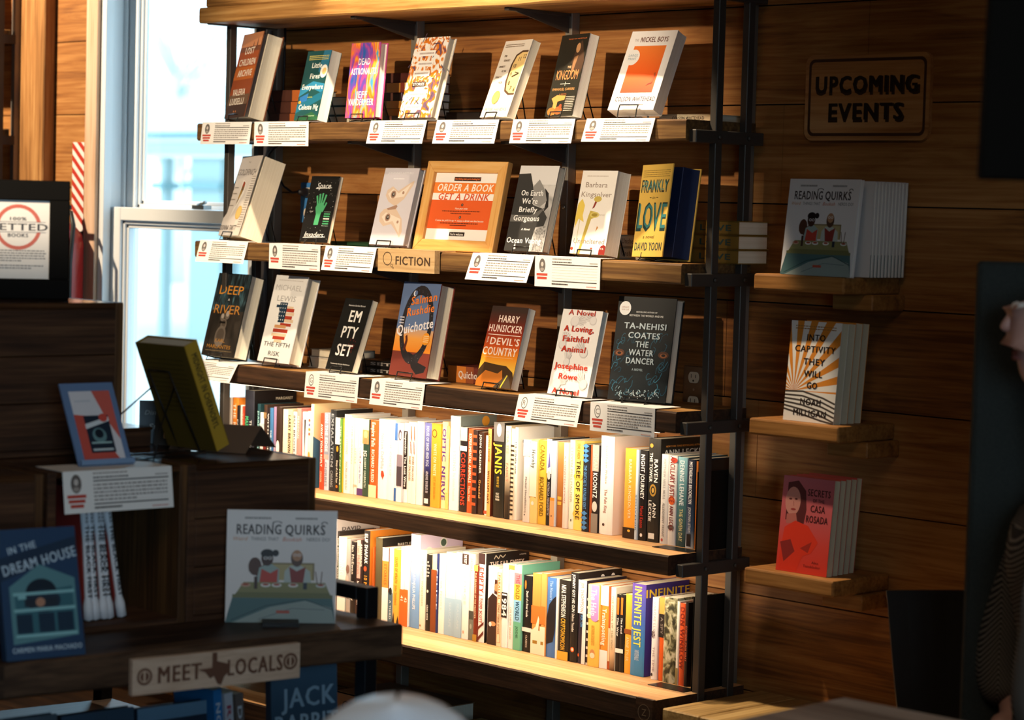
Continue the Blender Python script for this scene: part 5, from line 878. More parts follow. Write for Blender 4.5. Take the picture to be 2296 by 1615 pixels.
 (C3, 441, 462, 800, 290, '#3a2c28', 'thin speckled paperback', dict(b=[(.1*k, .1*k+.03, '#d8d0c4') for k in range(9)])),
 (C3, 463, 586, 700, 290, '#f4c158', 'yellow paperback, lilac label', dict(b=[(.58, 1, '#f2dcae')], e=[(.62, .60, .34, .05, '#b88ccc')], r=[(.28, .60, .96, .99, '#b88ccc')], t=[('The Help', '#efdcf4', .62, .94, .5), ('KATHRYN STOCKETT', '#cf9a3c', .26, .5, .28)], e2=[(.5, .16, .22, .05, '#c98a58'), (.5, .135, .22, .035, '#f0dfc4')])),
 (C3, 588, 672, 700, 305, '#f0943a', 'orange paperback, white ends', dict(b=[(.76, 1, '#f5f2f2'), (0, .22, '#f3eff2')], t=[('Trainspotting', '#fbeedd', .28, .72, .5), ('IRVINE WELSH', '#c9b8c4', .78, .97, .36)])),
 (C3, 674, 697, 700, 315, '#b5532c', 'thin brick red paperback', dict(b=[(.1, .5, '#e8c9a0')])),
 (C3, 699, 752, 700, 320, '#cfe0d2', 'pale mint paperback', dict(m=[(0, '#5a3a24'), (.2, '#d9b48a'), (.5, '#e6dcc4'), (1, '#b9ded8')], t=[('THE POWER OF THE DOG', '#b9a888', .25, .9, .36)])),
 (C3, 753, 797, 700, 400, '#1f1b1a', 'slim black paperback, orange name', dict(b=[(.245, .30, '#f3efe8')], b2=[(.74, .96, '#e0762a')], t=[('The Way', '#efe9e2', .46, .70, .4)])),
 (C3, 798, 843, 700, 400, '#1f1b1a', 'second slim black paperback, orange name', dict(b=[(.245, .30, '#f3efe8')], b2=[(.74, .96, '#e0762a')], t=[('The Road', '#efe9e2', .5, .70, .4)])),
 (C3, 846, 918, 800, 395, '#f0ab3c', 'amber paperback, brown spot', dict(b=[(.50, .56, '#8a4a24')], t=[('ANNE TYLER', '#f7dca0', .16, .46, .4)])),
 (C3, 921, 1068, 700, 285, '#4a64b4', 'very thick blue paperback, yellow capitals', dict(m=[(0, '#3a86bc'), (.35, '#3f86c4'), (.62, '#4a62b4'), (1, '#5a3f9a')], s='#3d2f80', t=[('INFINITE JEST', '#f2df5a', .32, .97, .50), ('DAVID FOSTER WALLACE', '#cfe0ee', .17, .28, .3)], st=[('INFINITE', '#f0c93c', .90, .085, .98, .52)], d=.165)),
 (C3, 1145, 1210, 700, 430, '#f3eef0', 'white paperback, pink tint', dict(t=[('VARGAS LLOSA', '#c9bcc2', .5, .95, .36), ('THE TIME', '#bcaeb4', .1, .4, .34)], e=[(.4, .55, .25, .05, '#5a4a4c'), (.3, .06, .14, .02, '#3a3034')])),
 (C3, 1214, 1273, 700, 430, '#e66326', 'orange paperback, black panel', dict(b=[(.52, .80, '#2a2220'), (.80, 1, '#f0a050')], t=[('A SPY', '#8a7f78', .56, .76, .4)])),
 (C3, 1277, 1412, 700, 430, None, 'olive camouflage paperback', dict(cam=1)),
 (C3, 1414, 1444, 800, 470, '#f1ece2', 'thin white paperback, brown foot', dict(b=[(0, .2, '#a08a5a')])),
 (C3, 1446, 1505, 800, 490, '#e2582a', 'red orange paperback, dark print', dict(t=[('DON WINSLOW', '#8a2a1c', .2, .95, .6)])),
 (C3, 1506, 1538, 800, 480, '#2a1c1a', 'slim black paperback, red lettering', dict(t=[('GODSEND JOHN WRAY', '#e06a4a', .3, .72, .6)], s='#241a18')),
]
CAMO = noise_mat('print_camouflage', [(0.36, '#2f2d20'), (0.44, '#5f5c40'), (0.52, '#a49f7c'), (0.62, '#cfc9ae')], 60, 3, (1, 1, .7), 0.5, 1.0)
def shelf_row(data, S, Ys, rowname, group):
    prevx = -9; prevd = 'shelf end by the window'; rn = random.Random(S)
    for (cr, x0, x1, y, yt, colr, desc, ex) in data:
        px = lambda x, yy: (cr[0]+x/cr[2], cr[1]+yy/cr[2])
        X0 = max(onY(*px(x0, y), Ys)[0], prevx+.0006); X1 = min(onY(*px(x1, y), Ys)[0], -3.824); X1 = max(X1, X0+.005); top = onY(*px((x0+x1)/2, yt), Ys)[2]
        h = min(max(top-S, .12), .272); w = X1-X0; d = ex.get('d', rn.uniform(.132, .15)); prevx = X1; yj = Ys+rn.uniform(-.003, .004)
        d = min(d, -.004-yj)
        b = thing('book', '%s right of the %s, %s' % (desc, prevd.replace(',', ''), rowname), 'book', (X0, yj, S+.0006), group=group); b['label'] = b['label'].replace(',,', ','); prevd = desc
        cm = CAMO if colr is None else (grad_mat('print_spine', ex['m'], 0, h) if 'm' in ex else M(colr, .42)); c = .0008 if w < .03 else .0016
        side = M(ex['s'], .42) if 's' in ex else (cm if 'm' not in ex else M(ex['m'][len(ex['m'])//2][1], .42))
        mb = MB(); n = 5; rr = min(.003, w*.18); P0 = []
        for k in range(n+1): t = math.pi*k/n; P0.append((w/2-w/2*math.cos(t), rr-rr*math.sin(t)))
        pts = [(x, yy, 0) for x, yy in P0]+[(x, yy+c, 0) for x, yy in P0]; K = 2*(n+1); pts += [(p[0], p[1], h) for p in pts[:K]]
        N1 = n+1
        mb.add(pts, [(i, i+1, K+i+1, K+i) for i in range(n)]+[(N1+i, K+N1+i, K+N1+i+1, N1+i+1) for i in range(n)]+[(K+i, K+i+1, K+N1+i+1, K+N1+i) for i in range(n)]+[(i, N1+i, N1+i+1, i+1) for i in range(n)], cm)
        mb.box((0, rr+c*.2, 0), (c, d, h), side); mb.box((w-c, rr+c*.2, 0), (w, d, h), side)
        mb.face((0, -.0001, 0), (1, 0, 0), (0, 0, 1), (0, -1, 0)); m_ = lambda q: M(q, .45)
        i0, i1 = w*.06, w*.94
        for v0, v1, q in ex.get('b', []): mb.rect(0, v0*h, w, v1*h, m_(q)) if w > .008 else mb.rect(.0005, v0*h, w-.0005, v1*h, m_(q))
        for u0, v0, u1, v1, q in ex.get('r', []): mb.rect(u0*w, v0*h, u1*w, v1*h, m_(q))
        for g, q in ex.get('g', []): mb.gon([(u*w, v*h) for u, v in g], m_(q))
        for u, v, ru, rv, q in ex.get('e', [])+ex.get('e2', []): mb.disc(u*w, v*h, ru*w, rv*h, m_(q), 14)
        for v0, v1, q in ex.get('b2', []): mb.rect(w*.22, v0*h, w*.72, v1*h, m_(q))
        if 'rg' in ex:
            for q in (.1, .16): mb.line([(w*q, h*.05), (w*(1-q), h*.05), (w*(1-q), h*.95), (w*q, h*.95), (w*q, h*.05)], w*.035, m_('#c06a34'))
        for tt in ex.get('t', []):
            st, q, v0, v1, sz = tt[:5]; off = tt[5] if len(tt) > 5 else 0
            mb.text(st, w*(.5+off), h*(v0+v1)/2, w*sz, m_(q), h*(v1-v0), rot=-math.pi/2)
        for st, q, v, sz in ex.get('h', []): mb.text(st, w*.5, h*v, h*.022, m_(q), w*sz)
        if any(k in ex for k in ('st', 'se', 'sg', 'sl')):
            mb.face((w, 0, 0), (0, 1, 0), (0, 0, 1), (1, 0, 0))
            for g, q in ex.get('sg', []): mb.gon([(u*d, v*h) for u, v in g], m_(q))
            for g, q in ex.get('sl', []): mb.line([(u*d, v*h) for u, v in g], .0025, m_(q))
            for u, v, r_, q in ex.get('se', []): mb.disc(u*d, v*h, r_*h, r_*h, m_(q), 20)
            for st, q, v, hh, ww, uc in ex.get('st', []): mb.text(st, d*uc, h*v, h*hh, m_(q), d*ww)
        mb.build('cover', b)
        if w > 2*c+.002: MB().box((c, rr+c*1.3, .001), (w-c, d-.0015, h-.0012), PAGES_X).build('pages', b)
shelf_row(UP, S4, -.160, 'upper row', 'upper row of books spine out')
shelf_row(LOW, S5, -.162, 'lower row', 'lower row of books spine out')
# ---- sheet steel bookends at the right ends of both rows
for S, lab, hgt in ((S4, 'black sheet steel bookend at the right end of the upper book row', .19), (S5, 'black sheet steel bookend at the right end of the lower book row', .225)):
    e = thing('bookend', lab, 'bookend', (-3.823, -.12, S)); BK = M('#26241f', .35, .6)
    mb = MB(); mb.box((0.0, -.075, .0), (.0015, .05, hgt), BK); mb.build('upright_plate', e)
    mb = MB(); mb.box((-.115, -.10, .0), (-.0002, -.052, .0014), BK); mb.build('base_plate', e)
# ---- lowest shelf, mostly in shadow below the book rows
def low_book(xa, ya, w, d, h, cov, lab, k, text=None):
    p = onY(xa, ya, -.27); b = thing('book', lab, 'book', (p[0], -.28, .1565)); mb = MB(); cm = M(cov, .5)
    mb.box((0, 0, 0), (w, .0025, h), cm); mb.box((0, 0, 0), (w, d, .0025), cm); mb.box((0, 0, h-.0025), (w, d, h), cm)
    if text: mb.face((0, 0, 0), (1, 0, 0), (0, 0, 1), (0, -1, 0)); mb.text(text, w*.5, h*.55, h*.36, M('#3a2a20', .6), w*.8, bold=False)
    mb.build('cover', b); MB().box((.002, .0026, .0026), (w-.002, d-.003, h-.0026), PAGES).build('pages', b)
low_book(756, 1560, .34, .20, .075, '#8a6444', 'wide brown book lying on the lowest shelf behind the table post', 0, 'CONSERVATION')
low_book(985, 1600, .17, .16, .05, '#c9a060', 'tan book lying on the lowest shelf beneath the lower book row', 1); low_book(1110, 1610, .26, .19, .03, '#8d8aa6', 'grey violet book lying flat on the lowest shelf', 2)
# ================================================================== right wall: sign, three block shelves with books
def local(o): q = np.array(o.location); return lambda p: tuple(np.array(p)-q)
A, B = onY(1802, 316, -.012), onY(2088, 117, -.012); sx0, sx1, sz0, sz1 = A[0], B[0], onY(1945, 315, -.012)[2], onY(1945, 120, -.012)[2]
sg = thing('events_sign', 'engraved plywood sign reading upcoming events on the plank wall', 'sign', ((sx0+sx1)/2, -.008, (sz0+sz1)/2))
def rrect(x0, z0, x1, z1, r, n=6):
    return [(cx+r*math.cos(a0+k*math.pi/2/n), cz+r*math.sin(a0+k*math.pi/2/n)) for cx, cz, a0 in ((x1-r, z1-r, 0), (x0+r, z1-r, math.pi/2), (x0+r, z0+r, math.pi), (x1-r, z0+r, 1.5*math.pi)) for k in range(n+1)]
PLY = wood('sign_plywood', '#9a6236', '#c08a54', '#d3a26c', 'X', 0.6, knots=0.1, grain=.8)
mb = MB(local(sg)); mb.prism([(x, -.012, z) for x, z in rrect(sx0, sz0, sx1, sz1, .022)], (0, .0115, 0), PLY); w, h = sx1-sx0, sz1-sz0
mb.face((sx0, -.012, sz0), (1, 0, 0), (0, 0, 1), (0, -1, 0)); INK2 = M('#4a2c18', .8); o_, i_ = rrect(.010, .010, w-.010, h-.010, .016), rrect(.017, .017, w-.017, h-.017, .012)
for k in range(len(o_)): a, b, c, d = o_[k], o_[(k+1) % len(o_)], i_[(k+1) % len(o_)], i_[k]; mb.poly([mb.P(*a), mb.P(*b), mb.P(*c), mb.P(*d)], INK2)
for st, v, ww in (('UPCOMING', .645, .83), ('EVENTS', .33, .60)):
    mb.text(st, w*.505, h*(v-.012), h*.21, M('#3a2212', .8), w*ww, bold='x'); mb.text(st, w*.497, h*(v+.006), h*.185, M('#24140a', .8), w*ww*.97, bold='x')
mb.build('sign_board', sg)
WS = wood('block_shelf_oak', '#6e4523', '#96642f', '#b57e44', 'X', 0.6, knots=0.3)
for z1, lab in ((1.411, 'top square timber wall shelf with a row of square comics'), (1.079, 'middle square timber wall shelf holding the sunburst paperbacks'), (.733, 'lowest square timber wall shelf holding the red paperbacks')):
    s = thing('wall_shelf', lab, 'wall shelf', (-3.53, -.1, z1-.038), group='square wall shelves'); rn = random.Random(int(z1*100)); mb = MB(local(s)); n = 8; x0, x1, y0 = -3.662, -3.40, -.205
    mb.box((x0, y0, z1-.038), (x1, -.0012, z1), WS); mb.build('board', s, bevel=.005, seg=2)
    mb = MB(local(s)); mb.box((-3.50, -.12, z1-.075), (-3.385, -.0012, z1-.0385), WS); mb.build('bracket', s, bevel=.003)
def quirk_art(a):
    a.r(0, 0, 1, 1, '#e9e4e2'); BK = '#3a2c2a'; a.wd(.16, .40, .93, .018, '#8f8a88', 3, 1); a.wd(.62, .82, .93, .018, '#8f8a88', 5, 1)
    a.t('READING', .29, .83, .085, BK, .40); a.t('QUIRKS', .71, .83, .085, BK, .36); a.o(.455, .885, .045, .02, .3, BK, 0, 3.6); a.o(.885, .885, .03, .02, .35, BK, 0, 3.6)
    a.t('Weird', .12, .745, .034, '#c9884f', .13, bold=False, shear=.3); a.t('THINGS THAT', .345, .745, .030, '#5d5654', .25, bold=False); a.t('Bookish', .595, .745, .036, '#c96a3c', .17, bold=False, shear=.3); a.t('NERDS DO!', .83, .745, .030, '#5d5654', .21, bold=False)
    a.r(.33, .38, .80, .535, '#8f7f5a'); a.r(.345, .38, .785, .52, '#b7a878')
    a.e(.26, .50, .06, .08, '#5a3a2c'); a.g([(.20, .46), (.30, .40), (.40, .44), (.36, .52)], '#5a3a2c')                       # raised arm of the left reader
    a.g([(.26, .30), (.48, .30), (.48, .48), (.40, .53), (.30, .49)], '#9fb2ae'); a.g([(.30, .34), (.46, .34), (.47, .48), (.40, .44), (.32, .48)], '#c24a3c')
    a.e(.37, .57, .055, .065, '#4a2f26'); a.e(.37, .615, .06, .04, '#241b1a'); a.e(.445, .62, .03, .03, '#241b1a'); a.o(.355, .575, .018, .014, .35, '#e9e4e2'); a.o(.395, .575, .018, .014, .35, '#e9e4e2')
    a.g([(.52, .30), (.78, .30), (.76, .46), (.68, .51), (.58, .51), (.53, .46)], '#b9c4c0'); a.g([(.59, .36), (.70, .36), (.72, .50), (.64, .46), (.57, .50)], '#8f3a34'); a.e(.64, .575, .055, .075, '#5a3f30'); a.e(.64, .60, .045, .05, '#b98a66'); a.o(.622, .605, .016, .013, .35, '#e9e4e2'); a.o(.66, .605, .016, .013, .35, '#e9e4e2')
    a.g([(.10, .27), (.94, .27), (.90, .36), (.16, .36)], '#8d8a5c'); a.g([(.06, .22), (.97, .22), (.94, .27), (.10, .27)], '#75754c'); a.r(.06, .11, .09, .25, '#75754c'); a.r(.94, .10, .97, .25, '#75754c')
    for u, c in ((.18, '#c9a08a'), (.36, '#e9e4e2'), (.46, '#e9e4e2'), (.61, '#e9e4e2'), (.86, '#cfd3d0')): a.e(u, .335, .045, .018, c); a.e(u, .34, .03, .010, '#a8503c')
    a.r(.255, .30, .285, .41, '#4a342c'); a.r(.70, .30, .735, .36, '#2f3440'); a.l([(.83, .34), (.81, .46)], .008, '#6a4a34'); a.l([(.86, .34), (.87, .46)], .008, '#6a4a34')
    a.g([(0, 0), (1, 0), (.97, .22), (.06, .22), (.02, .08)], '#4f6e70'); a.g([(.06, 0), (.40, .14), (.72, .20), (.96, .14), (1, 0)], '#93a19c'); a.l([(.05, .02), (.36, .15), (.72, .21), (.98, .12)], .008, '#2f4a4c'); a.l([(.3, .03), (.6, .13), (.9, .12)], .006, '#5f7472'); a.r(.46, .085, .58, .11, '#b5503c')
def sun_art(a):
    a.r(0, 0, 1, 1, '#e9e2d8'); cx, cy_ = .16, .30
    for k in range(13):
        t0 = -.10+k*.262; t1 = t0+.131; far = 1.7; p = [(cx, cy_)]
        for t in (t0, t1): p.append((cx+far*math.cos(t), cy_+far*.7*math.sin(t)))
        q = []                                                     # clip the ray to the cover
        def clip(poly, f, g):
            out = []
            for i in range(len(poly)):
                A_, B_ = poly[i-1], poly[i]; a_, b_ = f(A_), f(B_)
                if (a_ >= 0) != (b_ >= 0): s = a_/(a_-b_); out.append((A_[0]+(B_[0]-A_[0])*s, A_[1]+(B_[1]-A_[1])*s))
                if b_ >= 0: out.append(B_)
            return out
        for f in (lambda z: z[0], lambda z: 1-z[0], lambda z: z[1]-.28, lambda z: 1-z[1]): p = clip(p, f, None) if len(p) > 2 else p
        if len(p) > 2: a.g(p, '#d8862f')
    a.r(0, 0, 1, .30, '#e4ddd2')
    for k in range(8): a.l([(0, .29-k*.035), (.35, .30-k*.045), (.75, .25-k*.045), (1, .20-k*.045 if .20-k*.045 > 0 else 0.005)], .028, '#4a423c') if .25-k*.045 > 0 else None
    for st, v, w in (('INTO', .84, .36), ('CAPTIVITY', .725, .80), ('THEY', .60, .42), ('WILL', .48, .36), ('GO', .365, .20), ('NOAH', .20, .40), ('MILLIGAN', .09, .64)): a.t(st, .52, v, .062, '#2a1f1a', w)
    for v in (.95, .925): a.wd(.1, .9, v, .01, '#a8743c', int(v*1000), 1)
def casa_art(a):
    a.r(0, 0, 1, 1, grad_mat('print_rose', [(0, '#d83a28'), (.3, '#d6443a'), (.6, '#c65a5c'), (1, '#b8626a')], 0, .22)); a.g([(.10, .93), (.30, .96), (.46, .86), (.50, .66), (.46, .48), (.36, .50), (.10, .54)], '#5a2426'); a.e(.22, .74, .15, .15, '#c98476'); a.g([(.12, .60), (.30, .62), (.34, .52), (.12, .50)], '#b8665c'); a.e(.17, .76, .03, .01, '#5a2a28'); a.e(.28, .765, .03, .01, '#5a2a28'); a.e(.24, .655, .05, .012, '#9a3a38'); a.l([(.23, .74), (.245, .69)], .012, '#a85e54')
    a.g([(.04, .12), (.10, .46), (.30, .54), (.56, .50), (.78, .34), (.66, .22), (.50, .18), (.40, .02), (.06, .02)], '#dc3822'); a.g([(.04, .30), (.24, .34), (.34, .22), (.14, .10)], '#8d2a26'); a.g([(.44, .26), (.66, .34), (.60, .22)], '#a52c22')
    for st, v, w in (('SECRETS', .85, .44), ('OF THE', .77, .22), ('CASA', .685, .28), ('ROSADA', .575, .42)): a.t(st, .72, v, .07 if len(st) != 6 or st == 'ROSADA' else .035, '#4a1c1c', w)
    a.t('Alex', .76, .13, .026, '#7a2420', .14, bold=False); a.t('Temblador', .70, .085, .026, '#7a2420', .34, bold=False)
display_book('rq', (-3.596, -.190, 1.4115), -4.2, 6.3, .214, .218, .012, '#e9e4e2', quirk_art, 'front square comic leaning on the others on the top wall shelf', True, easel=False, pages=PAGES_W)
for k in range(10):
    b = thing('book', '%s square comic in the row behind the leaning one' % ('first', 'second', 'third', 'fourth', 'fifth', 'sixth', 'seventh', 'eighth', 'ninth', 'last')[k], 'book', (-3.590, -.138+k*.0125, 1.4115), (R(-1.5), 0, R(-2)), 'square comics on the top wall shelf'); WB = M('#dcd6d2', .5)
    mb = MB(); mb.box((0, 0, 0), (.214, .0022, .214), WB); mb.box((0, .0088, 0), (.214, .011, .214), WB); mb.box((0, .0015, 0), (.002, .0095, .214), WB); mb.face((.214, 0, 0), (0, 1, 0), (0, 0, 1), (1, 0, 0)); mb.rect(.0, .0, .0022, .05, M('#5c7474', .5)); mb.build('cover', b)
    MB().box((.0022, .0023, .003), (.211, .0087, .211), PAGES_W).build('pages', b)
def stack(x, y, z, rot, lean, w, h, ts, art, base, lab, edge):
    for k, t in enumerate(ts):
        yy = y+math.cos(R(rot))*(sum(ts[:k])+k*.0012)/math.cos(R(lean)); xx = x-math.sin(R(rot))*sum(ts[:k])
        display_book('s', (xx, yy, z), rot, lean, w-.002*k, h-.001*(k % 2), t, base if k == 0 else edge, art if k == 0 else (lambda a: None), '%s %s' % (('front', 'second', 'third', 'fourth', 'rear')[k] if k < len(ts)-1 else 'rearmost', lab), False, easel=False, pages=pages_mat('stacked_pages', '#d9cfb4', '#c2b594'), group=lab)
stack(-3.585, -.176, 1.0795, -2, 5.0, .150, .228, [.024, .025, .025, .024], sun_art, '#e4dcd0', 'sunburst paperback on the middle wall shelf', '#d8862f')
stack(-3.590, -.178, .7335, 1.4, 5.5, .145, .218, [.022, .022, .021, .022, .021], casa_art, '#c4423a', 'red paperback on the lowest wall shelf', '#c4483c')

# ---- sockets, plug and cable, candy striped sign, extinguisher
def socket(px, lab, plate, name='wall_socket'):
    (xa, ya), (xb, yb) = px; a, b = onY(xa, ya, -.004), onY(xb, yb, -.004); w, h = .072, .116; cx = (a[0]+b[0])/2; cz = (a[2]+b[2])/2
    s = thing(name, lab, 'socket', (cx, -.0006, cz)); mb = MB(local(s)); mb.box((cx-w/2, -.006, cz-h/2), (cx+w/2, -.0006, cz+h/2), plate); mb.build('plate', s, bevel=.002)
    for sz in (.030, -.030):
        mb = MB(local(s)); IV = M('#e8d8bc', .5); mb.prism([(cx+.017*math.cos(t)*1.0, -.0082, cz+sz+max(-.0135, min(.0135, .0175*math.sin(t)))) for t in [2*math.pi*k/24 for k in range(24)]], (0, .003, 0), IV); mb.face((cx, -.0082, cz+sz), (1, 0, 0), (0, 0, 1), (0, -1, 0)); D = M('#4a3c2c', .8)
        mb.rect(-.008, -.001, -.006, .008, D); mb.rect(.006, -.001, .008, .007, D); mb.disc(0, -.008, .0028, .0028, D, 12); mb.build('receptacle', s)
    mb = MB(local(s)); mb.face((cx, -.006, cz), (1, 0, 0), (0, 0, 1), (0, -1, 0)); mb.disc(0, 0, .003, .003, M('#b8b0a4', .3, .8), 10); mb.build('screw', s); return cx, cz
socket(((1530, 846), (1583, 902)), 'steel double socket on the wall between book and uprights', M('#8c7c6c', .32, .9))
cx, cz = socket(((668, 413), (716, 497)), 'bright blue wall socket with a black plug behind the green hand paperback', M('#3f7fc0', .5))
pc = thing('power_cable', 'black plug and cable running from the blue socket up to the window', 'cable', (cx, -.012, cz+.03)); mb = MB(local(pc)); CB = M('#17161a', .5); mb.lathe([(.012, 0), (.013, -.012), (.010, -.024), (.006, -.034)], CB, (cx, -.009, cz+.030), 16, 'Y'); mb.build('plug', pc)
mb = MB(local(pc)); p = [(cx, -.043, cz+.03)]+[tuple(onY(x, y, -.04)) for x, y in ((655, 432), (636, 418), (622, 395))]+[tuple(onY(x, y, -.036)) for x, y in ((600, 360), (604, 345), (614, 333), (626, 325), (632, 260), (638, 140), (640, 40))]; mb.tube(p, .0035, CB, 8); mb.build('cord', pc)
A, B = onY(163, 319, -.006), onY(189, 319, -.006); z1, z0 = A[2], onY(176, 522, -.006)[2]; st = thing('striped_marker', 'red and white diagonal striped marker strip above the extinguisher', 'sign', ((A[0]+B[0])/2, -.004, z0)); mb = MB(local(st)); RW, RR = M('#e6ddd8', .35), M('#b5382c', .35); X0, X1 = A[0], B[0]; w = X1-X0; zb = z0+.03
mb.prism([(X0, -.006, zb), (X0+w*.6, -.006, z0), (X1, -.006, z0+.008), (X1, -.006, z1), (X0, -.006, z1)], (0, .0052, 0), RW); mb.face((X0, -.006, z0), (1, 0, 0), (0, 0, 1), (0, -1, 0)); H_s = z1-z0; st_ = .024
def cut(poly, f):
    out = []
    for i in range(len(poly)):
        A_, B_ = poly[i-1], poly[i]; a_, b_ = f(A_), f(B_)
        if (a_ >= 0) != (b_ >= 0): s = a_/(a_-b_); out.append((A_[0]+(B_[0]-A_[0])*s, A_[1]+(B_[1]-A_[1])*s))
        if b_ >= 0: out.append(B_)
    return out
for k in range(9):
    v = .02+k*.0395; q = [(0, v+.055), (w, v), (w, v+.02), (0, v+.075)]
    for f in (lambda t: H_s-t[1], lambda t: t[1]-.004, lambda t: t[0]-w*.62+(t[1]-.004)*(w*.62/.028) if t[1] < .03 else 1): q = cut(q, f)
    if len(q) > 2: mb.gon(q, RR)
mb.build('strip', st)
ex = thing('fire_extinguisher', 'red fire extinguisher on the wall, half hidden by the black framed notice', 'extinguisher', (-6.675, -.086, 1.03)); RD = M('#8e1f1c', .3); mb = MB()
mb.lathe([(.070, 0), (.076, .01), (.076, .36), (.070, .39), (.050, .415), (.026, .43), (.022, .44)], RD, n=32); mb.build('cylinder', ex)
mb = MB(); mb.lathe([(.022, .44), (.024, .446), (.024, .47), (.018, .475)], M('#1c1b1b', .4), n=16); mb.box((-.012, -.075, .470), (.012, .035, .484), M('#1c1b1b', .4)); mb.hexa([(-.010, -.085, .497), (.010, -.085, .497), (.010, .02, .490), (-.010, .02, .490), (-.010, -.085, .503), (.010, -.085, .503), (.010, .02, .496), (-.010, .02, .496)], M('#1c1b1b', .4)); mb.build('valve_handle', ex)
mb = MB(); mb.tube([(.02, 0, .46), (.06, .0, .46), (.09, -.01, .42), (.088, -.02, .30), (.085, -.02, .12)], .008, M('#161616', .5), 8); mb.build('hose', ex)
mb = MB(); n = 14; pts = []
for k in range(n+1): t = -2.2+2.0*k/n; pts += [(.0766*math.cos(t), .0766*math.sin(t), .16), (.0766*math.cos(t), .0766*math.sin(t), .305)]
mb.add(pts, [(2*k, 2*k+2, 2*k+3, 2*k+1) for k in range(n)], M('#dfe6ea', .5)); mb.build('label_band', ex)
mb = MB(); mb.box((-.03, .078, .20), (.03, .0855, .40), M('#2a2a2a', .5)); mb.build('wall_bracket', ex)

# ================================================================== display table at the left: crates, books, signs
TZ = .729; TROT = -6.7
FX = lambda Y: -3.551-(Y+1.347)*(-.1)/(-.849)*-1 if False else -3.551+(Y+1.347)*(.1/.849)     # front edge of the table top
tb = thing('display_table', 'dark plank table with a black steel frame carrying crates and books', 'table', (-3.95, -2.2, 0)); TW = wood('table_planks', '#1e1510', '#3f2e22', '#5e4836', 'Y', 0.5, plank=(0, .14, .02), knots=0.5, bump=.2)
L = local(tb); yN = -3.6; mb = MB(L)
def plk(x0, x1, z0, z1, m, name):
    mb = MB(L); d = lambda Y: FX(Y)+3.551
    mb.hexa([(x0+d(yN), yN, z0), (x1+d(yN), yN, z0), (x1, -1.347, z0), (x0, -1.335, z0), (x0+d(yN), yN, z1), (x1+d(yN), yN, z1), (x1, -1.347, z1), (x0, -1.335, z1)], m); return mb.build(name, tb, bevel=.004)
plk(-3.92, -3.551, TZ-.064, TZ, TW, 'tabletop_plank'); plk(-4.30, -3.9225, TZ-.064, TZ, TW, 'tabletop_plank'); plk(-4.66, -4.3025, TZ-.064, TZ, TW, 'tabletop_plank')
BS = M('#232428', .4, .5)
for Y in (-1.352, -3.45):
    for X in (-3.655, -4.56):
        mb = MB(L); mb.box((X-.016+FX(Y)+3.551, Y-.016, 0), (X+.016+FX(Y)+3.551, Y+.016, .790), BS); mb.build('leg', tb, bevel=.002)
    mb = MB(L); q = FX(Y)+3.551; mb.box((-4.544+q, Y-.016, .762), (-3.671+q, Y+.016, .790), BS); mb.build('guard_rail', tb, bevel=.002)
    mb = MB(L); mb.box((-4.544+q, Y-.012, .36), (-3.671+q, Y+.012, .384), BS); mb.build('cross_rail', tb, bevel=.002)
plk(-4.55, -3.68, .386, .418, wood('table_lower_shelf', '#18110c', '#30231a', '#4a392b', 'Y', 0.6), 'lower_shelf')
ms = thing('locals_sign', 'pale wooden sign with a state outline on the display table edge', 'sign', tuple(onX(490, 1500, -3.58))); L2 = local(ms); Y0, Y1 = -1.945, -1.592; mb = MB(L2); za, zb = .650, .716; SP = wood('locals_sign_pine', '#b59a84', '#d0b8a2', '#e0ccb8', 'Y', 0.6, knots=.1)
e0, e1 = np.array([FX(Y0)+.0015, Y0, 0]), np.array([FX(Y1)+.0015, Y1, 0]); dv = (e1-e0)/np.linalg.norm(e1-e0); nv = np.array([dv[1], -dv[0], 0]); w = np.linalg.norm(e1-e0); h = zb-za
mb.hexa([tuple(p+np.array([0, 0, z])) for z in (za, zb) for p in (e0+nv*.012, e1+nv*.012, e1, e0)], SP); mb.face(tuple(e0+nv*.012+np.array([0, 0, za])), tuple(dv), (0, 0, 1), tuple(nv)); BN = M('#6a4a3a', .8)
mb.text('MEET', w*.275, h*.5, h*.44, BN, w*.25, bold='x'); mb.text('LOCALS', w*.725, h*.5, h*.44, BN, w*.33, bold='x')
for u in (.07, .94): mb.disc(u*w, h*.5, h*.24, h*.24, BN, 20); mb.ring(u*w, h*.5, h*.17, h*.17, .2, SP); mb.rect(u*w-h*.03, h*.36, u*w+h*.03, h*.64, SP)
TX = [(.44, 1), (.60, 1), (.60, .74), (.86, .66), (.98, .62), (1, .40), (.84, .26), (.74, .02), (.62, .06), (.50, .30), (.38, .24), (.22, .44), (.06, .50), (0, .54), (.44, .56)]
mb.gon([(w*.475+(u-.5)*h*1.0, h*.5+(v-.5)*h*.95) for u, v in TX], BN); mb.build('sign_board', ms)

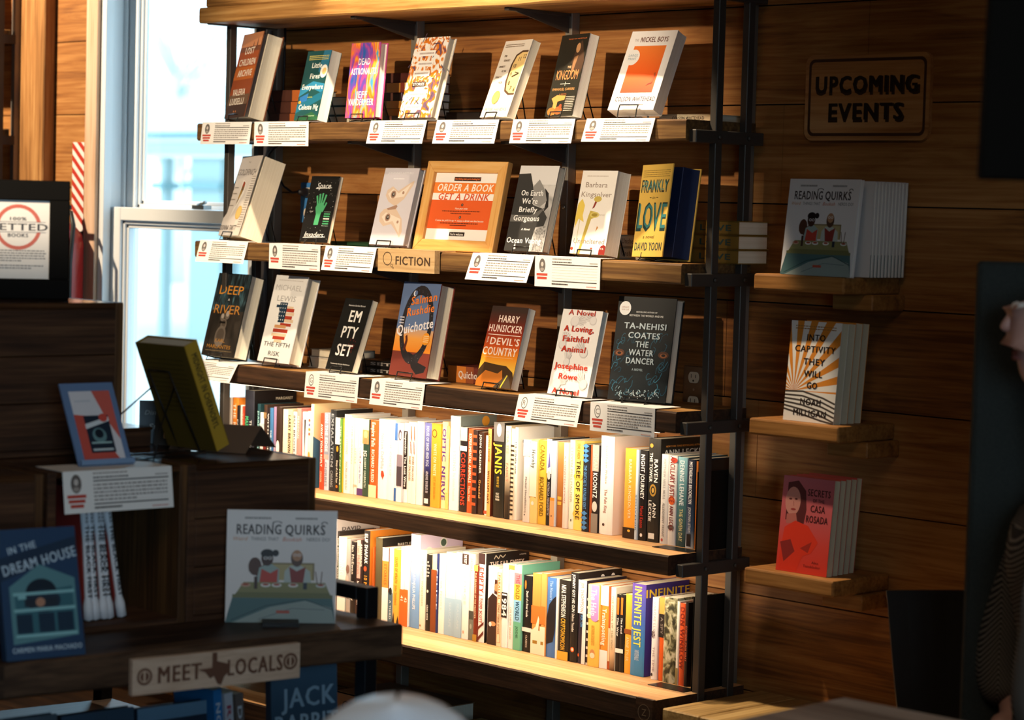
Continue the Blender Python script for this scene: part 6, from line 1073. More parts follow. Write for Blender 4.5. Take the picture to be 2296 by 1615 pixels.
CW = wood('crate_pine', '#24150d', '#4a2f1d', '#6a4a30', 'Y', 0.65, knots=.4); CTOP = wood('crate_top_varnished', '#24150d', '#4a2f1d', '#6a4a30', 'Y', 0.12, knots=.4, bump=.02); CWL = wood('crate_edge_pine', '#2e1d10', '#54381f', '#7f5a34', 'Z', 0.6, knots=.3)
def crate(name, lab, c, rot, sx, sy, sz, open_side, group='wooden crates on the display table', top=True):
    """Slatted box; local x is depth (front at x=0, body towards -x), y runs along the table."""
    e = thing(name, lab, 'crate', c, (0, 0, R(rot)), group); t = .018; n = 3
    for k, (y0, y1) in enumerate(((0, t), (sy-t, sy))):
        mb = MB(); mb.box((-sx, y0, 0), (0, y1, sz), CWL if k else CW); mb.build('end_board', e, bevel=.002)
    def panel(fn, nm):
        mb = MB()
        for k in range(n): fn(mb, k)
        mb.build(nm, e, bevel=.0015)
    g = .0008
    panel(lambda mb, k: mb.box((-sx+(sx)*k/n+g, t, 0), (-sx+sx*(k+1)/n-g, sy-t, .012), CW), 'bottom_slats')
    if top: panel(lambda mb, k: mb.box((-sx+sx*k/n+g*.2, t, sz-.012), (-sx+sx*(k+1)/n-g*.2, sy-t, sz), CTOP), 'top_slats')
    panel(lambda mb, k: mb.box((-sx, t, .012+(sz-.024)*k/n+g), (-sx+.012, sy-t, .012+(sz-.024)*(k+1)/n-g), CW), 'back_slats')
    if not open_side: panel(lambda mb, k: mb.box((-.012, t, .012+(sz-.024)*k/n+g), (0, sy-t, .012+(sz-.024)*(k+1)/n-g), CW), 'front_slats')
    return e
CZ = TZ+.307
crate('crate', 'open wooden crate on the table with striped spines inside', (-3.822, -1.990, TZ+.0005), -4.0, .40, .303, .307, True)
crate('crate', 'closed dark wooden crate behind the square comic on the table', (-3.801, -1.6865, TZ+.0005), -4.0, .40, .300, .307, False)
crate('crate', 'closed wooden crate at the left picture edge on the table', (-3.83, -2.33, TZ+.0005), -4.0, .40, .322, .307, False)
crate('crate', 'wooden crate stacked on top under the black framed notice', (-4.072, -2.125, CZ+.001), -3.0, .29, .455, .300, False)
lb = thing('small_box', 'small dark wooden box on the crate by the window', 'box', (-4.12, -1.652, CZ+.001)); mb = MB(); mb.box((-.10, 0, 0), (0, .105, .034), CW); mb.build('box_body', lb, bevel=.002); MB().box((-.102, -.002, .0342), (.002, .107, .040), CTOP).build('lid', lb, bevel=.001)

# ---- things on the crates
def plain_book(loc, rot, lean, w, h, t, base, art, lab, hard=True, pages=None, group=None): return display_book('b', loc, rot, lean, w, h, t, base, art, lab, hard, easel=False, pages=pages, group=group)
def star_art(a): a.r(0, 0, 1, 1, '#33434d'); a.t('Distant', .48, .72, .10, '#a9b6ba', .62, bold=False, shear=.3); a.t('Star', .52, .40, .12, '#c9d2d4', .46, bold=False, shear=.3)
plain_book((-4.178, -1.536, CZ+.001), 56, 5, .070, .090, .014, '#33434d', star_art, 'small slate blue book with cursive title behind the small box by the window', False, PAGES)
def best_art(a): a.r(0, 0, 1, 1, '#1a2126'); a.t('the', .45, .42, .12, '#c9a27c', .36, bold=False); a.t('best', .5, .22, .12, '#c9a27c', .5, bold=False)
q = onZ(345, 1000, CZ); plain_book((q[0], q[1], CZ+.001), 48, 24, .075, .10, .012, '#1a2126', best_art, 'small black book with tan lettering behind the wire easel', False)
yb = plain_book((-4.026, -1.573, CZ+.013), 3.6, -22.9, .150, .228, .035, '#8a6a1a', lambda a: (a.r(0, 0, 1, 1, '#5f4c1c'), [a.wd(.12, .88, .86-k*.045, .012, '#43350f', 90+k, .95) for k in range(12)]), 'yellow hardcover seen from behind on a wire easel, spine coloured as if lit', True)  # back cover coloured dark for shade, spine below lighter for the light on it
mb = MB(); mb.face((.1504, .0, 0), (0, 1, 0), (0, 0, 1), (1, 0, 0)); mb.box((.1478, .0015, 0), (.1504, .0335, .228), M('#c09a34', .45)); mb.text('MIDNIGHT IN CHERNOBYL', .0175, .125, .014, M('#3a3220', .6), .16, rot=-math.pi/2); mb.build('spine', yb)
ez = thing('book_easel', 'looped black wire easel behind the yellow hardcover on the crate', 'easel', (-4.02, -1.62, CZ)); L = local(ez); mb = MB(L)
for s in (.03, .10):
    b0 = np.array([-4.026+s, -1.573, CZ+.010]); mb.tube([b0+[0, -.074, .16], b0+[.0, .005, -.0], b0+[0, .045, .003], b0+[0, .048, .018]], .0018, WIRE, 6)
for s, fx in ((.03, -.045), (.10, .06)):
    b0 = np.array([-4.026+s, -1.573, CZ+.0025]); top = b0+np.array([0, -.06, .135]); mb.tube([top, (top+b0+[fx, -.15, 0])/2+[fx*.3, -.02, 0], b0+[fx, -.15, .0], b0+[fx*.4, -.165, .0], b0+[0, -.11, 0], b0+[0, -.02, 0], b0+[0, .02, .002]], .0018, WIRE, 6)
mb.tube([(-3.996, -1.647, CZ+.17), (-3.926, -1.647, CZ+.17)], .0018, WIRE, 6); mb.build('wire', ez)
tc = thing('tent_card', 'folded brown tent card standing on the crate beside the yellow hardcover', 'card', (-3.95, -1.43, CZ+.001)); L = local(tc); KR = M('#7d6450', .8); mb = MB(L)
a0, a1 = np.array([-3.905, -1.470, CZ+.001]), np.array([-3.977, -1.335, CZ+.001]); ap = np.array([-3.941, -1.402, CZ+.050]); dv = np.array([-.105, -.054, 0])*1.45
for A_, B_ in ((a0, ap), (ap, a1)):
    th = np.cross(B_-A_, dv); th = th/np.linalg.norm(th)*.0012; mb.hexa([tuple(A_), tuple(B_), tuple(B_+dv), tuple(A_+dv), tuple(A_+th), tuple(B_+th), tuple(B_+dv+th), tuple(A_+dv+th)], KR)
mb.build('card_sheet', tc)
hd = thing('sign_holder', 'clear acrylic stand with a red and white poster tilted on the crate', 'sign holder', (-3.866, -1.893, CZ+.0025), (R(-28), 0, R(86.5))); AC = M('#7f9cc0', .15); w, h = .116, .170
mb = MB(); mb.box((0, 0, 0), (w, .004, h), M('#6c86ac', .2)); mb.face((0, 0, 0), (1, 0, 0), (0, 0, 1), (0, -1, 0)); a = Art(mb, w, h); a.r(.13, .07, .90, .90, '#e3e1e6'); a.g([(.56, .90), (.90, .90), (.90, .30), (.72, .55)], '#d8665a'); a.g([(.13, .07), (.80, .07), (.36, .60), (.13, .62)], '#cf5a4e'); a.wd(.2, .5, .78, .02, '#c9ced6', 3, 1)
a.r(.30, .15, .76, .60, '#233040'); a.g([(.30, .44), (.76, .53), (.76, .58), (.30, .50)], '#dfe6ea'); a.e(.52, .36, .13, .09, '#6a8f94'); a.e(.52, .38, .08, .055, '#1a2430'); a.r(.34, .26, .72, .28, '#a8c9c8'); a.r(.34, .175, .72, .20, '#c9d6da'); a.e(.66, .57, .08, .05, '#d8564a'); mb.build('poster_panel', hd)
mb = MB(); mb.box((0, -.012, -.002), (w, .012, .0), AC); mb.box((0, -.012, 0), (w, -.0105, .008), AC); mb.box((w*.2, .004, 0), (w*.8, .007, h*.9), AC); mb.build('foot_lip', hd)
c = card(0, .236, 0, 0, 8, .078, 'typed card with a round portrait on the open crate edge', seed=77, top=.10); c.location = (-3.8035, -1.849, CZ+.0016); c.rotation_euler = (0, 0, R(86.5)); c['group'] = 'typed cards on the shelf edges'
# framed notice on the upper crate
fz = CZ+.001+.300; vf = thing('notice_frame', 'wide black frame with a round red stamp notice on the upper crate', 'picture frame', (-4.20, onX(38, 677, -4.20)[1], fz+.002), (R(-7), 0, R(57))); BF = M('#0f0e0d', .8, 0, .1); W2, H2, bw = .203, .238, .040
mb = MB(); x0 = -W2/2
for a_, b_ in (((x0, 0, 0), (x0+W2, .022, bw)), ((x0, 0, H2-bw), (x0+W2, .022, H2)), ((x0, 0, bw), (x0+bw, .022, H2-bw)), ((x0+W2-bw, 0, bw), (x0+W2, .022, H2-bw))): mb.box(a_, b_, BF)
mb.build('frame', vf, bevel=.002); mb = MB(); mb.box((x0+bw-.004, .010, bw-.004), (x0+W2-bw+.004, .018, H2-bw+.004), PAPER); mb.face((x0+bw, .010, bw), (1, 0, 0), (0, 0, 1), (0, -1, 0)); a = Art(mb, W2-2*bw, H2-2*bw); RS = '#cf6a58'
a.o(.5, .66, .37, .29, .16, RS); a.r(.02, .60, .98, .72, '#f3f0ec'); a.t('VETTED', .5, .66, .085, '#3a3a40', .94); a.t('100%', .5, .765, .04, '#4a4a50', .26); a.t('BOOKS', .5, .555, .045, '#4a4a50', .32); a.l([(.06, .725), (.94, .725)], .008, '#6a6a70'); a.l([(.06, .595), (.94, .595)], .008, '#6a6a70')
for k in range(5): a.wd(.06, .96, .36-k*.032, .012, '#6f6d70', 120+k, .95 if k < 4 else .5)
for k in range(2): a.wd(.06, .96, .17-k*.032, .012, '#6f6d70', 130+k, .95 if k < 1 else .7)
mb.build('notice', vf); mb = MB(); mb.add([(-.03, .024, .17), (.03, .024, .17), (.04, .08, 0.0125), (-.04, .08, 0.0125)], [(0, 1, 2, 3)], BF); mb.build('easel_back', vf)
# white and black spines leaning inside the open crate
for k, (px, lean_) in enumerate(((128, 4), (150, 5), (178, 6), (204, 7), (247, 10))):
    q = onZ((190, 195, 201, 217, 258)[k], 1382, TZ+.013) if k > 1 else onZ(150+k*22, 1382, TZ+.013)
    b = thing('book', '%s leaning white spine with black lettering inside the open crate' % ('leftmost', 'second', 'middle', 'fourth', 'rightmost')[k], 'book', (-3.862, q[1], TZ+.0135), (R(lean_), 0, R(-3)), 'white spined books in the open crate'); hh = .258; mb = MB(); CVB = M('#e8e9ee', .45); RB = M('#a83c34', .5)
    prof = [(0, .0), (.010, .004), (.010, .03), (.0065, .045), (.0060, .16), (.0075, .19), (.0085, .22), (.0055, .24), (.0075, .248), (.006, hh), (0, hh)]
    mb.box((-.15, -.006, .004), (-.006, .006, hh-.004), RB); mb.lathe(prof, CVB, (0, 0, 0), 12)
    mb.face((.0085, -.006, 0), (0, 1, 0), (0, 0, 1), (1, 0, 0)); mb.text('THE BLACK FIRST', .006, .115, .0085, M('#26262c', .6), .14, rot=-math.pi/2); mb.text('RIVAS', .006, .205, .006, M('#6a6a70', .6), .03, rot=-math.pi/2)
    mb.disc(.006, .014, .003, .004, M('#a83c34', .5), 10); mb.build('cover', b)
# ---- books standing on the table top
plain_book((-3.765, -1.620, TZ+.001), 51, 4, .213, .218, .013, '#e9e4e2', quirk_art, 'square comic standing on the table in front of the dark crate', True, PAGES_W)
pl = tag(MB().box((-.035, -.018, 0), (.035, .03, .008), M('#1c1715', .5)).build('display_stand'), 'low dark stand under the square comic on the table', 'stand'); pl.location = (-3.675, -1.555, TZ+.0006); pl.rotation_euler = (0, 0, R(52))
def dream_art(a):
    a.r(0, 0, 1, 1, '#2b4666'); a.g([(0, .60), (1, .82), (1, .92), (0, .78)], '#24384f'); a.t('IN THE', .30, .855, .052, '#b9cfe0', .36, rot=.20); a.t('DREAM HOUSE', .51, .745, .078, '#b9cfe0', .96, rot=.20)
    a.g([(.10, .56), (.5, .72), (.94, .60), (.94, .16), (.10, .12)], '#5f8f98'); a.g([(.16, .50), (.9, .54), (.9, .18), (.16, .16)], '#3d6f7c'); a.e(.50, .50, .20, .11, '#1d2a38'); a.e(.52, .44, .22, .09, '#26384a'); a.r(.28, .40, .70, .46, '#2b3440'); a.e(.48, .43, .06, .035, '#b98a72')
    for v in (.50, .375, .18): a.r(.14, v-.012, .92, v+.012, '#8fc6cc')
    for u in (.16, .44, .68): a.r(u, .20, u+.20, .345, '#22384c')
    a.r(.20, .46, .30, .50, '#8fc6cc'); a.t('CARMEN MARIA MACHADO', .52, .075, .038, '#b9cfe0', .88)
plain_book((-3.657, -2.177, TZ+.0015), 82.3, 13.5, .151, .231, .022, '#2b4666', dream_art, 'blue hardcover with slanting pale title at the table front', True)
# ---- books on the lower shelf of the table
def jack_art(a): a.r(0, 0, 1, 1, grad_mat('print_night', [(0, '#232d38'), (.55, '#3f5a70'), (1, '#56758c')], 0, .24)); a.t('JACK', .56, .66, .16, '#a9c2d2', .80); a.t('RABBIT', .53, .44, .15, '#a9c2d2', .94); a.e(.4, .25, .3, .12, '#8d8a78'); a.t('HULDT', .5, .1, .06, '#a9c2d2', .5)
q = onX(612, 1493, -3.72)
plain_book((-3.715, -1.535, .4195), 84, 4, .155, .232, .02, '#34485a', jack_art, 'slate blue hardcover with large pale capitals under the table', True)
for k, (px, col_, hh, nm) in enumerate(((552, '#2f7fc0', .180, 'bright blue'), (578, '#d6d2d8', .170, 'white and pink'), (598, '#7a6a62', .165, 'grey brown'))):
    b = thing('book', nm+' paperback spine leaning under the table beside the large pale capitals', 'book', (-3.765, -1.630+k*.026, .4195), (R(5), 0, 0)); mb = MB(); mb.box((-.13, 0, 0), (0, .020, hh), M(col_, .45)); mb.face((0, 0, 0), (0, 1, 0), (0, 0, 1), (1, 0, 0)); mb.text(('NORTH', 'ROSE', 'DUST')[k], .010, hh*.55, .010, M('#e4e6ea' if k != 1 else '#b5485a', .6), hh*.6, rot=-math.pi/2); mb.build('cover', b); MB().box((-.1305, .002, .002), (-.004, .018, hh+.0003), PAGES).build('pages', b)
def low_art(c1, c2, st):
    def f(a): a.r(0, 0, 1, 1, c1); a.r(0, .84, 1, 1, c2); a.t(st, .5, .62, .09, c2, .7); a.e(.5, .35, .3, .16, c2)
    return f
for k, (y0, c1, c2, st, hh, nm) in enumerate(((-1.815, '#27384a', '#6f93ae', 'TIDES', .162, 'navy book with pale blue top under the state outline sign'), (-1.985, '#1d2229', '#3f5468', 'NIGHT', .170, 'near black book left of the navy one under the table'), (-2.155, '#31404c', '#53606a', 'PLAINS', .178, 'slate grey book under the table below the slanting pale title'), (-2.325, '#20262c', '#4a3a30', 'FIELD', .180, 'dark book under the table at the left picture edge'))):
    plain_book((-3.765, y0, .4195), 88, 4, .158, hh, .022, c1, low_art(c1, c2, st), nm, True)

# ================================================================== right foreground: bench, cafe table, chairs
BW = wood('bench_planks', '#8a6a3c', '#b8935a', '#cfae76', 'Y', 0.55, plank=(0, .115, -3.772), knots=.3)
bn = thing('bench', 'pale plank bench along the wall at the bookshelf end', 'bench', (-3.2, -.18, 0)); L = local(bn); BXN = 7; x = -3.772
for k in range(BXN):
    mb = MB(L); mb.box((x+.115*k+.001, -.350, .365), (x+.115*(k+1)-.001, -.002, .403), BW); mb.build('seat_plank', bn, bevel=.003)
mb = MB(L); mb.box((-3.765, -.335, .29), (-2.975, -.300, .3645), W_DRK); mb.build('front_rail', bn, bevel=.002)
for X in (-3.74, -3.02):
    for Y in (-.32, -.03): mb = MB(L); mb.box((X-.03, Y-.025, 0), (X+.03, Y+.025, .3645), W_DRK); mb.build('leg', bn, bevel=.002)
tt = thing('cafe_table', 'square grey wooden cafe table, one corner at the bottom right', 'table', (-2.30, -1.47, 0)); L = local(tt); GT = wood('cafe_table_top', '#84746a', '#ad9d92', '#c9bbb0', 'X', 0.45, plank=(1, .12, 0.0), knots=.4)
c0 = onZ(1893, 1563, .74); u1 = onZ(1640, 1615, .74)-c0; u1 /= np.linalg.norm(u1); u2 = np.array([-u1[1], u1[0], 0]); u2 = u2 if (u2@(onZ(2200, 1615, .74)-c0)) > 0 else -u2; S_ = .62
cor = [c0, c0+u1*S_, c0+u1*S_+u2*S_, c0+u2*S_]; ctr = sum(cor)/4; tt.location = (ctr[0], ctr[1], 0); L = local(tt); mb = MB(L); dz = np.array([0, 0, -.03]); mb.hexa([tuple(p+dz) for p in cor]+[tuple(p) for p in cor], GT); mb.build('tabletop', tt, bevel=.004)
mb = MB(L); mb.lathe([(.03, 0), (.03, .68)], BS, (ctr[0], ctr[1], .02), 16); mb.build('pedestal', tt); mb = MB(L); mb.lathe([(.22, 0), (.22, .015), (.05, .03)], BS, (ctr[0], ctr[1], 0), 28); mb.build('foot_plate', tt); mb = MB(L); mb.box((ctr[0]-.2, ctr[1]-.02, .695), (ctr[0]+.2, ctr[1]+.02, .709), BS); mb.build('spider', tt)
def leg4(L, e, pts, zt, m, r=.012):
    for x, y, dx, dy in pts: mb = MB(L); mb.tube([(x, y, zt), (x+dx, y+dy, .0)], [r, r*.8], m, 10); mb.build('leg', e)
ch = thing('cafe_chair', 'black moulded chair with a flat back in front of the plank wall', 'chair', (-2.92, -.50, 0), (0, 0, R(0))); L = local(ch); CBK = M('#2a2623', .4)
a, b = onX(1988, 1327, -3.02), onX(2012, 1610, -3.0); cpt = CAM+ray(1988, 1326)*5.1; dR = (CAM+ray(2190, 1303)*5.1)-cpt; dR[2] = 0; Wc = .42; dR = dR/np.linalg.norm(dR); dB = np.array([-dR[1], dR[0], 0])
ztop = cpt[2]; seat = .455; base0 = cpt.copy(); base0[2] = 0; ch.location = tuple(base0+dR*Wc/2); L = local(ch); P_ = lambda s, d, z: tuple(base0+dR*s+dB*d+np.array([0, 0, z]))
mb = MB(L); n = 10; pts = []; 
for z, ins, dd in ((seat+.0, .035, -.05), (seat+.12, .02, -.03), (ztop-.02, .003, 0), (ztop, .0, .002)):
    for k in range(n+1): s = ins+(Wc-2*ins)*k/n; bow = .03*(1-(2*k/n-1)**2); pts.append(P_(s, dd+bow, z))
    for k in range(n+1): s = ins+(Wc-2*ins)*k/n; bow = .03*(1-(2*k/n-1)**2); pts.append(P_(s, dd+bow+.012, z))
N = n+1; fs = []
for r_ in range(3):
    o_ = r_*2*N; t_ = (r_+1)*2*N; fs += [(o_+k, o_+k+1, t_+k+1, t_+k) for k in range(n)]+[(o_+N+k+1, o_+N+k, t_+N+k, t_+N+k+1) for k in range(n)]+[(o_, t_, t_+N, o_+N), (o_+n, o_+N+n, t_+N+n, t_+n)]
t_ = 6*N; fs += [(t_+k, t_+k+1, t_+N+k+1, t_+N+k) for k in range(n)]+[(N+k, N+k+1, k+1, k) for k in range(n)]
mb.add(pts, fs, CBK); mb.build('backrest', ch)
mb = MB(L); mb.hexa([P_(.03, -.05, seat-.02), P_(Wc-.03, -.05, seat-.02), P_(Wc-.01, -.40, seat-.02), P_(.01, -.40, seat-.02), P_(.03, -.05, seat), P_(Wc-.03, -.05, seat), P_(Wc-.01, -.40, seat+.01), P_(.01, -.40, seat+.01)], CBK); mb.build('seat', ch, bevel=.006)
for s, d, ds, dd in ((.05, -.08, -.03, .04), (Wc-.05, -.08, .03, .04), (.05, -.36, -.03, -.03), (Wc-.05, -.36, .03, -.03)): mb = MB(L); mb.tube([P_(s, d, seat-.02), P_(s+ds, d+dd, 0)], [.014, .010], BS, 10); mb.build('leg', ch)
# white rounded chair back, very near the lower edge
wc = CAM+ray(885, 1600)*3.0; wch = thing('cafe_chair', 'white chair whose rounded back shows at the bottom edge', 'chair', (wc[0], wc[1], 0)); L = local(wch); WH = M('#cfd8e4', .4); rr_ = rt.copy(); rr_[2] = 0; rr_ /= np.linalg.norm(rr_); ff = np.array([-rr_[1], rr_[0], 0]); zt_ = (CAM+ray(885, 1586)*3.0)[2]; Q = lambda s, d, z: tuple(np.array([wc[0], wc[1], 0])+rr_*s+ff*d+np.array([0, 0, z]))
mb = MB(L); pts = []; n = 16; rows_ = 13
for i in range(rows_):
    t = i/(rows_-1); th_ = t*math.pi/2; RA = .135; z = .45+(zt_-RA-.45)*min(1, t*3) if t < .34 else zt_-RA+RA*math.sin((t-.3333)*1.5*math.pi/2)
    hw = RA if t < .34 else RA*math.cos((t-.3333)*1.5*math.pi/2*.985)
    for k in range(n+1): u = 2*k/n-1; pts.append(Q(hw*u, .05*t+.05*u*u-.02, z))
    for k in range(n+1): u = 2*k/n-1; pts.append(Q(hw*u, .05*t+.05*u*u-.02+.014, z))
N = n+1; fs = []
for i in range(rows_-1):
    o_ = i*2*N; t_ = o_+2*N; fs += [(o_+k, o_+k+1, t_+k+1, t_+k) for k in range(n)]+[(o_+N+k+1, o_+N+k, t_+N+k, t_+N+k+1) for k in range(n)]+[(o_, t_, t_+N, o_+N), (o_+n, o_+N+n, t_+N+n, t_+n)]
t_ = (rows_-1)*2*N; fs += [(t_+k, t_+k+1, t_+N+k+1, t_+N+k) for k in range(n)]+[(N+k, N+k+1, k+1, k) for k in range(n)]
mb.add(pts, fs, WH, True); mb.build('backrest', wch)
mb = MB(L); mb.hexa([Q(-.2, -.02, .43), Q(.2, -.02, .43), Q(.2, -.42, .43), Q(-.2, -.42, .43), Q(-.2, -.02, .45), Q(.2, -.02, .45), Q(.2, -.42, .455), Q(-.2, -.42, .455)], WH); mb.build('seat', wch, bevel=.008)
for s, d, ds, dd in ((-.17, -.05, -.03, .05), (.17, -.05, .03, .05), (-.17, -.38, -.03, -.04), (.17, -.38, .03, -.04)): mb = MB(L); mb.tube([Q(s, d, .43), Q(s+ds, d+dd, 0)], [.013, .010], BS, 10); mb.build('leg', wch)
# ================================================================== right edge: hanging board, upright panel, seated person
D1 = 3.55
bp = CAM+ray(2197, 402)*D1; hb = thing('hanging_board', 'black board hanging from the ceiling at the top right edge', 'board', (bp[0], bp[1], bp[2])); L = local(hb); r2 = rt.copy(); r2[2] = 0; r2 /= np.linalg.norm(r2); f2 = np.array([-r2[1], r2[0], 0]); BLK = M('#0d0c0a', .9, 0, .1)
G_ = lambda s, d, z: tuple(np.array([bp[0], bp[1], 0])+r2*s+f2*d+np.array([0, 0, z]))
mb = MB(L); z0, z1 = bp[2], bp[2]+.62; mb.hexa([G_(0, 0, z0), G_(.55, 0, z0), (G_(.55, .03, z0)), G_(0, .03, z0), G_(.012, 0, z1), G_(.55, 0, z1), G_(.55, .03, z1), G_(.012, .03, z1)], BLK); mb.build('panel', hb, bevel=.004)
for s in (.08, .48): mb = MB(L); mb.tube([G_(s, .015, z1-.005), G_(s, .015, 3.199)], .004, BS, 8); mb.build('hanger_rod', hb)
pp = CAM+ray(2197, 586)*4.5; sp = thing('partition_screen', 'dark grey upright partition screen at the right edge behind the person', 'screen', (pp[0], pp[1], 0)); L = local(sp); GP = noise_mat('screen_felt', [(0.3, '#1f2320'), (0.7, '#2c302c')], 300, 2, (1, 1, 1), .9)
G_ = lambda s, d, z: tuple(np.array([pp[0], pp[1], 0])+r2*s+f2*d+np.array([0, 0, z]))
mb = MB(L); mb.hexa([G_(0, 0, .06), G_(.5, 0, .06), G_(.5, .035, .06), G_(0, .035, .06), G_(0, 0, pp[2]), G_(.5, 0, pp[2]), G_(.5, .035, pp[2]), G_(0, .035, pp[2])], GP); mb.build('panel', sp, bevel=.006)
for s in (.03, .47): mb = MB(L); mb.hexa([G_(s-.02, -.05, 0), G_(s+.02, -.05, 0), G_(s+.02, .12, 0), G_(s-.02, .12, 0), G_(s-.02, -.05, .059), G_(s+.02, -.05, .059), G_(s+.02, .12, .059), G_(s-.02, .12, .059)], BS); mb.build('foot', sp)

# ---- stool and person: profile to the left, only nose, sleeve and coat inside the frame
D2 = 4.25; org = CAM+ray(2346, 900)*D2; org[2] = 0
def V(s, d, z): return Vector(tuple(org+r2*s+f2*d+np.array([0, 0, z])))     # s right, d away from the viewer
so = thing('stool', 'dark round stool under the person at the right edge', 'stool', tuple(V(.12, .06, 0))); L = local(so); mb = MB(L); c = V(.12, .06, 0); mb.lathe([(.17, .42), (.18, .435), (.18, .455), (.165, .465)], BS, (c[0], c[1], 0), 28); mb.build('seat', so)
for a in (.8, 2.4, 3.9, 5.5): mb = MB(L); mb.tube([(c[0]+.13*math.cos(a), c[1]+.13*math.sin(a), .42), (c[0]+.2*math.cos(a), c[1]+.2*math.sin(a), 0)], .011, BS, 8); mb.build('leg', so)
mb = MB(L); mb.tube([(c[0]+.178*math.cos(t), c[1]+.178*math.sin(t), .22) for t in [2*math.pi*k/24 for k in range(24)]], .008, BS, 6, True); mb.build('foot_ring', so)
pe = thing('person', 'person in a dark herringbone coat seated at the right edge in profile', 'person', tuple(V(.10, .06, 0)))
def skin(name, chains, mat, parent, sub=2, root=0):
    """Connected joints with a radius each, grown into one smooth body."""
    me = bpy.data.meshes.new(name); vs_, es, rad = [], [], []
    for (co, r_, par) in chains:
        vs_.append(co); rad.append(r_)
        if par is not None: es.append((par, len(vs_)-1))
    me.from_pydata([tuple(v-Vector(parent.location)) for v in vs_], es, []); o = bpy.data.objects.new(name, me); COL.objects.link(o); o.parent = parent
    m = o.modifiers.new('skin', 'SKIN'); m.use_smooth_shade = True
    for i, r_ in enumerate(rad): me.skin_vertices[0].data[i].radius = r_ if isinstance(r_, tuple) else (r_, r_); me.skin_vertices[0].data[i].use_root = (i == root)
    s = o.modifiers.new('sub', 'SUBSURF'); s.levels = sub; s.render_levels = sub; me.materials.append(mat); return o
SKN = M('#b98d80', .5)
def herring():
    k = NT('coat_herringbone'); tc = k.n('TexCoord'); m = k.n('Mapping'); m.inputs['Rotation'].default_value = (0, 0, -YAW); k.l(tc.outputs['Object'], m.inputs['Vector']); s = k.n('SeparateXYZ'); k.l(m.outputs[0], s.inputs[0])
    zig = k.math('PINGPONG', s.outputs[0], 0.030); z = k.math('ADD', k.math('MULTIPLY', zig, 1.5), s.outputs[2]); w = k.math('FRACT', k.math('MULTIPLY', z, 105.0)); st = k.math('GREATER_THAN', w, 0.62)
    mx = k.n('Mix', data_type='RGBA'); k.l(st, mx.inputs[0]); mx.inputs[6].default_value = lin('#1d1b19'); mx.inputs[7].default_value = lin('#837a70'); k.l(mx.outputs[2], k.b.inputs['Base Color']); k.b.inputs['Roughness'].default_value = .9; return k.m
COAT = herring()
# head, neck and torso in one skin; the face looks towards the left of the picture
# (indices) 0 pelvis 1 waist 2 chest 3 upper chest 4 neck 5 head base 6 cranium 7 crown
body = [(V(.12, .06, .54), (.13, .12), None), (V(.12, .06, .68), (.115, .10), 0), (V(.115, .06, .83), (.13, .10), 1), (V(.11, .06, .97), (.125, .085), 2), (V(.10, .06, 1.09), (.052, .052), 3), (V(.075, .06, 1.19), (.052, .05), 4), (V(.06, .06, 1.36), (.086, .070), 5), (V(.065, .06, 1.44), (.078, .066), 6)]
body += [(V(-.06, -.05, .55), (.078, .076), 0), (V(-.30, -.07, .53), (.058, .056), 8), (V(-.30, -.07, .32), (.050, .048), 9), (V(-.28, -.07, .09), (.038, .038), 10), (V(-.38, -.07, .045), (.036, .03), 11)]
body += [(V(-.06, .19, .55), (.078, .076), 0), (V(-.28, .22, .53), (.058, .056), 13), (V(-.28, .22, .32), (.050, .048), 14), (V(-.26, .22, .09), (.038, .038), 15), (V(-.36, .22, .045), (.036, .03), 16)]
body += [(V(.09, -.10, .99), (.055, .055), 3), (V(.01, -.155, .76), (.045, .044), 18), (V(.02, -.10, .64), (.032, .032), 19), (V(.0, -.07, .625), (.028, .024), 20), (V(-.03, -.05, .615), (.032, .017), 21)]
body += [(V(.09, .22, .99), (.055, .055), 3), (V(.01, .28, .76), (.045, .044), 23), (V(.02, .23, .64), (.032, .032), 24), (V(.0, .205, .625), (.028, .024), 25), (V(-.03, .19, .615), (.032, .017), 26)]
skin('body', body, SKN, pe)
coat = [(V(.12, .06, .475), (.17, .165), None), (V(.12, .06, .60), (.165, .15), 0), (V(.115, .06, .74), (.145, .13), 1), (V(.11, .06, .87), (.15, .125), 2), (V(.105, .06, .99), (.14, .10), 3), (V(.10, .06, 1.06), (.075, .075), 4), (V(.095, .06, 1.10), (.068, .068), 5),
        (V(.07, -.09, .985), (.078, .076), 4), (V(.015, -.145, .87), (.074, .072), 7), (V(-.01, -.15, .755), (.078, .074), 8), (V(.0, -.135, .69), (.062, .06), 9), (V(.015, -.11, .655), (.046, .044), 10),
        (V(.07, .215, .985), (.078, .076), 4), (V(.01, .275, .76), (.070, .068), 12), (V(.0, .265, .69), (.060, .056), 13), (V(.015, .24, .655), (.046, .044), 14)]
skin('coat', coat, COAT, pe)
TR_ = M('#23242a', .85)
for d, q in ((-.05, -.07), (.19, .22)): skin('trousers', [(V(.10, d+.03, .545), (.095, .093), None), (V(-.10, d-.005, .545), (.088, .086), 0), (V(-.30, q, .53), (.070, .068), 1), (V(-.305, q, .32), (.062, .060), 2), (V(-.285, q, .12), (.058, .056), 3)], TR_, pe)
for q in (-.07, .22): skin('shoe', [(V(-.27, q, .052), (.044, .048), None), (V(-.34, q, .043), (.042, .040), 0), (V(-.42, q, .035), (.034, .031), 1)], M('#191614', .4), pe)
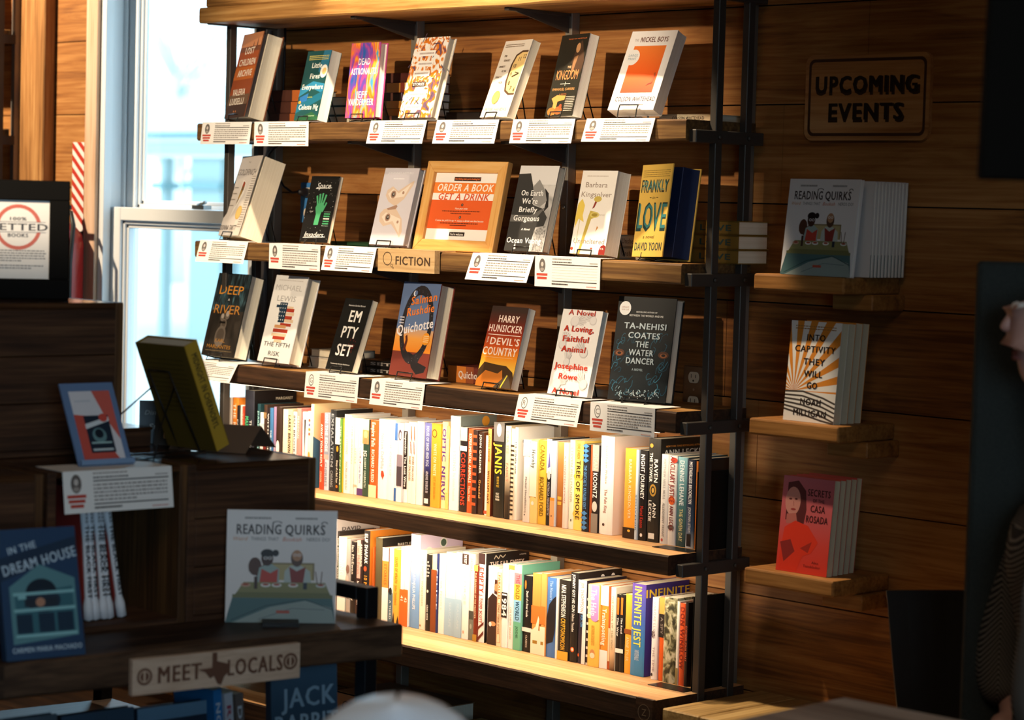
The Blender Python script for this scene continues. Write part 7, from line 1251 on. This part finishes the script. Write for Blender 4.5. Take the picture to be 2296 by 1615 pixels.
skin('hair', [(V(.085, .06, 1.445), (.090, .078), None), (V(.115, .06, 1.37), (.080, .080), 0), (V(.125, .06, 1.27), (.065, .072), 1), (V(.125, .06, 1.17), (.045, .06), 2)], M('#1a1411', .6), pe)
skin('face', [(V(.005, .06, 1.36), (.052, .052), None), (V(-.008, .06, 1.325), (.042, .042), 0), (V(-.012, .06, 1.29), (.032, .030), 1), (V(.0, .06, 1.26), (.028, .027), 2), (V(-.008, .06, 1.40), (.044, .048), 0)], SKN, pe)
skin('nose', [(V(-.040, .06, 1.400), (.009, .009), None), (V(-.058, .06, 1.372), (.011, .010), 0), (V(-.068, .06, 1.352), (.012, .013), 1)], SKN, pe)
q = Vector(pe.location); LP = M('#9a5a52', .5); mb = MB()
for z in (1.317, 1.308): mb.tube([tuple(V(-.034, .040, z)-q), tuple(V(-.046, .06, z)-q), tuple(V(-.034, .080, z)-q)], [.003, .0055, .003], LP, 8)
mb.build('lips', pe)
for d in (.036, .084):
    c = V(-.040, d, 1.395)-q; MB().lathe([(.001, -.011), (.008, -.008), (.0112, 0), (.008, .008), (.001, .011)], M('#e9e4de', .2), tuple(c), 14).build('eye', pe)
for d in (-.012, .132): skin('ear', [(V(.065, d, 1.39), (.012, .008), None), (V(.068, d, 1.36), (.015, .008), 0), (V(.062, d, 1.335), (.009, .007), 1)], SKN, pe, 1)
for base_, sgn in ((V(-.03, -.05, .615), 1), (V(-.03, .19, .615), -1)):
    for of, ln in ((-.024, .056), (-.008, .068), (.008, .064), (.023, .050)):
        b0 = base_+Vector(tuple(f2*of)); e = Vector(tuple(-r2)); dn = Vector((0, 0, -1)); skin('finger', [(b0+e*.005, .0090, None), (b0+e*ln*.45-dn*.003, .0084, 0), (b0+e*ln*.78+dn*.006, .0076, 1), (b0+e*ln*.95+dn*.018, .0066, 2)], SKN, pe, 1)
    b0 = base_+Vector(tuple(f2*sgn*.028))+Vector(tuple(r2*.03)); e = Vector(tuple(-r2)); skin('thumb', [(b0, .0105, None), (b0+e*.022+Vector(tuple(f2*sgn*.012)), .0095, 0), (b0+e*.046+Vector(tuple(f2*sgn*.010))+Vector((0, 0, -.006)), .008, 1)], SKN, pe, 1)
bpy.context.view_layer.update()
